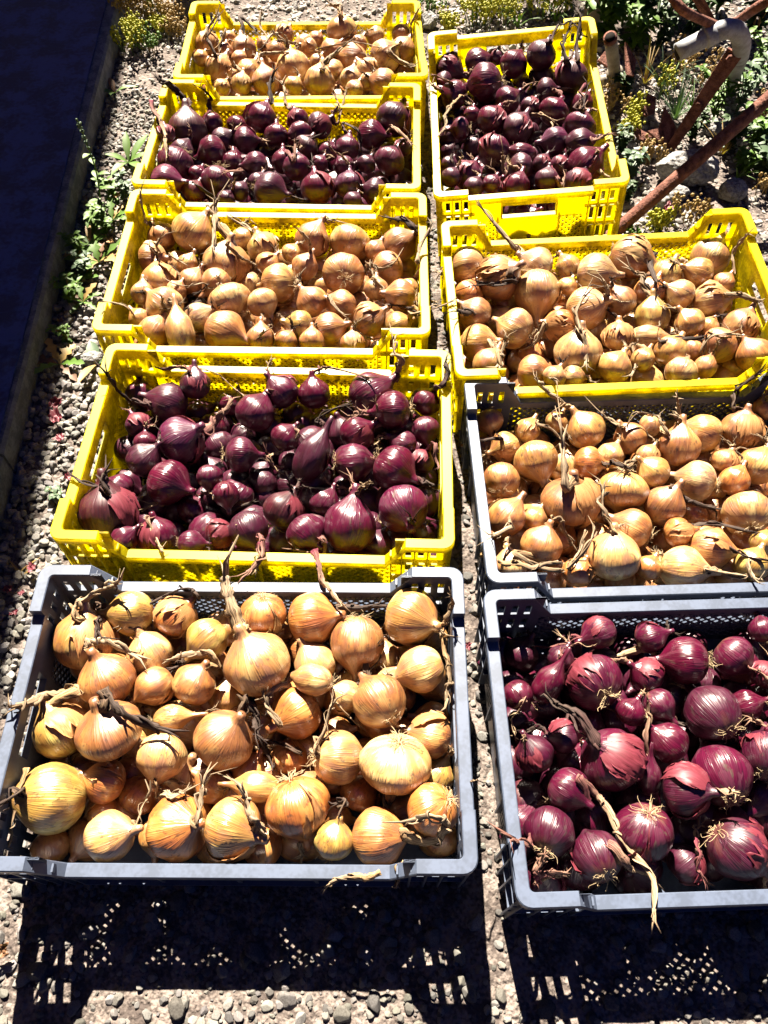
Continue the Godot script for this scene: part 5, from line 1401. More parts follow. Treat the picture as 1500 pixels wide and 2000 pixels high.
	on("red", "F", Vector3(-.037, .034, -.11), .034, Vector3(.49, .85, -.21), "F", "shaded low red onion, second from left beneath the back row")
	on("red", "F", Vector3(-.149, .031, -.103), .034, Vector3(.51, .69, .52), "F", "shaded low red onion, leftmost beneath the back row")
	on("red", "F", Vector3(-.215, .041, -.096), .033, Vector3(.78, -.29, .55), "F", "shaded low red onion, leftmost beneath the second row")
	on("red", "F", Vector3(.007, .042, -.062), .03, Vector3(.89, .35, -.27), "F", "shaded low red onion, third from left beneath the second row")
	on("red", "F", Vector3(.102, .054, -.056), .034, Vector3(.42, .87, .25), "F", "shaded low red onion, rightmost beneath the second row")
	on("red", "F", Vector3(-.108, .031, -.053), .037, Vector3(-.27, .75, -.61), "F", "shaded low red onion, second from left beneath the second row")
	on("red", "F", Vector3(-.233, .045, -.019), .032, Vector3(.39, -.01, -.92), "F", "shaded low red onion, leftmost beneath the third row")
	on("red", "F", Vector3(-.051, .046, .005), .032, Vector3(.71, .2, -.68), "F", "shaded low red onion, third from left beneath the third row")
	on("red", "F", Vector3(-.098, .035, .056), .033, Vector3(.29, -.21, -.93), "F", "shaded low red onion, second from left beneath the third row")
	on("red", "F", Vector3(.064, .047, .065), .03, Vector3(-.71, .27, .65), "F", "shaded low red onion, rightmost beneath the third row")
	on("red", "F", Vector3(-.167, .037, .08), .033, Vector3(.33, .09, .94), "F", "shaded low red onion, second from left beneath the front row")
	on("red", "F", Vector3(.012, .045, .101), .033, Vector3(-.18, .98, .12), "F", "shaded low red onion, rightmost beneath the front row")
	on("red", "F", Vector3(-.194, .044, .143), .033, Vector3(.24, .44, -.86), "F", "shaded low red onion, leftmost beneath the front row")
	on("red", "F", Vector3(-.121, .033, .147), .033, Vector3(-.41, .89, .2), "F", "shaded low red onion, third from left beneath the front row")
	on("yellow", "G", Vector3(.232, .109, -.163), .021, Vector3(.01, .68, -.73), "", "small yellow onion, dry stalk, rightmost in back row", [[Vector3(-.015, .023, .001), Vector3(-.007, .035, -.007)]])
	on("yellow", "G", Vector3(-.252, .1, -.159), .024, Vector3(.08, -.3, .95), "d", "mid-sized yellow onion, long dry stalk, leftmost in back row", [[Vector3(.01, -.015, .017), Vector3(.012, .026, .057), Vector3(-.019, .015, .055)]])
	on("yellow", "G", Vector3(-.135, .1, -.153), .021, Vector3(.51, .47, -.73), "", "small yellow onion, smooth, third from left in back row")
	on("yellow", "G", Vector3(.027, .097, -.141), .021, Vector3(.99, .09, -.14), "", "small yellow onion, long dry stalk, fifth from left in back row", [[Vector3(.011, .039, .049), Vector3(-.001, .047, .019)]])
	on("yellow", "G", Vector3(-.087, .1, -.133), .034, Vector3(-.56, .58, -.59), "", "large yellow onion, long dry stalk, fourth from left in back row", [[Vector3(-.035, .024, -.037), Vector3(-.05, .025, -.051), Vector3(-.081, .035, -.084)], [Vector3(-.037, .028, -.036), Vector3(-.061, .023, -.02), Vector3(-.033, .005, .017)]])
	on("yellow", "G", Vector3(.182, .1, -.124), .036, Vector3(.17, .79, -.59), "dP", "large yellow onion, long dry stalk, seventh from left in back row", [[Vector3(-.016, .022, -.03), Vector3(-.008, .03, -.061), Vector3(.01, .077, -.057)], [Vector3(.01, .021, -.029), Vector3(.051, -.004, -.008)]])
	on("yellow", "G", Vector3(-.189, .1, -.136), .021, Vector3(.51, .47, -.73), "P", "small yellow onion, long dry stalk, second from left in back row", [[Vector3(.015, .018, 0), Vector3(.057, -.004, .015)]])
	on("yellow", "G", Vector3(.116, .095, -.123), .035, Vector3(-.94, .19, -.29), "R", "large yellow onion, dry stalk, sixth from left in back row", [[Vector3(-.035, .003, -.023), Vector3(-.042, .029, -.048)]])
	on("yellow", "G", Vector3(-.012, .095, -.117), .03, Vector3(-.61, .62, -.49), "", "mid-sized yellow onion, long dry stalk, fifth from left in second row", [[Vector3(-.023, .025, -.006), Vector3(-.047, .027, -.028)], [Vector3(-.015, .032, 0), Vector3(.036, .035, -.022)]])
	on("yellow", "G", Vector3(.063, .104, -.087), .035, Vector3(.09, .68, -.73), "", "large yellow onion, smooth, seventh from left in second row")
	on("yellow", "G", Vector3(-.23, .096, -.104), .026, Vector3(-.93, -.03, .37), "P", "mid-sized yellow onion, peeling skin, leftmost in second row")
	on("yellow", "G", Vector3(-.054, .096, -.079), .024, Vector3(.51, .47, -.73), "p", "mid-sized yellow onion, smooth, fourth from left in second row")
	on("yellow", "G", Vector3(.01, .096, -.076), .021, Vector3(.51, .47, -.73), "", "small yellow onion, smooth, sixth from left in second row")
	on("yellow", "G", Vector3(-.184, .104, -.067), .038, Vector3(.24, -.29, .93), "", "large yellow onion, dry stalk, second from left in second row", [[Vector3(.01, -.022, .034)]])
	on("yellow", "G", Vector3(.137, .099, -.058), .022, Vector3(.51, .47, -.73), "P", "mid-sized yellow onion, peeling skin, rightmost in second row")
	on("yellow", "G", Vector3(-.097, .104, -.06), .029, Vector3(.98, .1, .17), "do", "mid-sized yellow onion, long dry stalk, third from left in second row", [[Vector3(.023, .014, .014), Vector3(.047, .042, .04)]])
	on("yellow", "G", Vector3(.186, .099, -.046), .033, Vector3(.51, .47, -.73), "", "large yellow onion, smooth, rightmost in third row")
	on("yellow", "G", Vector3(.006, .107, -.033), .028, Vector3(-.73, .56, -.39), "", "mid-sized yellow onion, dry stalk, fourth from left in third row", [[Vector3(-.024, .012, -.023), Vector3(-.056, .038, .013)]])
	on("yellow", "G", Vector3(-.246, .1, -.031), .031, Vector3(.13, -.22, -.97), "R", "mid-sized yellow onion, roots facing up, leftmost in third row")
	on("yellow", "G", Vector3(.078, .1, -.019), .036, Vector3(-.91, -.15, -.4), "Rs", "large yellow onion, root tuft, sixth from left in third row")
	on("yellow", "G", Vector3(.139, .102, -.015), .025, Vector3(.51, .47, -.73), "o", "mid-sized yellow onion, smooth, seventh from left in third row")
	on("yellow", "G", Vector3(-.05, .104, -.001), .042, Vector3(-.09, -.7, .71), "Rf", "large yellow onion, root tuft, third from left in third row")
	on("yellow", "G", Vector3(-.14, .103, .017), .049, Vector3(-.02, .93, -.38), "fdPT", "large yellow onion, long dry stalk, second from left in third row", [[Vector3(-.018, .052, .008), Vector3(-.019, .078, -.051)]])
	on("yellow", "G", Vector3(.013, .1, .029), .032, Vector3(.48, .73, -.5), "d", "large yellow onion, long dry stalk, fifth from left in third row", [[Vector3(.004, .03, -.016), Vector3(.035, .011, -.004), Vector3(.081, -.005, .002)]])
	on("yellow", "G", Vector3(.139, .105, .052), .039, Vector3(.12, -.27, -.96), "R", "large yellow onion, roots facing up, rightmost in fourth row")
	on("yellow", "G", Vector3(.075, .055, .019), .026, Vector3(.51, .47, -.73), "o", "mid-sized yellow onion, low down, sixth from left in fourth row")
	on("yellow", "G", Vector3(-.247, .104, .047), .032, Vector3(.58, .44, -.69), "", "large yellow onion, dry stalk, leftmost in fourth row", [[Vector3(0, .025, .029), Vector3(-.034, .063, .071)]])
	on("yellow", "G", Vector3(-.2, .095, .044), .021, Vector3(.51, .47, -.73), "", "small yellow onion, smooth, second from left in fourth row")
	on("yellow", "G", Vector3(-.049, .099, .071), .033, Vector3(-.85, .12, -.51), "R", "large yellow onion, root tuft, fourth from left in fourth row")
	on("yellow", "G", Vector3(.023, .1, .081), .025, Vector3(.96, .25, -.07), "od", "mid-sized yellow onion, long dry stalk, fifth from left in fourth row", [[Vector3(.031, .001, -.013), Vector3(.111, .016, .01)]])
	on("yellow", "G", Vector3(.146, .049, .069), .026, Vector3(.51, .47, -.73), "o", "mid-sized yellow onion, low down, seventh from left in fourth row")
	on("yellow", "G", Vector3(-.149, .051, .061), .026, Vector3(.51, .47, -.73), "o", "mid-sized yellow onion, low down, third from left in fourth row")
	on("yellow", "G", Vector3(.151, .101, .105), .021, Vector3(.51, .47, -.73), "g", "small yellow onion, greenish, rightmost in fifth row")
	on("yellow", "G", Vector3(-.197, .1, .097), .033, Vector3(.31, .71, -.63), "", "large yellow onion, long dry stalk, second from left in fifth row", [[Vector3(.011, .017, -.029), Vector3(.031, .02, -.036), Vector3(.05, -.009, -.01)]])
	on("yellow", "G", Vector3(.066, .099, .112), .033, Vector3(.93, .21, .3), "", "large yellow onion, long dry stalk, sixth from left in fifth row", [[Vector3(.022, .025, .014), Vector3(.061, .032, .038)]])
	on("yellow", "G", Vector3(-.091, .108, .125), .042, Vector3(-.07, .79, -.6), "pg", "large yellow onion, long dry stalk, third from left in fifth row", [[Vector3(-.005, .039, -.022), Vector3(-.018, .044, -.048), Vector3(-.015, .057, -.086)], [Vector3(-.006, .035, -.027), Vector3(.01, .03, -.037)]])
	on("yellow", "G", Vector3(.122, .1, .143), .027, Vector3(.51, .47, -.73), "g", "mid-sized yellow onion, dry stalk, seventh from left in fifth row", [[Vector3(-.019, .026, .012), Vector3(-.016, .029, .043)]])
	on("yellow", "G", Vector3(-.251, .1, .132), .027, Vector3(-.17, .53, -.83), "p", "mid-sized yellow onion, smooth, leftmost in fifth row")
	on("yellow", "G", Vector3(-.037, .099, .143), .021, Vector3(.51, .47, -.73), "o", "small yellow onion, smooth, fourth from left in fifth row")
	on("yellow", "G", Vector3(.014, .099, .146), .035, Vector3(.94, .24, .26), "pP", "large yellow onion, long dry stalk, fifth from left in fifth row", [[Vector3(.022, .026, .016), Vector3(.081, .013, .019), Vector3(.115, 0, .021)]])
	on("yellow", "G", Vector3(-.149, .1, .148), .024, Vector3(.5, .61, -.62), "oP", "mid-sized yellow onion, long dry stalk, second from left in front row", [[Vector3(-.018, .024, .005), Vector3(.023, .046, -.049)], [Vector3(.015, .031, -.058), Vector3(-.01, .025, -.009)]])
	on("yellow", "G", Vector3(-.182, .055, .136), .026, Vector3(.51, .47, -.73), "o", "mid-sized yellow onion, long dry stalk, leftmost in front row", [[Vector3(-.067, .076, -.008), Vector3(.008, .056, .011)]])
	on("yellow", "G", Vector3(-.069, .051, .139), .026, Vector3(.51, .47, -.73), "", "mid-sized yellow onion, low down, rightmost in front row")
	on("yellow", "G", Vector3(.219, .046, -.15), .032, Vector3(-.43, .52, -.74), "F", "shaded low yellow onion, rightmost beneath the back row")
	on("yellow", "G", Vector3(.083, .056, -.15), .031, Vector3(.36, -.86, .36), "F", "shaded low yellow onion, third from left beneath the back row")
	on("yellow", "G", Vector3(-.211, .035, -.148), .034, Vector3(-.74, .63, -.24), "F", "shaded low yellow onion, leftmost beneath the back row")
	on("yellow", "G", Vector3(.027, .035, -.143), .032, Vector3(-.96, -.14, -.23), "F", "shaded low yellow onion, second from left beneath the back row")
	on("yellow", "G", Vector3(-.117, .048, -.097), .037, Vector3(.12, -.94, .33), "F", "shaded low yellow onion, second from left beneath the second row")
	on("yellow", "G", Vector3(-.222, .05, -.042), .031, Vector3(.94, -.33, .09), "F", "shaded low yellow onion, leftmost beneath the second row")
	on("yellow", "G", Vector3(.118, .056, -.037), .032, Vector3(-.17, .1, -.98), "F", "shaded low yellow onion, third from left beneath the second row")
	on("yellow", "G", Vector3(.181, .037, -.01), .033, Vector3(-.93, .37, -.03), "F", "shaded low yellow onion, rightmost beneath the second row")
	on("yellow", "G", Vector3(-.008, .056, -.007), .03, Vector3(.91, -.39, .1), "F", "shaded low yellow onion, rightmost beneath the third row")
	on("yellow", "G", Vector3(-.184, .043, .004), .036, Vector3(.93, -.24, -.29), "F", "shaded low yellow onion, second from left beneath the third row")
	on("yellow", "G", Vector3(-.229, .046, .048), .035, Vector3(-.04, -.05, 1), "F", "shaded low yellow onion, leftmost beneath the third row")
	on("yellow", "G", Vector3(-.098, .06, .067), .031, Vector3(.16, -.95, .27), "F", "shaded low yellow onion, third from left beneath the third row")
	on("yellow", "G", Vector3(.083, .056, .075), .031, Vector3(.65, .31, -.69), "F", "shaded low yellow onion, third from left beneath the front row")
	on("yellow", "G", Vector3(-.008, .048, .12), .032, Vector3(-.13, -.81, .57), "F", "shaded low yellow onion, second from left beneath the front row")
	on("yellow", "G", Vector3(-.115, .032, .126), .03, Vector3(-.08, .9, .43), "F", "shaded low yellow onion, leftmost beneath the front row")
	on("yellow", "G", Vector3(.106, .051, .129), .033, Vector3(.98, .2, -.04), "F", "shaded low yellow onion, rightmost beneath the front row")
	on("yellow", "H", Vector3(.076, .107, -.143), .042, Vector3(.92, -.04, .38), "dP", "large yellow onion, long dry stalk, fifth from left in back row", [[Vector3(.047, .003, -.01), Vector3(.025, .024, .094)]])
	on("yellow", "H", Vector3(.236, .096, -.145), .038, Vector3(.51, .47, -.73), "", "large yellow onion, smooth, rightmost in back row")
	on("yellow", "H", Vector3(-.111, .1, -.141), .036, Vector3(-.85, .42, -.33), "s", "large yellow onion, long dry stalk, second from left in back row", [[Vector3(-.031, .014, -.029), Vector3(-.047, .026, -.028), Vector3(-.111, .078, -.077)]])
	on("yellow", "H", Vector3(-.247, .1, -.145), .04, Vector3(-.9, -.39, -.17), "R", "large yellow onion, root tuft, leftmost in back row")
	on("yellow", "H", Vector3(-.047, .095, -.139), .025, Vector3(-.49, .47, -.73), "", "mid-sized yellow onion, smooth, third from left in back row")
	on("yellow", "H", Vector3(.199, .104, -.096), .03, Vector3(-.93, .36, -.08), "", "mid-sized yellow onion, dry stalk, seventh from left in back row", [[Vector3(-.031, .005, -.012), Vector3(-.059, .029, .002)]])
	on("yellow", "H", Vector3(0, .104, -.106), .039, Vector3(.96, .14, .26), "ds", "large yellow onion, dry stalk, fourth from left in back row", [[Vector3(.047, -.002, .004)]])
	on("yellow", "H", Vector3(.137, .1, -.097), .03, Vector3(.51, .47, -.73), "g", "mid-sized yellow onion, greenish, sixth from left in back row")
	on("yellow", "H", Vector3(-.191, .115, -.095), .044, Vector3(.67, .72, .18), "dP", "large yellow onion, long dry stalk, second from left in second row", [[Vector3(.012, .037, .032), Vector3(.02, .025, .038), Vector3(-.03, .017, .036)]])
	on("yellow", "H", Vector3(.243, .1, -.068), .022, Vector3(.57, .58, -.58), "", "small yellow onion, long dry stalk, rightmost in second row", [[Vector3(.021, .008, -.024), Vector3(.023, .025, -.059), Vector3(.025, .081, -.042)]])
	on("yellow", "H", Vector3(-.059, .1, -.076), .021, Vector3(.51, .47, -.73), "", "small yellow onion, smooth, fourth from left in second row")
	on("yellow", "H", Vector3(-.118, .099, -.067), .044, Vector3(-.01, -.47, .89), "", "large yellow onion, smooth, third from left in second row")
	on("yellow", "H", Vector3(.097, .1, -.053), .029, Vector3(.51, .47, -.73), "od", "mid-sized yellow onion, long dry stalk, sixth from left in second row", [[Vector3(-.02, .026, -.004), Vector3(.002, .02, .029)]])
	on("yellow", "H", Vector3(-.251, .098, -.071), .028, Vector3(.51, .47, -.73), "o", "mid-sized yellow onion, smooth, leftmost in second row")
	on("yellow", "H", Vector3(.15, .103, -.039), .031, Vector3(-.85, .42, -.33), "", "mid-sized yellow onion, dry stalk, seventh from left in second row", [[Vector3(-.035, .02, -.005)]])
	on("yellow", "H", Vector3(-.044, .055, -.09), .026, Vector3(.51, .47, -.73), "o", "mid-sized yellow onion, low down, fifth from left in second row")
	on("yellow", "H", Vector3(.208, .096, -.027), .034, Vector3(.96, .29, .03), "", "mid-sized yellow onion, long dry stalk, rightmost in third row", [[Vector3(.015, .032, .018), Vector3(.062, .038, .042)]])
	on("yellow", "H", Vector3(.039, .1, -.032), .03, Vector3(-.49, .47, -.73), "d", "mid-sized yellow onion, smooth, fifth from left in third row")
	on("yellow", "H", Vector3(-.177, .053, -.086), .026, Vector3(.51, .47, -.73), "o", "mid-sized yellow onion, low down, second from left in third row")
	on("yellow", "H", Vector3(-.03, .1, -.017), .04, Vector3(.63, .7, .32), "p", "large yellow onion, smooth, fourth from left in third row")
	on("yellow", "H", Vector3(-.243, .102, -.014), .034, Vector3(-.85, .42, -.33), "d", "mid-sized yellow onion, dry stalk, leftmost in third row", [[Vector3(-.009, .031, .026), Vector3(-.041, .061, .057)]])
	on("yellow", "H", Vector3(.091, .093, .006), .036, Vector3(-.03, .74, -.67), "g", "large yellow onion, long dry stalk, sixth from left in third row", [[Vector3(-.005, .029, -.03), Vector3(-.017, .041, -.068), Vector3(-.031, .039, -.083)], [Vector3(.002, .026, -.028), Vector3(.002, .018, .039)]])
	on("yellow", "H", Vector3(.151, .106, .038), .03, Vector3(-.63, .56, -.54), "", "mid-sized yellow onion, dry stalk, seventh from left in third row", [[Vector3(-.026, .011, -.027), Vector3(-.053, .024, -.019)]])
	on("yellow", "H", Vector3(-.089, .1, .023), .031, Vector3(-.96, .27, .06), "oP", "mid-sized yellow onion, long dry stalk, third from left in third row", [[Vector3(-.03, .014, .013), Vector3(-.055, -.014, .039)]])
	on("yellow", "H", Vector3(.246, .098, .044), .033, Vector3(.5, .61, -.62), "dP", "mid-sized yellow onion, long dry stalk, rightmost in fourth row", [[Vector3(.024, .018, -.021), Vector3(-.028, .007, -.022)]])
	on("yellow", "H", Vector3(-.172, .1, .028), .038, Vector3(-.81, -.03, -.59), "R", "large yellow onion, root tuft, second from left in fourth row")
	on("yellow", "H", Vector3(.193, .085, .034), .021, Vector3(.51, .47, -.73), "", "small yellow onion, smooth, sixth from left in fourth row")
	on("yellow", "H", Vector3(.016, .1, .059), .029, Vector3(.01, .68, -.73), "P", "mid-sized yellow onion, dry stalk, third from left in fourth row", [[Vector3(.008, .013, -.03), Vector3(-.015, .016, -.052)]])
	on("yellow", "H", Vector3(.071, .097, .06), .027, Vector3(.98, .1, .17), "e", "mid-sized yellow onion, long dry stalk, fourth from left in fourth row", [[Vector3(.01, .028, .038), Vector3(.089, .024, .025)]])
	on("yellow", "H", Vector3(-.244, .097, .057), .036, Vector3(.91, .35, .23), "", "large yellow onion, long dry stalk, leftmost in fourth row", [[Vector3(.017, .03, .024), Vector3(.034, .033, .061), Vector3(.029, .028, .084)]])
	on("yellow", "H", Vector3(.199, .092, .084), .035, Vector3(-.5, -.31, .81), "", "mid-sized yellow onion, long dry stalk, seventh from left in fourth row", [[Vector3(-.042, .011, .022), Vector3(-.003, .039, .011)]])
	on("yellow", "H", Vector3(.15, .085, .087), .021, Vector3(.51, .47, -.73), "", "small yellow onion, smooth, fifth from left in fourth row")
	on("yellow", "H", Vector3(-.063, .098, .093), .045, Vector3(.04, .8, -.6), "", "large yellow onion, long dry stalk, third from left in fifth row", [[Vector3(-.006, .049, -.004), Vector3(.005, .078, -.068)], [Vector3(-.003, .05, .003), Vector3(.002, .025, .046)]])
	on("yellow", "H", Vector3(.106, .099, .102), .033, Vector3(.51, .47, -.73), "", "mid-sized yellow onion, smooth, fifth from left in fifth row")
	on("yellow", "H", Vector3(.249, .101, .118), .032, Vector3(-.49, .47, -.73), "", "mid-sized yellow onion, smooth, rightmost in fifth row")
	on("yellow", "H", Vector3(-.139, .055, .054), .027, Vector3(.51, .47, -.73), "o", "mid-sized yellow onion, low down, second from left in fifth row")
	on("yellow", "H", Vector3(.05, .1, .118), .021, Vector3(.51, .47, -.73), "", "small yellow onion, long dry stalk, fourth from left in fifth row", [[Vector3(-.014, .007, -.029), Vector3(-.018, .003, .019), Vector3(-.035, .006, .044)]])
	on("yellow", "H", Vector3(-.231, .103, .117), .03, Vector3(.51, .47, -.73), "", "mid-sized yellow onion, long dry stalk, leftmost in fifth row", [[Vector3(.016, .021, .024), Vector3(.029, .041, -.025)]])
	on("yellow", "H", Vector3(.231, .05, .099), .026, Vector3(.51, .47, -.73), "P", "mid-sized yellow onion, peeling skin, seventh from left in fifth row")
	on("yellow", "H", Vector3(.157, .1, .141), .022, Vector3(.51, .47, -.73), "P", "small yellow onion, peeling skin, sixth from left in fifth row")
	on("yellow", "H", Vector3(-.004, .1, .133), .031, Vector3(.5, .61, -.62), "", "mid-sized yellow onion, smooth, fourth from left in front row")
	on("yellow", "H", Vector3(.108, .108, .157), .029, Vector3(.48, .15, -.87), "R", "mid-sized yellow onion, root tuft, rightmost in front row")
	on("yellow", "H", Vector3(-.149, .09, .127), .033, Vector3(.96, .03, .27), "", "mid-sized yellow onion, dry stalk, leftmost in front row", [[Vector3(.025, .04, .052)]])
	on("yellow", "H", Vector3(-.118, .111, .158), .021, Vector3(.51, .47, -.73), "", "small yellow onion, smooth, second from left in front row")
	on("yellow", "H", Vector3(-.082, .1, .151), .021, Vector3(1, 0, .01), "R", "small yellow onion, root tuft, third from left in front row")
	on("yellow", "H", Vector3(.144, .054, -.142), .032, Vector3(.24, .9, .37), "F", "shaded low yellow onion, rightmost beneath the back row")
	on("yellow", "H", Vector3(.025, .032, -.133), .031, Vector3(-.26, .95, .14), "F", "shaded low yellow onion, second from left beneath the back row")
	on("yellow", "H", Vector3(-.186, .061, -.028), .033, Vector3(-.08, -.81, -.58), "F", "shaded low yellow onion, leftmost beneath the back row")
	on("yellow", "H", Vector3(.074, .041, -.023), .03, Vector3(-.21, -.92, .33), "F", "shaded low yellow onion, third from left beneath the back row")
	on("yellow", "H", Vector3(.181, .03, -.022), .032, Vector3(.47, -.18, .87), "F", "shaded low yellow onion, third from left beneath the second row")
	on("yellow", "H", Vector3(.003, .033, -.021), .036, Vector3(.17, .15, -.97), "F", "shaded low yellow onion, second from left beneath the second row")
	on("yellow", "H", Vector3(-.112, .035, -.011), .035, Vector3(-.14, .31, .94), "F", "shaded low yellow onion, leftmost beneath the second row")
	on("yellow", "H", Vector3(.238, .046, .012), .032, Vector3(.71, .55, -.45), "F", "shaded low yellow onion, rightmost beneath the second row")
	on("yellow", "H", Vector3(.124, .054, .037), .031, Vector3(-.97, .25, .01), "F", "shaded low yellow onion, third from left beneath the third row")
	on("yellow", "H", Vector3(.18, .033, .085), .032, Vector3(.97, -.13, .22), "F", "shaded low yellow onion, rightmost beneath the third row")
	on("yellow", "H", Vector3(-.009, .052, .091), .035, Vector3(-.92, .28, -.27), "F", "shaded low yellow onion, second from left beneath the third row")
	on("yellow", "H", Vector3(-.243, .04, .105), .033, Vector3(.59, .78, -.2), "F", "shaded low yellow onion, leftmost beneath the third row")
	on("yellow", "H", Vector3(.121, .033, .106), .033, Vector3(.39, -.02, .92), "F", "shaded low yellow onion, rightmost beneath the front row")
	on("yellow", "H", Vector3(-.1, .052, .13), .032, Vector3(.53, -.58, -.62), "F", "shaded low yellow onion, second from left beneath the front row")
	on("yellow", "H", Vector3(.068, .056, .135), .035, Vector3(.87, -.05, .49), "F", "shaded low yellow onion, third from left beneath the front row")
	on("yellow", "H", Vector3(-.154, .035, .147), .034, Vector3(.39, -.55, -.74), "F", "shaded low yellow onion, leftmost beneath the front row")
	on("red", "I", Vector3(.237, .123, .072), .038, Vector3(.47, .61, -.63), "d", "large red onion, long dry stalk, fifth from left in back row", [[Vector3(.009, .039, .014), Vector3(.034, .054, -.028), Vector3(.06, .063, -.03), Vector3(.089, .043, -.017)]])
	on("red", "I", Vector3(.264, .113, -.034), .021, Vector3(.35, .51, -.79), "P", "small red onion, peeling skin, third from left in back row")
	on("red", "I", Vector3(.252, .112, -.081), .033, Vector3(.93, .32, -.18), "d", "mid-sized red onion, smooth, second from left in back row")
	on("red", "I", Vector3(.233, .11, .006), .034, Vector3(.51, .47, -.73), "", "mid-sized red onion, smooth, fourth from left in back row")
	on("red", "I", Vector3(.25, .103, -.151), .035, Vector3(.85, -.12, .51), "R", "mid-sized red onion, root tuft, leftmost in back row")
	on("red", "I", Vector3(.252, .061, .08), .033, Vector3(.51, .47, -.73), "d", "mid-sized red onion, dry stalk, sixth from left in back row", [[Vector3(-.032, .016, .008), Vector3(-.026, .006, .029)]])
	on("red", "I", Vector3(.179, .1, .138), .042, Vector3(.18, .67, -.72), "d", "large red onion, long dry stalk, rightmost in back row", [[Vector3(-.017, .041, .018), Vector3(-.011, .079, -.06)], [Vector3(.01, .043, .011), Vector3(.017, .091, -.082), Vector3(.01, .103, -.118)]])
	on("red", "I", Vector3(.201, .104, -.166), .022, Vector3(-.94, .19, -.29), "P", "small red onion, long dry stalk, leftmost in second row", [[Vector3(.02, .031, .068), Vector3(-.026, .037, .04)]])
	on("red", "I", Vector3(.171, .109, -.065), .046, Vector3(-.94, -.28, -.19), "R", "large red onion, root tuft, fourth from left in second row")
	on("red", "I", Vector3(.137, .1, .076), .026, Vector3(.98, .14, .1), "", "mid-sized red onion, dry stalk, sixth from left in second row", [[Vector3(.032, -.003, -.006), Vector3(.046, .005, .005)]])
	on("red", "I", Vector3(.149, .1, -.142), .034, Vector3(-.92, .33, -.2), "", "mid-sized red onion, dry stalk, second from left in second row", [[Vector3(-.034, .023, .023), Vector3(-.05, .023, .004)]])
	on("red", "I", Vector3(.11, .1, -.017), .032, Vector3(.84, .42, -.34), "", "mid-sized red onion, dry stalk, fifth from left in second row", [[Vector3(.032, .008, -.02), Vector3(.065, .014, -.049)]])
	on("red", "I", Vector3(.105, .075, .161), .026, Vector3(.51, .47, -.73), "d", "mid-sized red onion, long dry stalk, rightmost in second row", [[Vector3(-.03, .057, .119), Vector3(-.014, .079, .065)]])
	on("red", "I", Vector3(.188, .047, -.077), .026, Vector3(.51, .47, -.73), "", "mid-sized red onion, low down, third from left in second row")
	on("red", "I", Vector3(.075, .1, .034), .024, Vector3(.51, .47, -.73), "", "mid-sized red onion, smooth, fifth from left in third row")
	on("red", "I", Vector3(.048, .1, .086), .037, Vector3(.51, .47, -.73), "f", "large red onion, smooth, sixth from left in third row")
	on("red", "I", Vector3(.065, .1, -.103), .021, Vector3(.18, .53, -.83), "", "small red onion, smooth, second from left in third row")
	on("red", "I", Vector3(.032, .104, -.058), .034, Vector3(.51, .47, -.73), "P", "mid-sized red onion, peeling skin, third from left in third row")
	on("red", "I", Vector3(-.012, .1, .14), .038, Vector3(.51, .47, -.73), "f", "large red onion, smooth, rightmost in third row")
	on("red", "I", Vector3(.018, .1, -.132), .025, Vector3(-.97, -.21, -.15), "R", "mid-sized red onion, root tuft, leftmost in third row")
	on("red", "I", Vector3(-.002, .1, -.002), .035, Vector3(.51, .47, -.73), "P", "mid-sized red onion, long dry stalk, fourth from left in third row", [[Vector3(.032, .012, -.037), Vector3(.077, .017, -.006)]])
	on("red", "I", Vector3(.055, .055, -.159), .026, Vector3(.51, .47, -.73), "", "mid-sized red onion, low down, leftmost in fourth row")
	on("red", "I", Vector3(-.051, .097, .079), .03, Vector3(-.97, .06, .23), "ds", "mid-sized red onion, dry stalk, sixth from left in fourth row", [[Vector3(-.033, .001, -.01), Vector3(-.044, -.012, -.008)]])
	on("red", "I", Vector3(.031, .049, -.065), .026, Vector3(-.98, .1, -.15), "", "mid-sized red onion, long dry stalk, third from left in fourth row", [[Vector3(-.032, .03, .025), Vector3(-.077, .015, .03)]])
	on("red", "I", Vector3(-.075, .103, .13), .032, Vector3(.95, .32, -.02), "", "mid-sized red onion, dry stalk, rightmost in fourth row", [[Vector3(.021, .02, .022), Vector3(.052, .028, .013)]])
	on("red", "I", Vector3(.003, .058, -.103), .026, Vector3(.51, .47, -.73), "", "mid-sized red onion, low down, second from left in fourth row")
	on("red", "I", Vector3(-.072, .1, -.061), .037, Vector3(.16, .13, -.98), "R", "large red onion, root tuft, fourth from left in fourth row")
	on("red", "I", Vector3(-.086, .1, .004), .025, Vector3(-.98, .1, -.15), "e", "mid-sized red onion, dry stalk, fifth from left in fourth row", [[Vector3(-.024, -.002, -.015)]])
	on("red", "I", Vector3(-.13, .099, .042), .021, Vector3(.51, .47, -.73), "dP", "small red onion, peeling skin, fifth from left in fifth row")
	on("red", "I", Vector3(-.141, .101, .079), .021, Vector3(.51, .47, -.73), "P", "small red onion, peeling skin, sixth from left in fifth row")
	on("red", "I", Vector3(-.109, .1, -.163), .021, Vector3(.51, .47, -.73), "P", "small red onion, dry stalk, leftmost in fifth row", [[Vector3(.006, .02, .019), Vector3(.006, .024, -.007)]])
	on("red", "I", Vector3(-.145, .097, .135), .04, Vector3(.74, .55, -.38), "P", "large red onion, dry stalk, rightmost in fifth row", [[Vector3(.019, .039, .005)]])
	on("red", "I", Vector3(-.136, .1, -.006), .031, Vector3(.92, -.38, -.04), "R", "mid-sized red onion, long dry stalk, fourth from left in fifth row", [[Vector3(-.033, -.015, -.005), Vector3(-.037, .012, -.028)]])
	on("red", "I", Vector3(-.137, .09, -.123), .033, Vector3(.51, .47, -.73), "", "mid-sized red onion, smooth, third from left in fifth row")
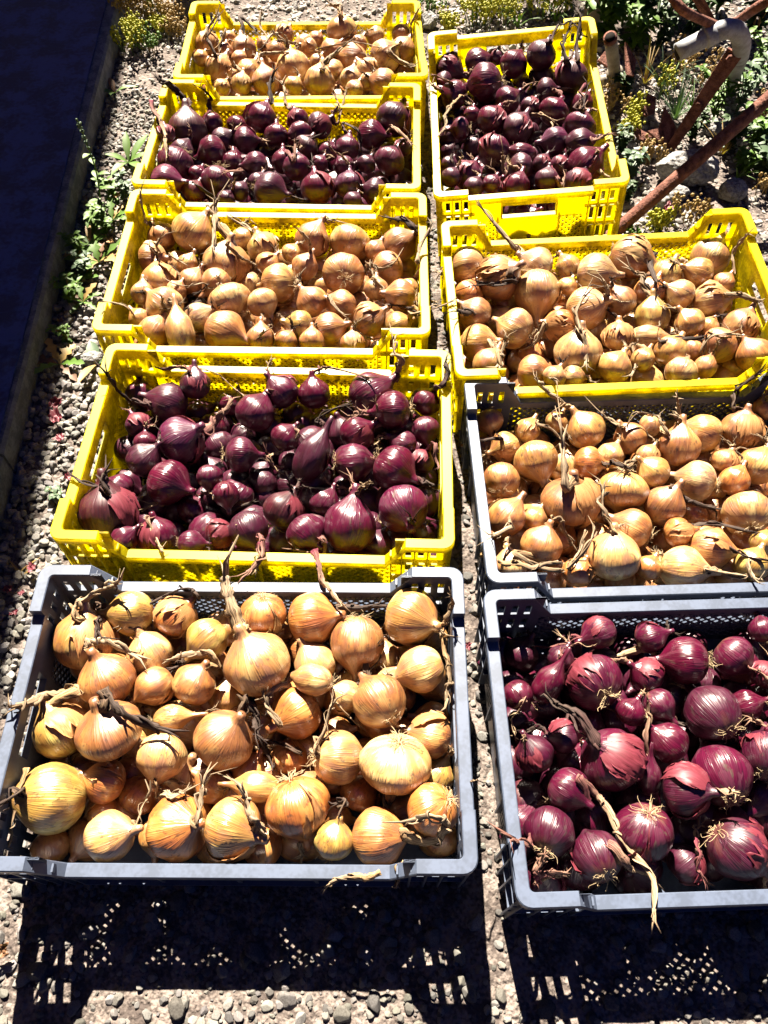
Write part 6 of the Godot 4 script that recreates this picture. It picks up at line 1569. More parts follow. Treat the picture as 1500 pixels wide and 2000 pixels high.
	on("red", "I", Vector3(-.163, .11, -.16), .021, Vector3(.51, .47, -.73), "", "small red onion, smooth, second from left in fifth row")
	on("red", "I", Vector3(-.183, .1, .048), .026, Vector3(.18, .67, -.72), "", "mid-sized red onion, long dry stalk, fourth from left in front row", [[Vector3(.019, .013, .02), Vector3(.03, -.001, .024), Vector3(.036, .013, -.016)]])
	on("red", "I", Vector3(-.205, .103, .113), .03, Vector3(.51, .47, -.73), "", "mid-sized red onion, smooth, rightmost in front row")
	on("red", "I", Vector3(-.185, .1, -.072), .021, Vector3(.51, .47, -.73), "", "small red onion, smooth, second from left in front row")
	on("red", "I", Vector3(-.201, .1, -.019), .03, Vector3(.35, .51, -.79), "", "mid-sized red onion, smooth, third from left in front row")
	on("red", "I", Vector3(-.191, .101, -.112), .023, Vector3(.51, .47, -.73), "", "small red onion, smooth, leftmost in front row")
	on("red", "I", Vector3(-.118, .031, -.124), .032, Vector3(.18, .38, .91), "F", "shaded low red onion, second from left beneath the back row")
	on("red", "I", Vector3(.109, .053, -.103), .034, Vector3(-.9, -.42, -.07), "F", "shaded low red onion, rightmost beneath the back row")
	on("red", "I", Vector3(-.224, .06, -.091), .03, Vector3(.55, -.82, .15), "F", "shaded low red onion, leftmost beneath the back row")
	on("red", "I", Vector3(-.081, .031, -.065), .036, Vector3(-.64, .51, -.58), "F", "shaded low red onion, third from left beneath the back row")
	on("red", "I", Vector3(-.142, .052, -.056), .032, Vector3(.22, .95, .22), "F", "shaded low red onion, second from left beneath the second row")
	on("red", "I", Vector3(.212, .058, -.026), .036, Vector3(.46, .4, -.8), "F", "shaded low red onion, rightmost beneath the second row")
	on("red", "I", Vector3(-.027, .038, -.016), .033, Vector3(.54, -.21, -.81), "F", "shaded low red onion, third from left beneath the second row")
	on("red", "I", Vector3(-.175, .038, -.01), .033, Vector3(-.05, -.29, .96), "F", "shaded low red onion, leftmost beneath the second row")
	on("red", "I", Vector3(.128, .042, -.003), .033, Vector3(-.03, -.34, .94), "F", "shaded low red onion, third from left beneath the third row")
	on("red", "I", Vector3(-.236, .043, 0), .033, Vector3(.57, .74, .35), "F", "shaded low red onion, leftmost beneath the third row")
	on("red", "I", Vector3(.148, .047, .062), .032, Vector3(-.21, -.81, -.54), "F", "shaded low red onion, rightmost beneath the third row")
	on("red", "I", Vector3(-.121, .053, .074), .035, Vector3(.54, .06, -.84), "F", "shaded low red onion, second from left beneath the third row")
	on("red", "I", Vector3(-.212, .044, .078), .036, Vector3(-.03, -.99, .12), "F", "shaded low red onion, leftmost beneath the front row")
	on("red", "I", Vector3(-.044, .034, .097), .037, Vector3(-.69, -.72, .07), "F", "shaded low red onion, third from left beneath the front row")
	on("red", "I", Vector3(.236, .038, .134), .036, Vector3(-.04, -.91, .41), "F", "shaded low red onion, rightmost beneath the front row")
	on("red", "I", Vector3(-.204, .031, .145), .033, Vector3(.68, -.46, .57), "F", "shaded low red onion, second from left beneath the front row")
	on("red", "F", Vector3(.24, .1, .02), .034, Vector3(.77, .47, -.44), "", "end")
	on("red", "F", Vector3(.234, .09, .092), .038, Vector3(.79, .44, -.43), "", "end")
	on("red", "F", Vector3(.106, .085, .126), .033, Vector3(-.86, .15, -.48), "", "end")
	on("red", "F", Vector3(.178, .092, -.05), .036, Vector3(.93, .36, -.04), "", "end")
	on("red", "F", Vector3(.247, .094, -.099), .036, Vector3(.14, .79, -.6), "", "end")
	on("red", "F", Vector3(.176, .096, .139), .034, Vector3(.67, .73, .09), "", "end")
	on("red", "F", Vector3(.142, .1, .06), .043, Vector3(-.57, .59, -.57), "", "end")
	on("red", "F", Vector3(.194, .1, -.137), .033, Vector3(.35, .46, -.82), "", "end")
	on("red", "F", Vector3(.117, .104, -.021), .034, Vector3(-.93, .21, .29), "", "end")
	on("yellow", "G", Vector3(.228, .091, .113), .032, Vector3(.58, .36, -.73), "", "end")
	on("yellow", "G", Vector3(.248, .088, .029), .037, Vector3(-.19, .51, .84), "", "end")


# ---------------------------------------------------------------- tools and rocks
func tube_part(called: String, pts: Array, r: float, m: Material, parent: Node3D, sides := 14, per := 5):
	var st := begin(true)
	var path := smooth_path(pts, per)
	var rad := []
	for i in path.size(): rad.append(r)
	tube(st, path, rad, sides)
	return part(called, done(st), m, parent)


func plate(called: String, pts: Array, n: Vector3, m: Material, parent: Node3D):
	# a forged plate: outline as triangles round its middle
	var st := begin()
	var c := Vector3.ZERO
	for p in pts: c += p
	c /= pts.size()
	for i in pts.size():
		prism(st, [c, pts[i], pts[(i + 1) % pts.size()]], n)
	return part(called, done(st), m, parent)


func make_tools():
	var pole := thing("rusty_pole", Vector3(.51, .012, -1.465), "long rusty round pole slanting up over the stones at right", "pole")
	tube_part("shaft", [Vector3(-.019, -.012, .011), Vector3(.16, .104, -.092), Vector3(.321, .208, -.184), Vector3(.706, .458, -.405)], 0.0145, mat["rust"], pole, 18, 8)
	tube_part("prop", [Vector3(.674, .437, -.386), Vector3(.724, -.032, -.436)], 0.014, mat["rust"], pole, 12, 2)
	var plough := thing("rusty_plough", Vector3(.716, 0, -1.807), "rusty old plough with a flat bar and pointed shares among weeds", "plough")
	plate("flat_bar", [Vector3(-.012, -.009, -.005), Vector3(.06, .245, -.006), Vector3(.092, .234, .011), Vector3(.005, -.015, .005)], Vector3(-.004, .001, .008), mat["rust"], plough)
	plate("share", [Vector3(-.056, .025, -.039), Vector3(-.025, .029, -.046), Vector3(-.011, .053, -.094), Vector3(.009, .036, -.06), Vector3(.019, .017, -.021), Vector3(.001, .008, -.004), Vector3(-.034, .016, -.019)], Vector3(0.002, 0.006, 0.004), mat["rust"], plough)
	plate("share", [Vector3(-.038, .048, -.166), Vector3(-.018, .043, -.155), Vector3(-.023, .025, -.117), Vector3(-.044, .022, -.11), Vector3(-.062, .025, -.117)], Vector3(0.002, 0.006, 0.004), mat["rust"], plough)
	plate("share", [Vector3(-.093, .023, -.068), Vector3(-.066, .017, -.055), Vector3(-.004, .002, -.021), Vector3(-.017, .002, .005), Vector3(-.073, .007, -.035)], Vector3(0.002, 0.006, 0.004), mat["rust"], plough)
	plate("share", [Vector3(-.08, .097, -.323), Vector3(-.056, .075, -.274), Vector3(-.064, .056, -.231), Vector3(-.082, .058, -.236)], Vector3(0.002, 0.006, 0.004), mat["rust"], plough)
	plate("share", [Vector3(-.13, .029, -.364), Vector3(-.109, .04, -.39), Vector3(-.097, .028, -.361), Vector3(-.101, .02, -.343)], Vector3(0.002, 0.006, 0.004), mat["rust"], plough)
	tube_part("frame_rod", [Vector3(-.162, .42, .041), Vector3(-.131, .4, .148), Vector3(-.074, .36, .106), Vector3(-.006, .32, .062)], 0.0095, mat["rust"], plough, 10, 4)
	plate("frame_strap", [Vector3(-.125, .42, .085), Vector3(-.099, .42, .086), Vector3(-.014, .325, .055), Vector3(-.03, .325, .046)], Vector3(0.001, 0.006, 0.004), mat["rust"], plough)
	tube_part("frame_rod", [Vector3(.059, .3, -.001), Vector3(.055, .36, .072), Vector3(.081, .42, .127)], 0.010, mat["rust"], plough, 10, 3)
	tube_part("support", [Vector3(.081, .42, .127), Vector3(.335, .2, -.342), Vector3(.503, -.01, -.598)], 0.011, mat["rust"], plough, 8, 3)
	bolt(plough, Vector3(.067, .229, .011))
	bolt(plough, Vector3(.033, .121, .01))
	bolt(plough, Vector3(-.01, .321, .071))
	bolt(plough, Vector3(.054, .301, .008))
	var pipe := thing("grey_pipe", Vector3(.946, 0, -2.128), "weathered grey pipe bent over at the top, behind the rusty bar", "pipe")
	tube_part("straight_pipe", [Vector3(-.318, .285, .417), Vector3(-.25, .315, .404)], 0.0185, mat["pipe"], pipe, 20, 4)
	tube_part("collar", [Vector3(-.265, .308, .407), Vector3(-.246, .317, .403)], 0.0215, mat["pipe"], pipe, 20, 3)
	tube_part("elbow", [Vector3(-.25, .315, .404), Vector3(-.224, .325, .404), Vector3(-.196, .315, .394), Vector3(-.159, .27, .352), Vector3(-.115, .2, .269)], 0.0195, mat["pipe"], pipe, 20, 6)
	tube_part("standpipe", [Vector3(-.115, .2, .269), Vector3(-.06, .09, .147), Vector3(0, -.02, 0)], 0.0185, mat["pipe"], pipe, 18, 4)
	tube_part("pipe_mouth", [Vector3(-.318, .285, .418), Vector3(-.314, .286, .417)], 0.0145, mat["hollow"], pipe, 16, 2)
	var stub := thing("pipe_stub", Vector3(.64, 0, -2.109), "short upright pipe stub with a rusty mouth beside the farthest right crate", "pipe")
	tube_part("fitting", [Vector3(0, -.01, 0), Vector3(-.029, .055, .04)], 0.0215, mat["beige"], stub, 18, 3)
	tube_part("side_outlet", [Vector3(-.015, .022, .02), Vector3(-.059, .03, .042)], 0.0165, mat["beige"], stub, 16, 3)
	tube_part("upright", [Vector3(-.029, .055, .04), Vector3(-.078, .17, .107)], 0.0155, mat["beige"], stub, 18, 4)
	tube_part("rusty_lip", [Vector3(-.077, .167, .105), Vector3(-.081, .176, .11)], 0.0165, mat["rust"], stub, 18, 2)
	tube_part("mouth", [Vector3(-.078, .17, .107), Vector3(-.082, .177, .111)], 0.0125, mat["hollow"], stub, 16, 2)
	var post := thing("pale_post", Vector3(.619, 0, -2.438), "pale round post standing behind the farthest right crate", "post")
	tube_part("post_foot", [Vector3(0, -.02, 0), Vector3(0, .5, 0)], 0.030, mat["beige"], post, 18, 3)
	tube_part("post_shaft", [Vector3(0, .48, 0), Vector3(0, 1.2, -.05)], 0.024, mat["beige"], post, 18, 3)
	rk(Vector3(.727, .03, -1.69), Vector3(.072, .036, .042), -.15, "stone", "large pale speckled rock under the slanting rusty pole", "rock")
	rk(Vector3(.678, .012, -1.607), Vector3(.05, .024, .032), .35, "stone", "white rock lying just below the large speckled rock", "rock")
	rk(Vector3(.827, .012, -1.628), Vector3(.036, .024, .028), .2, "stone", "small grey rock right of the white rocks", "rock")
	rk(Vector3(-.556, .02, -2.507), Vector3(.06, .04, .045), .5, "dark_stone", "dark rock behind the left end of the farthest left crate", "rock")
	rk(Vector3(.143, .01, -2.439), Vector3(.03, .022, .026), .9, "stone", "grey stone in the gap between the two farthest crates", "rock")
	rk(Vector3(.664, .008, -1.789), Vector3(.06, .012, .018), -.05, "stone", "narrow grey stone lying beside the farthest right crate", "rock")
	rk(Vector3(.851, 0, -1.902), Vector3(.03, .02, .026), .6, "stone", "pale stone half hidden by weeds above the pole", "rock")
	rk(Vector3(.823, 0, -1.463), Vector3(.026, .016, .02), 1.6, "stone", "pale stone on the gravel beyond the third right crate", "rock")
	rk(Vector3(-.585, .004, -1.114), Vector3(.022, .012, .016), .3, "stone", "white stone between weeds and the second left yellow crate", "rock")
	rk(Vector3(-.639, .006, -.814), Vector3(.016, .01, .012), .3, "stone", "rounded stone in the shade near the blue slab", "rock")


# ---------------------------------------------------------------- plants
func blade(st: SurfaceTool, at: Vector3, dir: Vector3, up: Vector3, length: float, width: float, bend: float, shape := "lance"):
	var d := dir.normalized()
	var side := d.cross(up).normalized()
	var lift := side.cross(d).normalized()
	var n := 7
	var l := []
	var c := []
	var r := []
	for i in n + 1:
		var t := float(i) / n
		var w := 0.0
		match shape:
			"grass": w = (1.0 - t) * 0.9 + 0.05
			"ovate": w = pow(sin(PI * clampf(t * 0.96 + 0.03, 0, 1)), 0.8)
			"lobed": w = (0.25 + 0.75 * sin(PI * pow(t, 1.5))) * (1.0 + 0.42 * (1 if i % 2 == 0 else -1)) if t > 0.12 and t < 0.96 else 0.12
			_: w = sin(PI * clampf(pow(t, 1.25) * 0.95 + 0.03, 0, 1))
		var p := at + d * length * (t - 0.25 * absf(bend) * t * t) + lift * (-bend * length * t * t)
		var half := side * width * 0.5 * w
		c.append(p)
		l.append(p - half + lift * width * 0.16 * w)
		r.append(p + half + lift * width * 0.16 * w)
	for i in n:
		quad(st, l[i], l[i + 1], c[i + 1], c[i])
		quad(st, c[i], c[i + 1], r[i + 1], r[i])


func rosette(at: Vector3, n: int, size: float, shape: String, m: String, label: String, group: String):
	var o := thing("weed", at, label, "weed", group)
	for i in n:
		var a := TAU * i / n + rng.randf_range(-0.4, 0.4)
		var st := begin(true)
		var rise := rng.randf_range(0.25, 1.1)
		blade(st, Vector3.ZERO, Vector3(cos(a), rise, sin(a)), Vector3.UP, size * rng.randf_range(0.6, 1.1), size * rng.randf_range(0.19, 0.30), rng.randf_range(0.15, 0.5), shape)
		var mm := m
		if rng.randf() < 0.16: mm = "dead" if rng.randf() < 0.6 else "straw"
		part("leaf", done(st), mat[mm], o)


func leafy(at: Vector3, stems: int, height: float, leaf: float, m: String, label: String, group: String):
	var o := thing("weed", at, label, "weed", group)
	var sx := begin(true)
	var lx := begin(true)
	for i in stems:
		var a := rng.randf() * TAU
		var out := Vector3(cos(a), 0, sin(a)) * height * rng.randf_range(0.15, 0.6)
		var path := smooth_path([Vector3(0, -0.01, 0), out * 0.3 + Vector3(0, height * 0.5, 0), out + Vector3(0, height * rng.randf_range(0.75, 1.05), 0)], 5)
		var rad := []
		for q in path.size(): rad.append(lerpf(0.0022, 0.0008, float(q) / path.size()))
		tube(sx, path, rad, 5)
		for q in range(2, path.size()):
			for s in 2:
				var b := rng.randf() * TAU
				blade(lx, path[q], Vector3(cos(b), rng.randf_range(-0.2, 0.7), sin(b)), Vector3.UP, leaf * rng.randf_range(0.6, 1.2), leaf * rng.randf_range(0.4, 0.6), rng.randf_range(0.1, 0.5), "ovate")
	part("stem", done(sx), mat["straw" if rng.randf() < 0.2 else m], o)
	part("foliage", done(lx), mat[m], o)


func stonecrop(at: Vector3, stems: int, height: float, m: String, label: String, group: String):   # yellow-green heads on short stems
	var o := thing("stonecrop", at, label, "plant", group)
	var sx := begin(true)
	var hx := begin(true)
	var ball := ico(0)
	for i in stems:
		var a := rng.randf() * TAU
		var foot := Vector3(cos(a), 0, sin(a)) * height * rng.randf_range(0.0, 0.5)
		var tip := foot * rng.randf_range(1.2, 1.9) + Vector3(rng.randfn() * 0.1, rng.randf_range(0.55, 1.0), rng.randfn() * 0.1) * height
		tube(sx, [foot - Vector3(0, 0.01, 0), foot.lerp(tip, 0.5) + Vector3(rng.randfn(), 0, rng.randfn()) * 0.003, tip], [0.0014, 0.0012, 0.001], 4)
		for k in 15:
			var spot := tip + Vector3(rng.randfn() * 0.55, rng.randfn() * 0.5 - 0.3, rng.randfn() * 0.55) * 0.016
			if k > 9: spot = foot.lerp(tip, rng.randf_range(0.3, 0.9)) + Vector3(rng.randfn(), rng.randfn(), rng.randfn()) * 0.004
			var s := Vector3(rng.randf_range(0.6, 1.0), rng.randf_range(0.7, 1.5), rng.randf_range(0.6, 1.0)) * rng.randf_range(0.0028, 0.0055)
			for f in ball[1]:
				tri(hx, spot + ball[0][f[0]] * s, spot + ball[0][f[1]] * s, spot + ball[0][f[2]] * s)
	part("stem", done(sx), mat["straw" if m != "lime" else "leaf"], o)
	part("flower_head", done(hx), mat[m], o)


func tuft(at: Vector3, n: int, height: float, m: String, label: String, group: String):
	var o := thing("grass_tuft", at, label, "grass", group)
	var st := begin(true)
	for i in n:
		var a := rng.randf() * TAU
		var lean := rng.randf_range(0.15, 0.9)
		blade(st, Vector3(cos(a), 0, sin(a)) * 0.01 * rng.randf(), Vector3(cos(a) * lean, 1.0, sin(a) * lean), Vector3(-cos(a), 0.4, -sin(a)), height * rng.randf_range(0.5, 1.1), 0.007 * rng.randf_range(0.6, 1.2), rng.randf_range(0.1, 0.6), "grass")
	part("blades", done(st), mat[m], o)


func make_plants():
	rosette(Vector3(-.659, 0, -1.348), 11, 0.06, "lobed", "leaf", "bushy weed with toothed leaves beside the slab, left of third crate", "weeds along the slab")
	rosette(Vector3(-.626, 0, -1.408), 9, 0.075, "lobed", "leaf", "toothed weed close against the third left crate", "weeds along the slab")
	rosette(Vector3(-.646, 0, -1.102), 6, 0.075, "lobed", "leaf", "low weed with bright upright leaves by the slab, left of second crate", "weeds along the slab")
	rosette(Vector3(-.622, 0, -1.553), 9, 0.065, "lobed", "leaf", "toothed weed left of the gap between third and fourth crates", "weeds along the slab")
	rosette(Vector3(-.622, 0, -1.774), 6, 0.085, "lance", "leaf", "long-leaved weed beside the fourth left crate", "weeds along the slab")
	rosette(Vector3(-.647, 0, -1.672), 7, 0.05, "lance", "leaf", "small weed at the foot of the tall sprig", "weeds along the slab")
	rosette(Vector3(-.712, 0, -2.086), 4, 0.07, "lance", "leaf", "dark weed leaning on the slab edge near the back", "weeds along the slab")
	rosette(Vector3(-.571, 0, -1.101), 3, 0.085, "lance", "blue_leaf", "weed with long drooping grey leaves touching the second left crate", "weeds along the slab")
	rosette(Vector3(-.656, 0, -1.467), 8, 0.06, "lance", "leaf", "narrow-leaved weed midway between slab and third left crate", "weeds along the slab")
	rosette(Vector3(-.636, 0, -1.281), 7, 0.05, "lobed", "leaf", "small toothed weed at the front corner of the third crate", "weeds along the slab")
	leafy(Vector3(-.663, 0, -1.289), 4, 0.055, 0.018, "leaf", "feathery dark weed in the shade of the slab", "weeds along the slab")
	leafy(Vector3(-.66, 0, -1.517), 5, 0.06, 0.02, "leaf", "small-leaved weed between slab and third left crate", "weeds along the slab")
	leafy(Vector3(-.606, 0, -1.638), 4, 0.05, 0.018, "blue_leaf", "grey-green small-leaved weed touching the fourth left crate", "weeds along the slab")
	leafy(Vector3(-.628, 0, -1.513), 4, 0.045, 0.019, "leaf", "low green weed nearest the third crate corner", "weeds along the slab")
	leafy(Vector3(-.645, 0, -1.168), 3, 0.04, 0.014, "leaf", "sparse ferny weed on the pebbles near the second crate", "weeds along the slab")
	leafy(Vector3(-.581, 0, -.78), 4, 0.02, 0.012, "blue_leaf", "tiny grey-green seedling in the pebbles beside the second left crate", "weeds along the slab")
	leafy(Vector3(-.646, 0, -1.369), 4, 0.05, 0.017, "blue_leaf", "grey-green weed in front of the toothed one", "weeds along the slab")
	leafy(Vector3(-.623, 0, -1.619), 4, 0.06, 0.016, "leaf", "weed behind the tall sprig foot", "weeds along the slab")
	leafy(Vector3(-.675, 0, -1.429), 4, 0.06, 0.018, "leaf", "leafy weed at the shadow edge beside the slab", "weeds along the slab")
	sprig(Vector3(-.66, 0, -1.6), Vector3(.027, .23, .024))
	stonecrop(Vector3(-.7, 0, -2.323), 22, 0.075, "lime", "bright yellow-green stonecrop clump beside the slab", "stonecrop clumps")
	stonecrop(Vector3(-.708, 0, -2.489), 26, 0.10, "straw", "tall straw-coloured stonecrop by the slab at the back", "stonecrop clumps")
	stonecrop(Vector3(-.677, 0, -2.534), 20, 0.09, "lime", "yellow stonecrop clump right of the straw-coloured one", "stonecrop clumps")
	stonecrop(Vector3(-.62, 0, -2.457), 12, 0.06, "straw", "thin dry stonecrop left of the farthest left crate", "stonecrop clumps")
	stonecrop(Vector3(-.587, 0, -2.384), 9, 0.045, "straw", "small dry stonecrop against the farthest left crate", "stonecrop clumps")
	stonecrop(Vector3(-.631, 0, -2.408), 8, 0.04, "lime", "small lime stonecrop among pebbles at the back left", "stonecrop clumps")
	stonecrop(Vector3(-.654, 0, -2.306), 9, 0.05, "leaf", "dark green stonecrop beside the bright clump", "stonecrop clumps")
	stonecrop(Vector3(.289, 0, -2.443), 24, 0.08, "lime", "yellow stonecrop behind the left of the farthest right crate", "stonecrop clumps")
	stonecrop(Vector3(.372, 0, -2.457), 14, 0.07, "lime", "yellow stonecrop behind the middle of the farthest right crate", "stonecrop clumps")
	stonecrop(Vector3(.204, 0, -2.394), 16, 0.05, "lime", "green stonecrop in front of grey pebbles between the far crates", "stonecrop clumps")
	stonecrop(Vector3(.481, 0, -2.485), 18, 0.08, "lime", "yellow stonecrop near the right back corner of the crate", "stonecrop clumps")
	stonecrop(Vector3(.141, 0, -2.491), 10, 0.06, "leaf", "green stonecrop beside the farthest left crate corner", "stonecrop clumps")
	stonecrop(Vector3(.334, 0, -2.543), 18, 0.09, "straw", "straw-coloured stonecrop at the picture top", "stonecrop clumps")
	stonecrop(Vector3(.654, 0, -1.946), 9, 0.06, "lime", "yellow stonecrop right of the farthest right crate", "stonecrop clumps")
	stonecrop(Vector3(.629, 0, -1.878), 10, 0.05, "lime", "low yellow stonecrop at the crate side beside rusty shares", "stonecrop clumps")
	stonecrop(Vector3(.756, 0, -2.045), 6, 0.09, "lime", "yellow stonecrop between the pipe stub and the grass", "stonecrop clumps")
	stonecrop(Vector3(.867, 0, -2.105), 6, 0.10, "straw", "dry stonecrop beside the flat rusty bar", "stonecrop clumps")
	stonecrop(Vector3(.838, 0, -2.175), 9, 0.08, "straw", "dry stonecrop under the grey pipe mouth", "stonecrop clumps")
	stonecrop(Vector3(.604, 0, -1.987), 9, 0.05, "straw", "dry stonecrop below the pipe stub", "stonecrop clumps")
	stonecrop(Vector3(.627, 0, -1.51), 14, 0.035, "lime", "lime stonecrop patch between the pole and third right crate", "stonecrop clumps")
	stonecrop(Vector3(.562, 0, -1.47), 8, 0.03, "leaf", "small green stonecrop at the foot of the rusty pole", "stonecrop clumps")
	stonecrop(Vector3(.7, 0, -1.533), 7, 0.06, "straw", "dry flowering stonecrop in front of the white rock", "stonecrop clumps")
	stonecrop(Vector3(.658, 0, -1.757), 8, 0.05, "straw", "dry stonecrop at the left end of the large rock", "stonecrop clumps")
	stonecrop(Vector3(.974, 0, -1.946), 10, 0.07, "straw", "dry stonecrop above the pole at the right edge", "stonecrop clumps")
	stonecrop(Vector3(.907, 0, -1.638), 8, 0.05, "straw", "dry stonecrop at the right edge below the pole", "stonecrop clumps")
	leafy(Vector3(.707, 0, -2.436), 9, .22, .036, "leaf", "tall leafy weed behind the pipe stub", "weeds at the back right")
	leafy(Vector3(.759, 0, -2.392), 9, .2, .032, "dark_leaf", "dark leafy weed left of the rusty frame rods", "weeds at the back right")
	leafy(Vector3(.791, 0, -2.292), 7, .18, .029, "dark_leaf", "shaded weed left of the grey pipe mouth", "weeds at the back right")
	leafy(Vector3(.712, 0, -2.293), 9, .12, .036, "leaf", "leafy weed behind the rusty share", "weeds at the back right")
	leafy(Vector3(.643, 0, -2.364), 9, .12, .036, "leaf", "leafy weed between crate corner and pipe stub", "weeds at the back right")
	leafy(Vector3(.555, 0, -2.53), 9, .16, .032, "leaf", "leafy weed behind the crate near the pale post", "weeds at the back right")
	leafy(Vector3(.444, 0, -2.563), 9, .14, .032, "blue_leaf", "grey-green weed at the picture top, behind the crate", "weeds at the back right")
	leafy(Vector3(1.016, 0, -2.103), 7, .16, .025, "leaf", "weed right of the bent grey pipe", "weeds at the back right")
	leafy(Vector3(.93, 0, -1.982), 7, .15, .025, "blue_leaf", "weed between the rusty bar and the pole", "weeds at the back right")
	leafy(Vector3(.926, 0, -1.813), 7, .1, .025, "leaf", "weed below the pole at the right edge", "weeds at the back right")
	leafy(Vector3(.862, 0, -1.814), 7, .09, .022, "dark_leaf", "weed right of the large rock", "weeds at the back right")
	leafy(Vector3(.606, 0, -1.722), 7, .05, .025, "blue_leaf", "grey-green weed at the left of the large rock", "weeds at the back right")
	leafy(Vector3(.929, 0, -1.728), 9, .06, .036, "blue_leaf", "broad grey-leaved weed at the right edge", "weeds at the back right")
	leafy(Vector3(.865, 0, -1.96), 7, .12, .022, "leaf", "weed in front of the flat rusty bar", "weeds at the back right")
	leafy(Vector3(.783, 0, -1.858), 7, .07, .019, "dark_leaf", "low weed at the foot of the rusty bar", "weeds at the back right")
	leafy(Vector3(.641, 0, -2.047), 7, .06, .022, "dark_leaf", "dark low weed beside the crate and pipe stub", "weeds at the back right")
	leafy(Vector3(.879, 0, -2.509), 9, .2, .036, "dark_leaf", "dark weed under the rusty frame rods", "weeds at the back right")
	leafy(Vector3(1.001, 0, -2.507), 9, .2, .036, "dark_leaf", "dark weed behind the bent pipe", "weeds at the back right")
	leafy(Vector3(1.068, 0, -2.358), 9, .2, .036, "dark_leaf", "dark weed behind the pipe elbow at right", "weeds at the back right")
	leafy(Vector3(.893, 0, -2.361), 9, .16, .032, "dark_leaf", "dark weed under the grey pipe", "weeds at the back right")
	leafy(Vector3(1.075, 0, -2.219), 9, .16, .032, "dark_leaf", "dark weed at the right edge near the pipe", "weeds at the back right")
	leafy(Vector3(.601, 0, -1.817), 7, .05, .017, "dark_leaf", "small weed along the crate side", "weeds at the back right")
	leafy(Vector3(.577, 0, -1.623), 7, .04, .016, "dark_leaf", "small weed between crate corner and pole", "weeds at the back right")
	leafy(Vector3(.885, 0, -1.729), 7, .05, .022, "leaf", "low weed above the small grey rock", "weeds at the back right")
	tuft(Vector3(.759, 0, -1.945), 26, 0.13, "blue_leaf", "bluish grass tuft beside the flat rusty bar", "grass tufts")
	tuft(Vector3(.752, 0, -2.095), 14, 0.14, "blue_leaf", "thin grass tuft behind the rusty shares", "grass tufts")
	tuft(Vector3(.81, 0, -1.984), 16, 0.10, "leaf", "green grass tuft against the rusty bar", "grass tufts")
	tuft(Vector3(.399, 0, -2.426), 16, 0.09, "leaf", "green grass tuft behind the farthest right crate", "grass tufts")
	tuft(Vector3(.515, 0, -2.454), 14, 0.12, "leaf", "grass tuft left of the pale post", "grass tufts")
	tuft(Vector3(.859, 0, -1.699), 8, 0.09, "leaf", "grass tuft above the small grey rock", "grass tufts")
	tuft(Vector3(-.61, 0, -.628), 5, 0.05, "straw", "few dry grass blades on pebbles by the nearest left crate", "")
	tuft(Vector3(.845, 0, -1.792), 14, 0.10, "straw", "dry grass tuft between the large rock and the right edge", "grass tufts")
	tuft(Vector3(.715, 0, -2.12), 12, 0.12, "straw", "dry grass tuft right of the pipe stub", "grass tufts")
	tuft(Vector3(.953, 0, -1.867), 14, 0.09, "straw", "dry grass tuft under the pole at the right edge", "grass tufts")
	tuft(Vector3(.868, 0, -2.031), 12, 0.10, "blue_leaf", "grey grass tuft just behind the flat bar", "grass tufts")


func scrap(at: Vector3, size: float, m: String, label: String, group := ""):   # a torn piece of dry onion skin
	var st := begin(true)
	var p := []
	var key := rng.randf() * 50.0
	for i in 9:
		var row := []
		for j in 9:
			var f := Vector2(i / 8.0 - 0.5, j / 8.0 - 0.5)
			var out := 1.0 + 0.6 * noise.get_noise_2d(f.angle() * 1.2 + key, 3.0)
			row.append(Vector3(f.x * size * out, 0.004 + size * (0.35 * noise.get_noise_2d(f.x * 3.0 + key, f.y * 3.0) + 0.5 * f.length_squared() + 0.12 * noise.get_noise_2d(f.x * 11.0, f.y * 11.0 + key)), f.y * size * 0.75 * out))
		p.append(row)
	for i in 8:
		for j in 8:
			if (i in [0, 7]) and (j in [0, 7]): continue
			for c in [[i, j], [i + 1, j], [i + 1, j + 1], [i, j], [i + 1, j + 1], [i, j + 1]]:
				st.set_uv(Vector2(c[0] / 8.0, c[1] / 14.0))
				st.add_vertex(p[c[0]][c[1]])
	var o := part("onion_skin", done(st), mat[m], self)
	o.transform = Transform3D(Basis.from_euler(Vector3(rng.randf_range(-0.3, 0.3), rng.randf() * TAU, rng.randf_range(-0.3, 0.3))), at)
	tag(o, label, "onion skin", group)


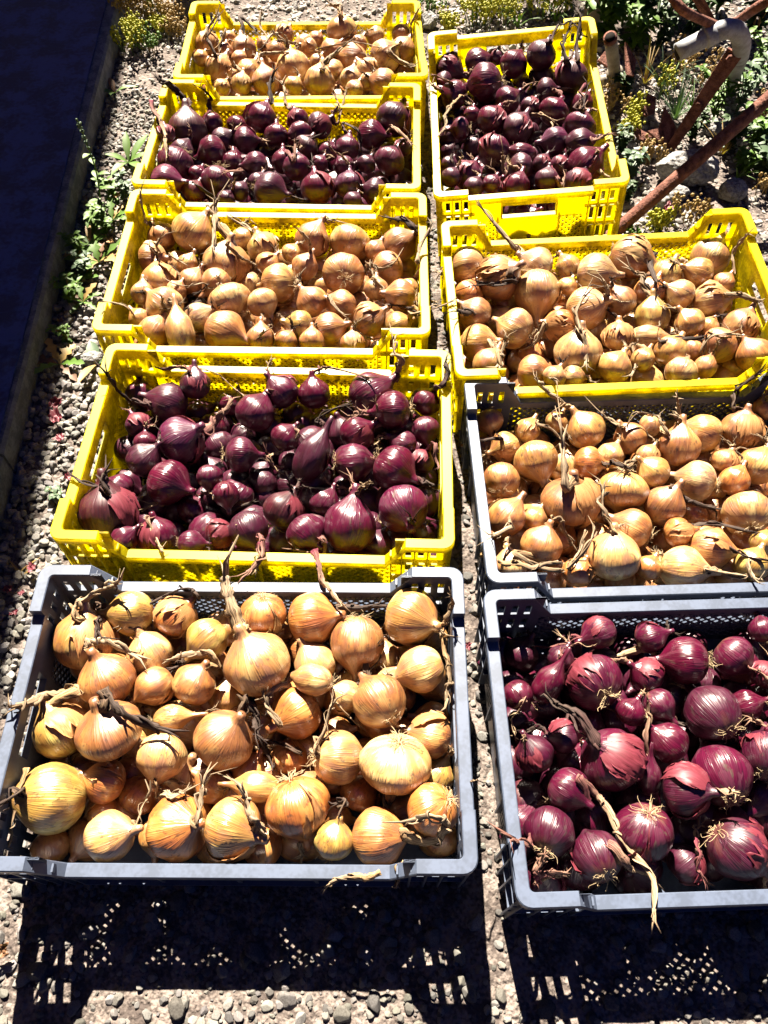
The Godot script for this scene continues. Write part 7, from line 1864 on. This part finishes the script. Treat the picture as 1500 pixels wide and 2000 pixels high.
func make_litter():
	scrap(Vector3(-.615, .012, -.951), .028, "peel_red", "crumpled red onion skin on the pebbles beside the slab", "scraps of onion skin on the gravel")
	scrap(Vector3(-.596, .012, -.902), .022, "peel_red", "pinkish onion skin just below the crumpled one", "scraps of onion skin on the gravel")
	scrap(Vector3(-.626, .012, -.987), .025, "peel_red", "dark red onion skin in the shade near the weeds", "scraps of onion skin on the gravel")
	scrap(Vector3(-.584, .012, -.631), .019, "peel_red", "magenta onion skin behind the nearest left crate corner", "scraps of onion skin on the gravel")
	scrap(Vector3(-.613, .012, -.591), .015, "peel_red", "dark red onion skin left of the nearest left crate", "scraps of onion skin on the gravel")
	scrap(Vector3(-.59, .012, -.583), .012, "peel_red", "small red onion skin beside the nearest left crate", "scraps of onion skin on the gravel")
	scrap(Vector3(-.595, .012, -.547), .011, "peel_red", "tiny red onion skin left of the grey crate rim", "scraps of onion skin on the gravel")
	scrap(Vector3(-.56, .012, -.813), .019, "peel_red", "red onion skin on pebbles touching the second left crate", "scraps of onion skin on the gravel")
	scrap(Vector3(-.491, .012, -.075), .019, "dead", "brown dead leaf at the lower left edge", "scraps of onion skin on the gravel")
	scrap(Vector3(.661, .012, -1.561), .025, "peel_red", "purple onion skin beneath the white rock", "scraps of onion skin on the gravel")
	scrap(Vector3(.734, .012, -1.547), .028, "peel_pale", "pale dry leaf beside the third right crate", "scraps of onion skin on the gravel")
	scrap(Vector3(.128, .012, -.486), .012, "peel_red", "pink onion skin in the gap between the nearest crates", "scraps of onion skin on the gravel")
	scrap(Vector3(-.619, .012, -1.621), .019, "peel_pale", "dry pale leaf among weeds by the fourth left crate", "scraps of onion skin on the gravel")
	scrap(Vector3(-.627, .012, -1.721), .019, "peel_pale", "curled pale leaf beside the fourth left crate", "scraps of onion skin on the gravel")
	scrap(Vector3(-.664, .012, -1.207), .015, "dead", "brown leaf in the weeds by the slab", "scraps of onion skin on the gravel")
	scrap(Vector3(-.607, .012, -1.456), .019, "peel_pale", "pale dry leaf against the third left crate", "scraps of onion skin on the gravel")
	strand([Vector3(-.008, .132, -.146), Vector3(-.034, .128, -.142), Vector3(-.052, .126, -.141), Vector3(-.071, .112, -.135)], .004, false, "dry onion leaf hanging over the front rim of nearest left crate")
	strand([Vector3(.019, .135, -.154), Vector3(.014, .128, -.145), Vector3(.011, .105, -.135)], .007, false, "broad pale onion leaf tip over the front rim, right of the hanging one")
	strand([Vector3(.083, .14, -.444), Vector3(.087, .138, -.412), Vector3(.089, .13, -.385), Vector3(.083, .12, -.358)], .006, false, "curled dry leaf along the right wall of nearest left crate")
	strand([Vector3(-.459, .14, -.27), Vector3(-.467, .135, -.233), Vector3(-.471, .12, -.206), Vector3(-.479, .1, -.185)], .005, false, "dry leaf hanging at the left wall of nearest left crate")
	strand([Vector3(.186, .16, -1.778), Vector3(.162, .155, -1.749), Vector3(.144, .15, -1.708), Vector3(.13, .14, -1.657)], .005, false, "pale dry leaf at the left side of the farthest right crate")
	strand([Vector3(.484, .15, -1.837), Vector3(.473, .14, -1.801), Vector3(.465, .12, -1.767)], .006, true, "purple dry leaf at the right wall of the farthest right crate")
	strand([Vector3(-.514, .18, -1.731), Vector3(-.491, .175, -1.675), Vector3(-.472, .165, -1.625), Vector3(-.465, .15, -1.576)], .006, true, "long dark dry leaf at the left end of the fourth left crate")
	strand([Vector3(.183, .12, -.135), Vector3(.177, .14, -.145), Vector3(.186, .15, -.157)], .006, true, "pale dry leaf stub in the front left corner of nearest right crate")
	strand([Vector3(.178, .13, -.14), Vector3(.194, .135, -.143), Vector3(.212, .13, -.143)], .005, true, "curved pale leaf beside the stub in nearest right crate")
	strand([Vector3(.381, .13, -.179), Vector3(.378, .14, -.162), Vector3(.373, .13, -.145), Vector3(.383, .12, -.134)], .004, true, "hooked dry leaf near the front rim of nearest right crate")
	strand([Vector3(-.191, .13, -.607), Vector3(-.187, .13, -.585), Vector3(-.195, .11, -.572)], .005, true, "reddish dry leaf over the front rim of second left crate")
	strand([Vector3(-.107, .13, -.593), Vector3(-.097, .14, -.557), Vector3(-.082, .145, -.524), Vector3(-.061, .15, -.493)], .005, true, "long dry leaf reaching from second left crate over the grey rim")
	strand([Vector3(.146, .13, -.586), Vector3(.177, .14, -.563), Vector3(.218, .14, -.555), Vector3(.26, .13, -.569)], .005, false, "dry leaf lying along the front left corner of second right crate")
	strand([Vector3(.1, .12, -.258), Vector3(.107, .172, -.242), Vector3(.122, .15, -.245)], .002, false, "thin twig caught on the right rim of nearest left crate")


func rk(at: Vector3, size: Vector3, yaw: float, m: String, label: String, called: String):
	var o := part(called, rock(4, size, 0.20, 3, rng.randf() * 40.0), mat[m], self)
	o.transform = Transform3D(Basis(Vector3.UP, yaw), at)
	tag(o, label, "rock", "loose rocks")


func sprig(at: Vector3, lean: Vector3):
	var o := thing("flower_sprig", at, "tall thin sprig of pale buds rising beside the slab", "weed")
	var path := smooth_path([Vector3(0, -0.01, 0), lean * 0.45 + Vector3(0.012, 0, 0), lean], 10)
	var st := begin(true)
	var rad := []
	for q in path.size(): rad.append(lerpf(0.0022, 0.001, float(q) / path.size()))
	tube(st, path, rad, 6)
	part("stem", done(st), mat["leaf"], o)
	for i in [4, 6, 8, 9, 11, 13]:
		var lf := begin(true)
		var a: float = i * 2.1
		blade(lf, path[i], Vector3(cos(a), 0.45, sin(a)), Vector3.UP, 0.052 - i * 0.0022, 0.014, 0.3, "lance")
		part("leaf", done(lf), mat["leaf"], o)
	var hx := begin(true)
	var ball := ico(1)
	for i in 46:
		var spot: Vector3 = path[rng.randi_range(12, path.size() - 1)] + Vector3(rng.randfn(), rng.randfn(), rng.randfn()) * 0.0022
		var s := rng.randf_range(0.0016, 0.003)
		for f in ball[1]:
			tri(hx, spot + ball[0][f[0]] * s, spot + ball[0][f[1]] * s, spot + ball[0][f[2]] * s)
	part("buds", done(hx), mat["blue_leaf"], o)


func bolt(parent: Node3D, at: Vector3):
	var st := begin()
	tube(st, [at - Vector3(0, 0, 0.012), at + Vector3(-0.004, 0.001, 0.009)], [0.0085, 0.0085], 6)
	part("bolt", done(st), mat["rust"], parent)


func strand(pts: Array, r: float, red: bool, label: String):   # a loose dry onion leaf
	var o := thing("dry_onion_leaf", pts[0], label, "dry leaf", "loose dry onion leaves")
	var rel := []
	for p in pts: rel.append(p - pts[0])
	part("leaf", stalk_mesh([rel], r, false, red), mat["dry"], o)
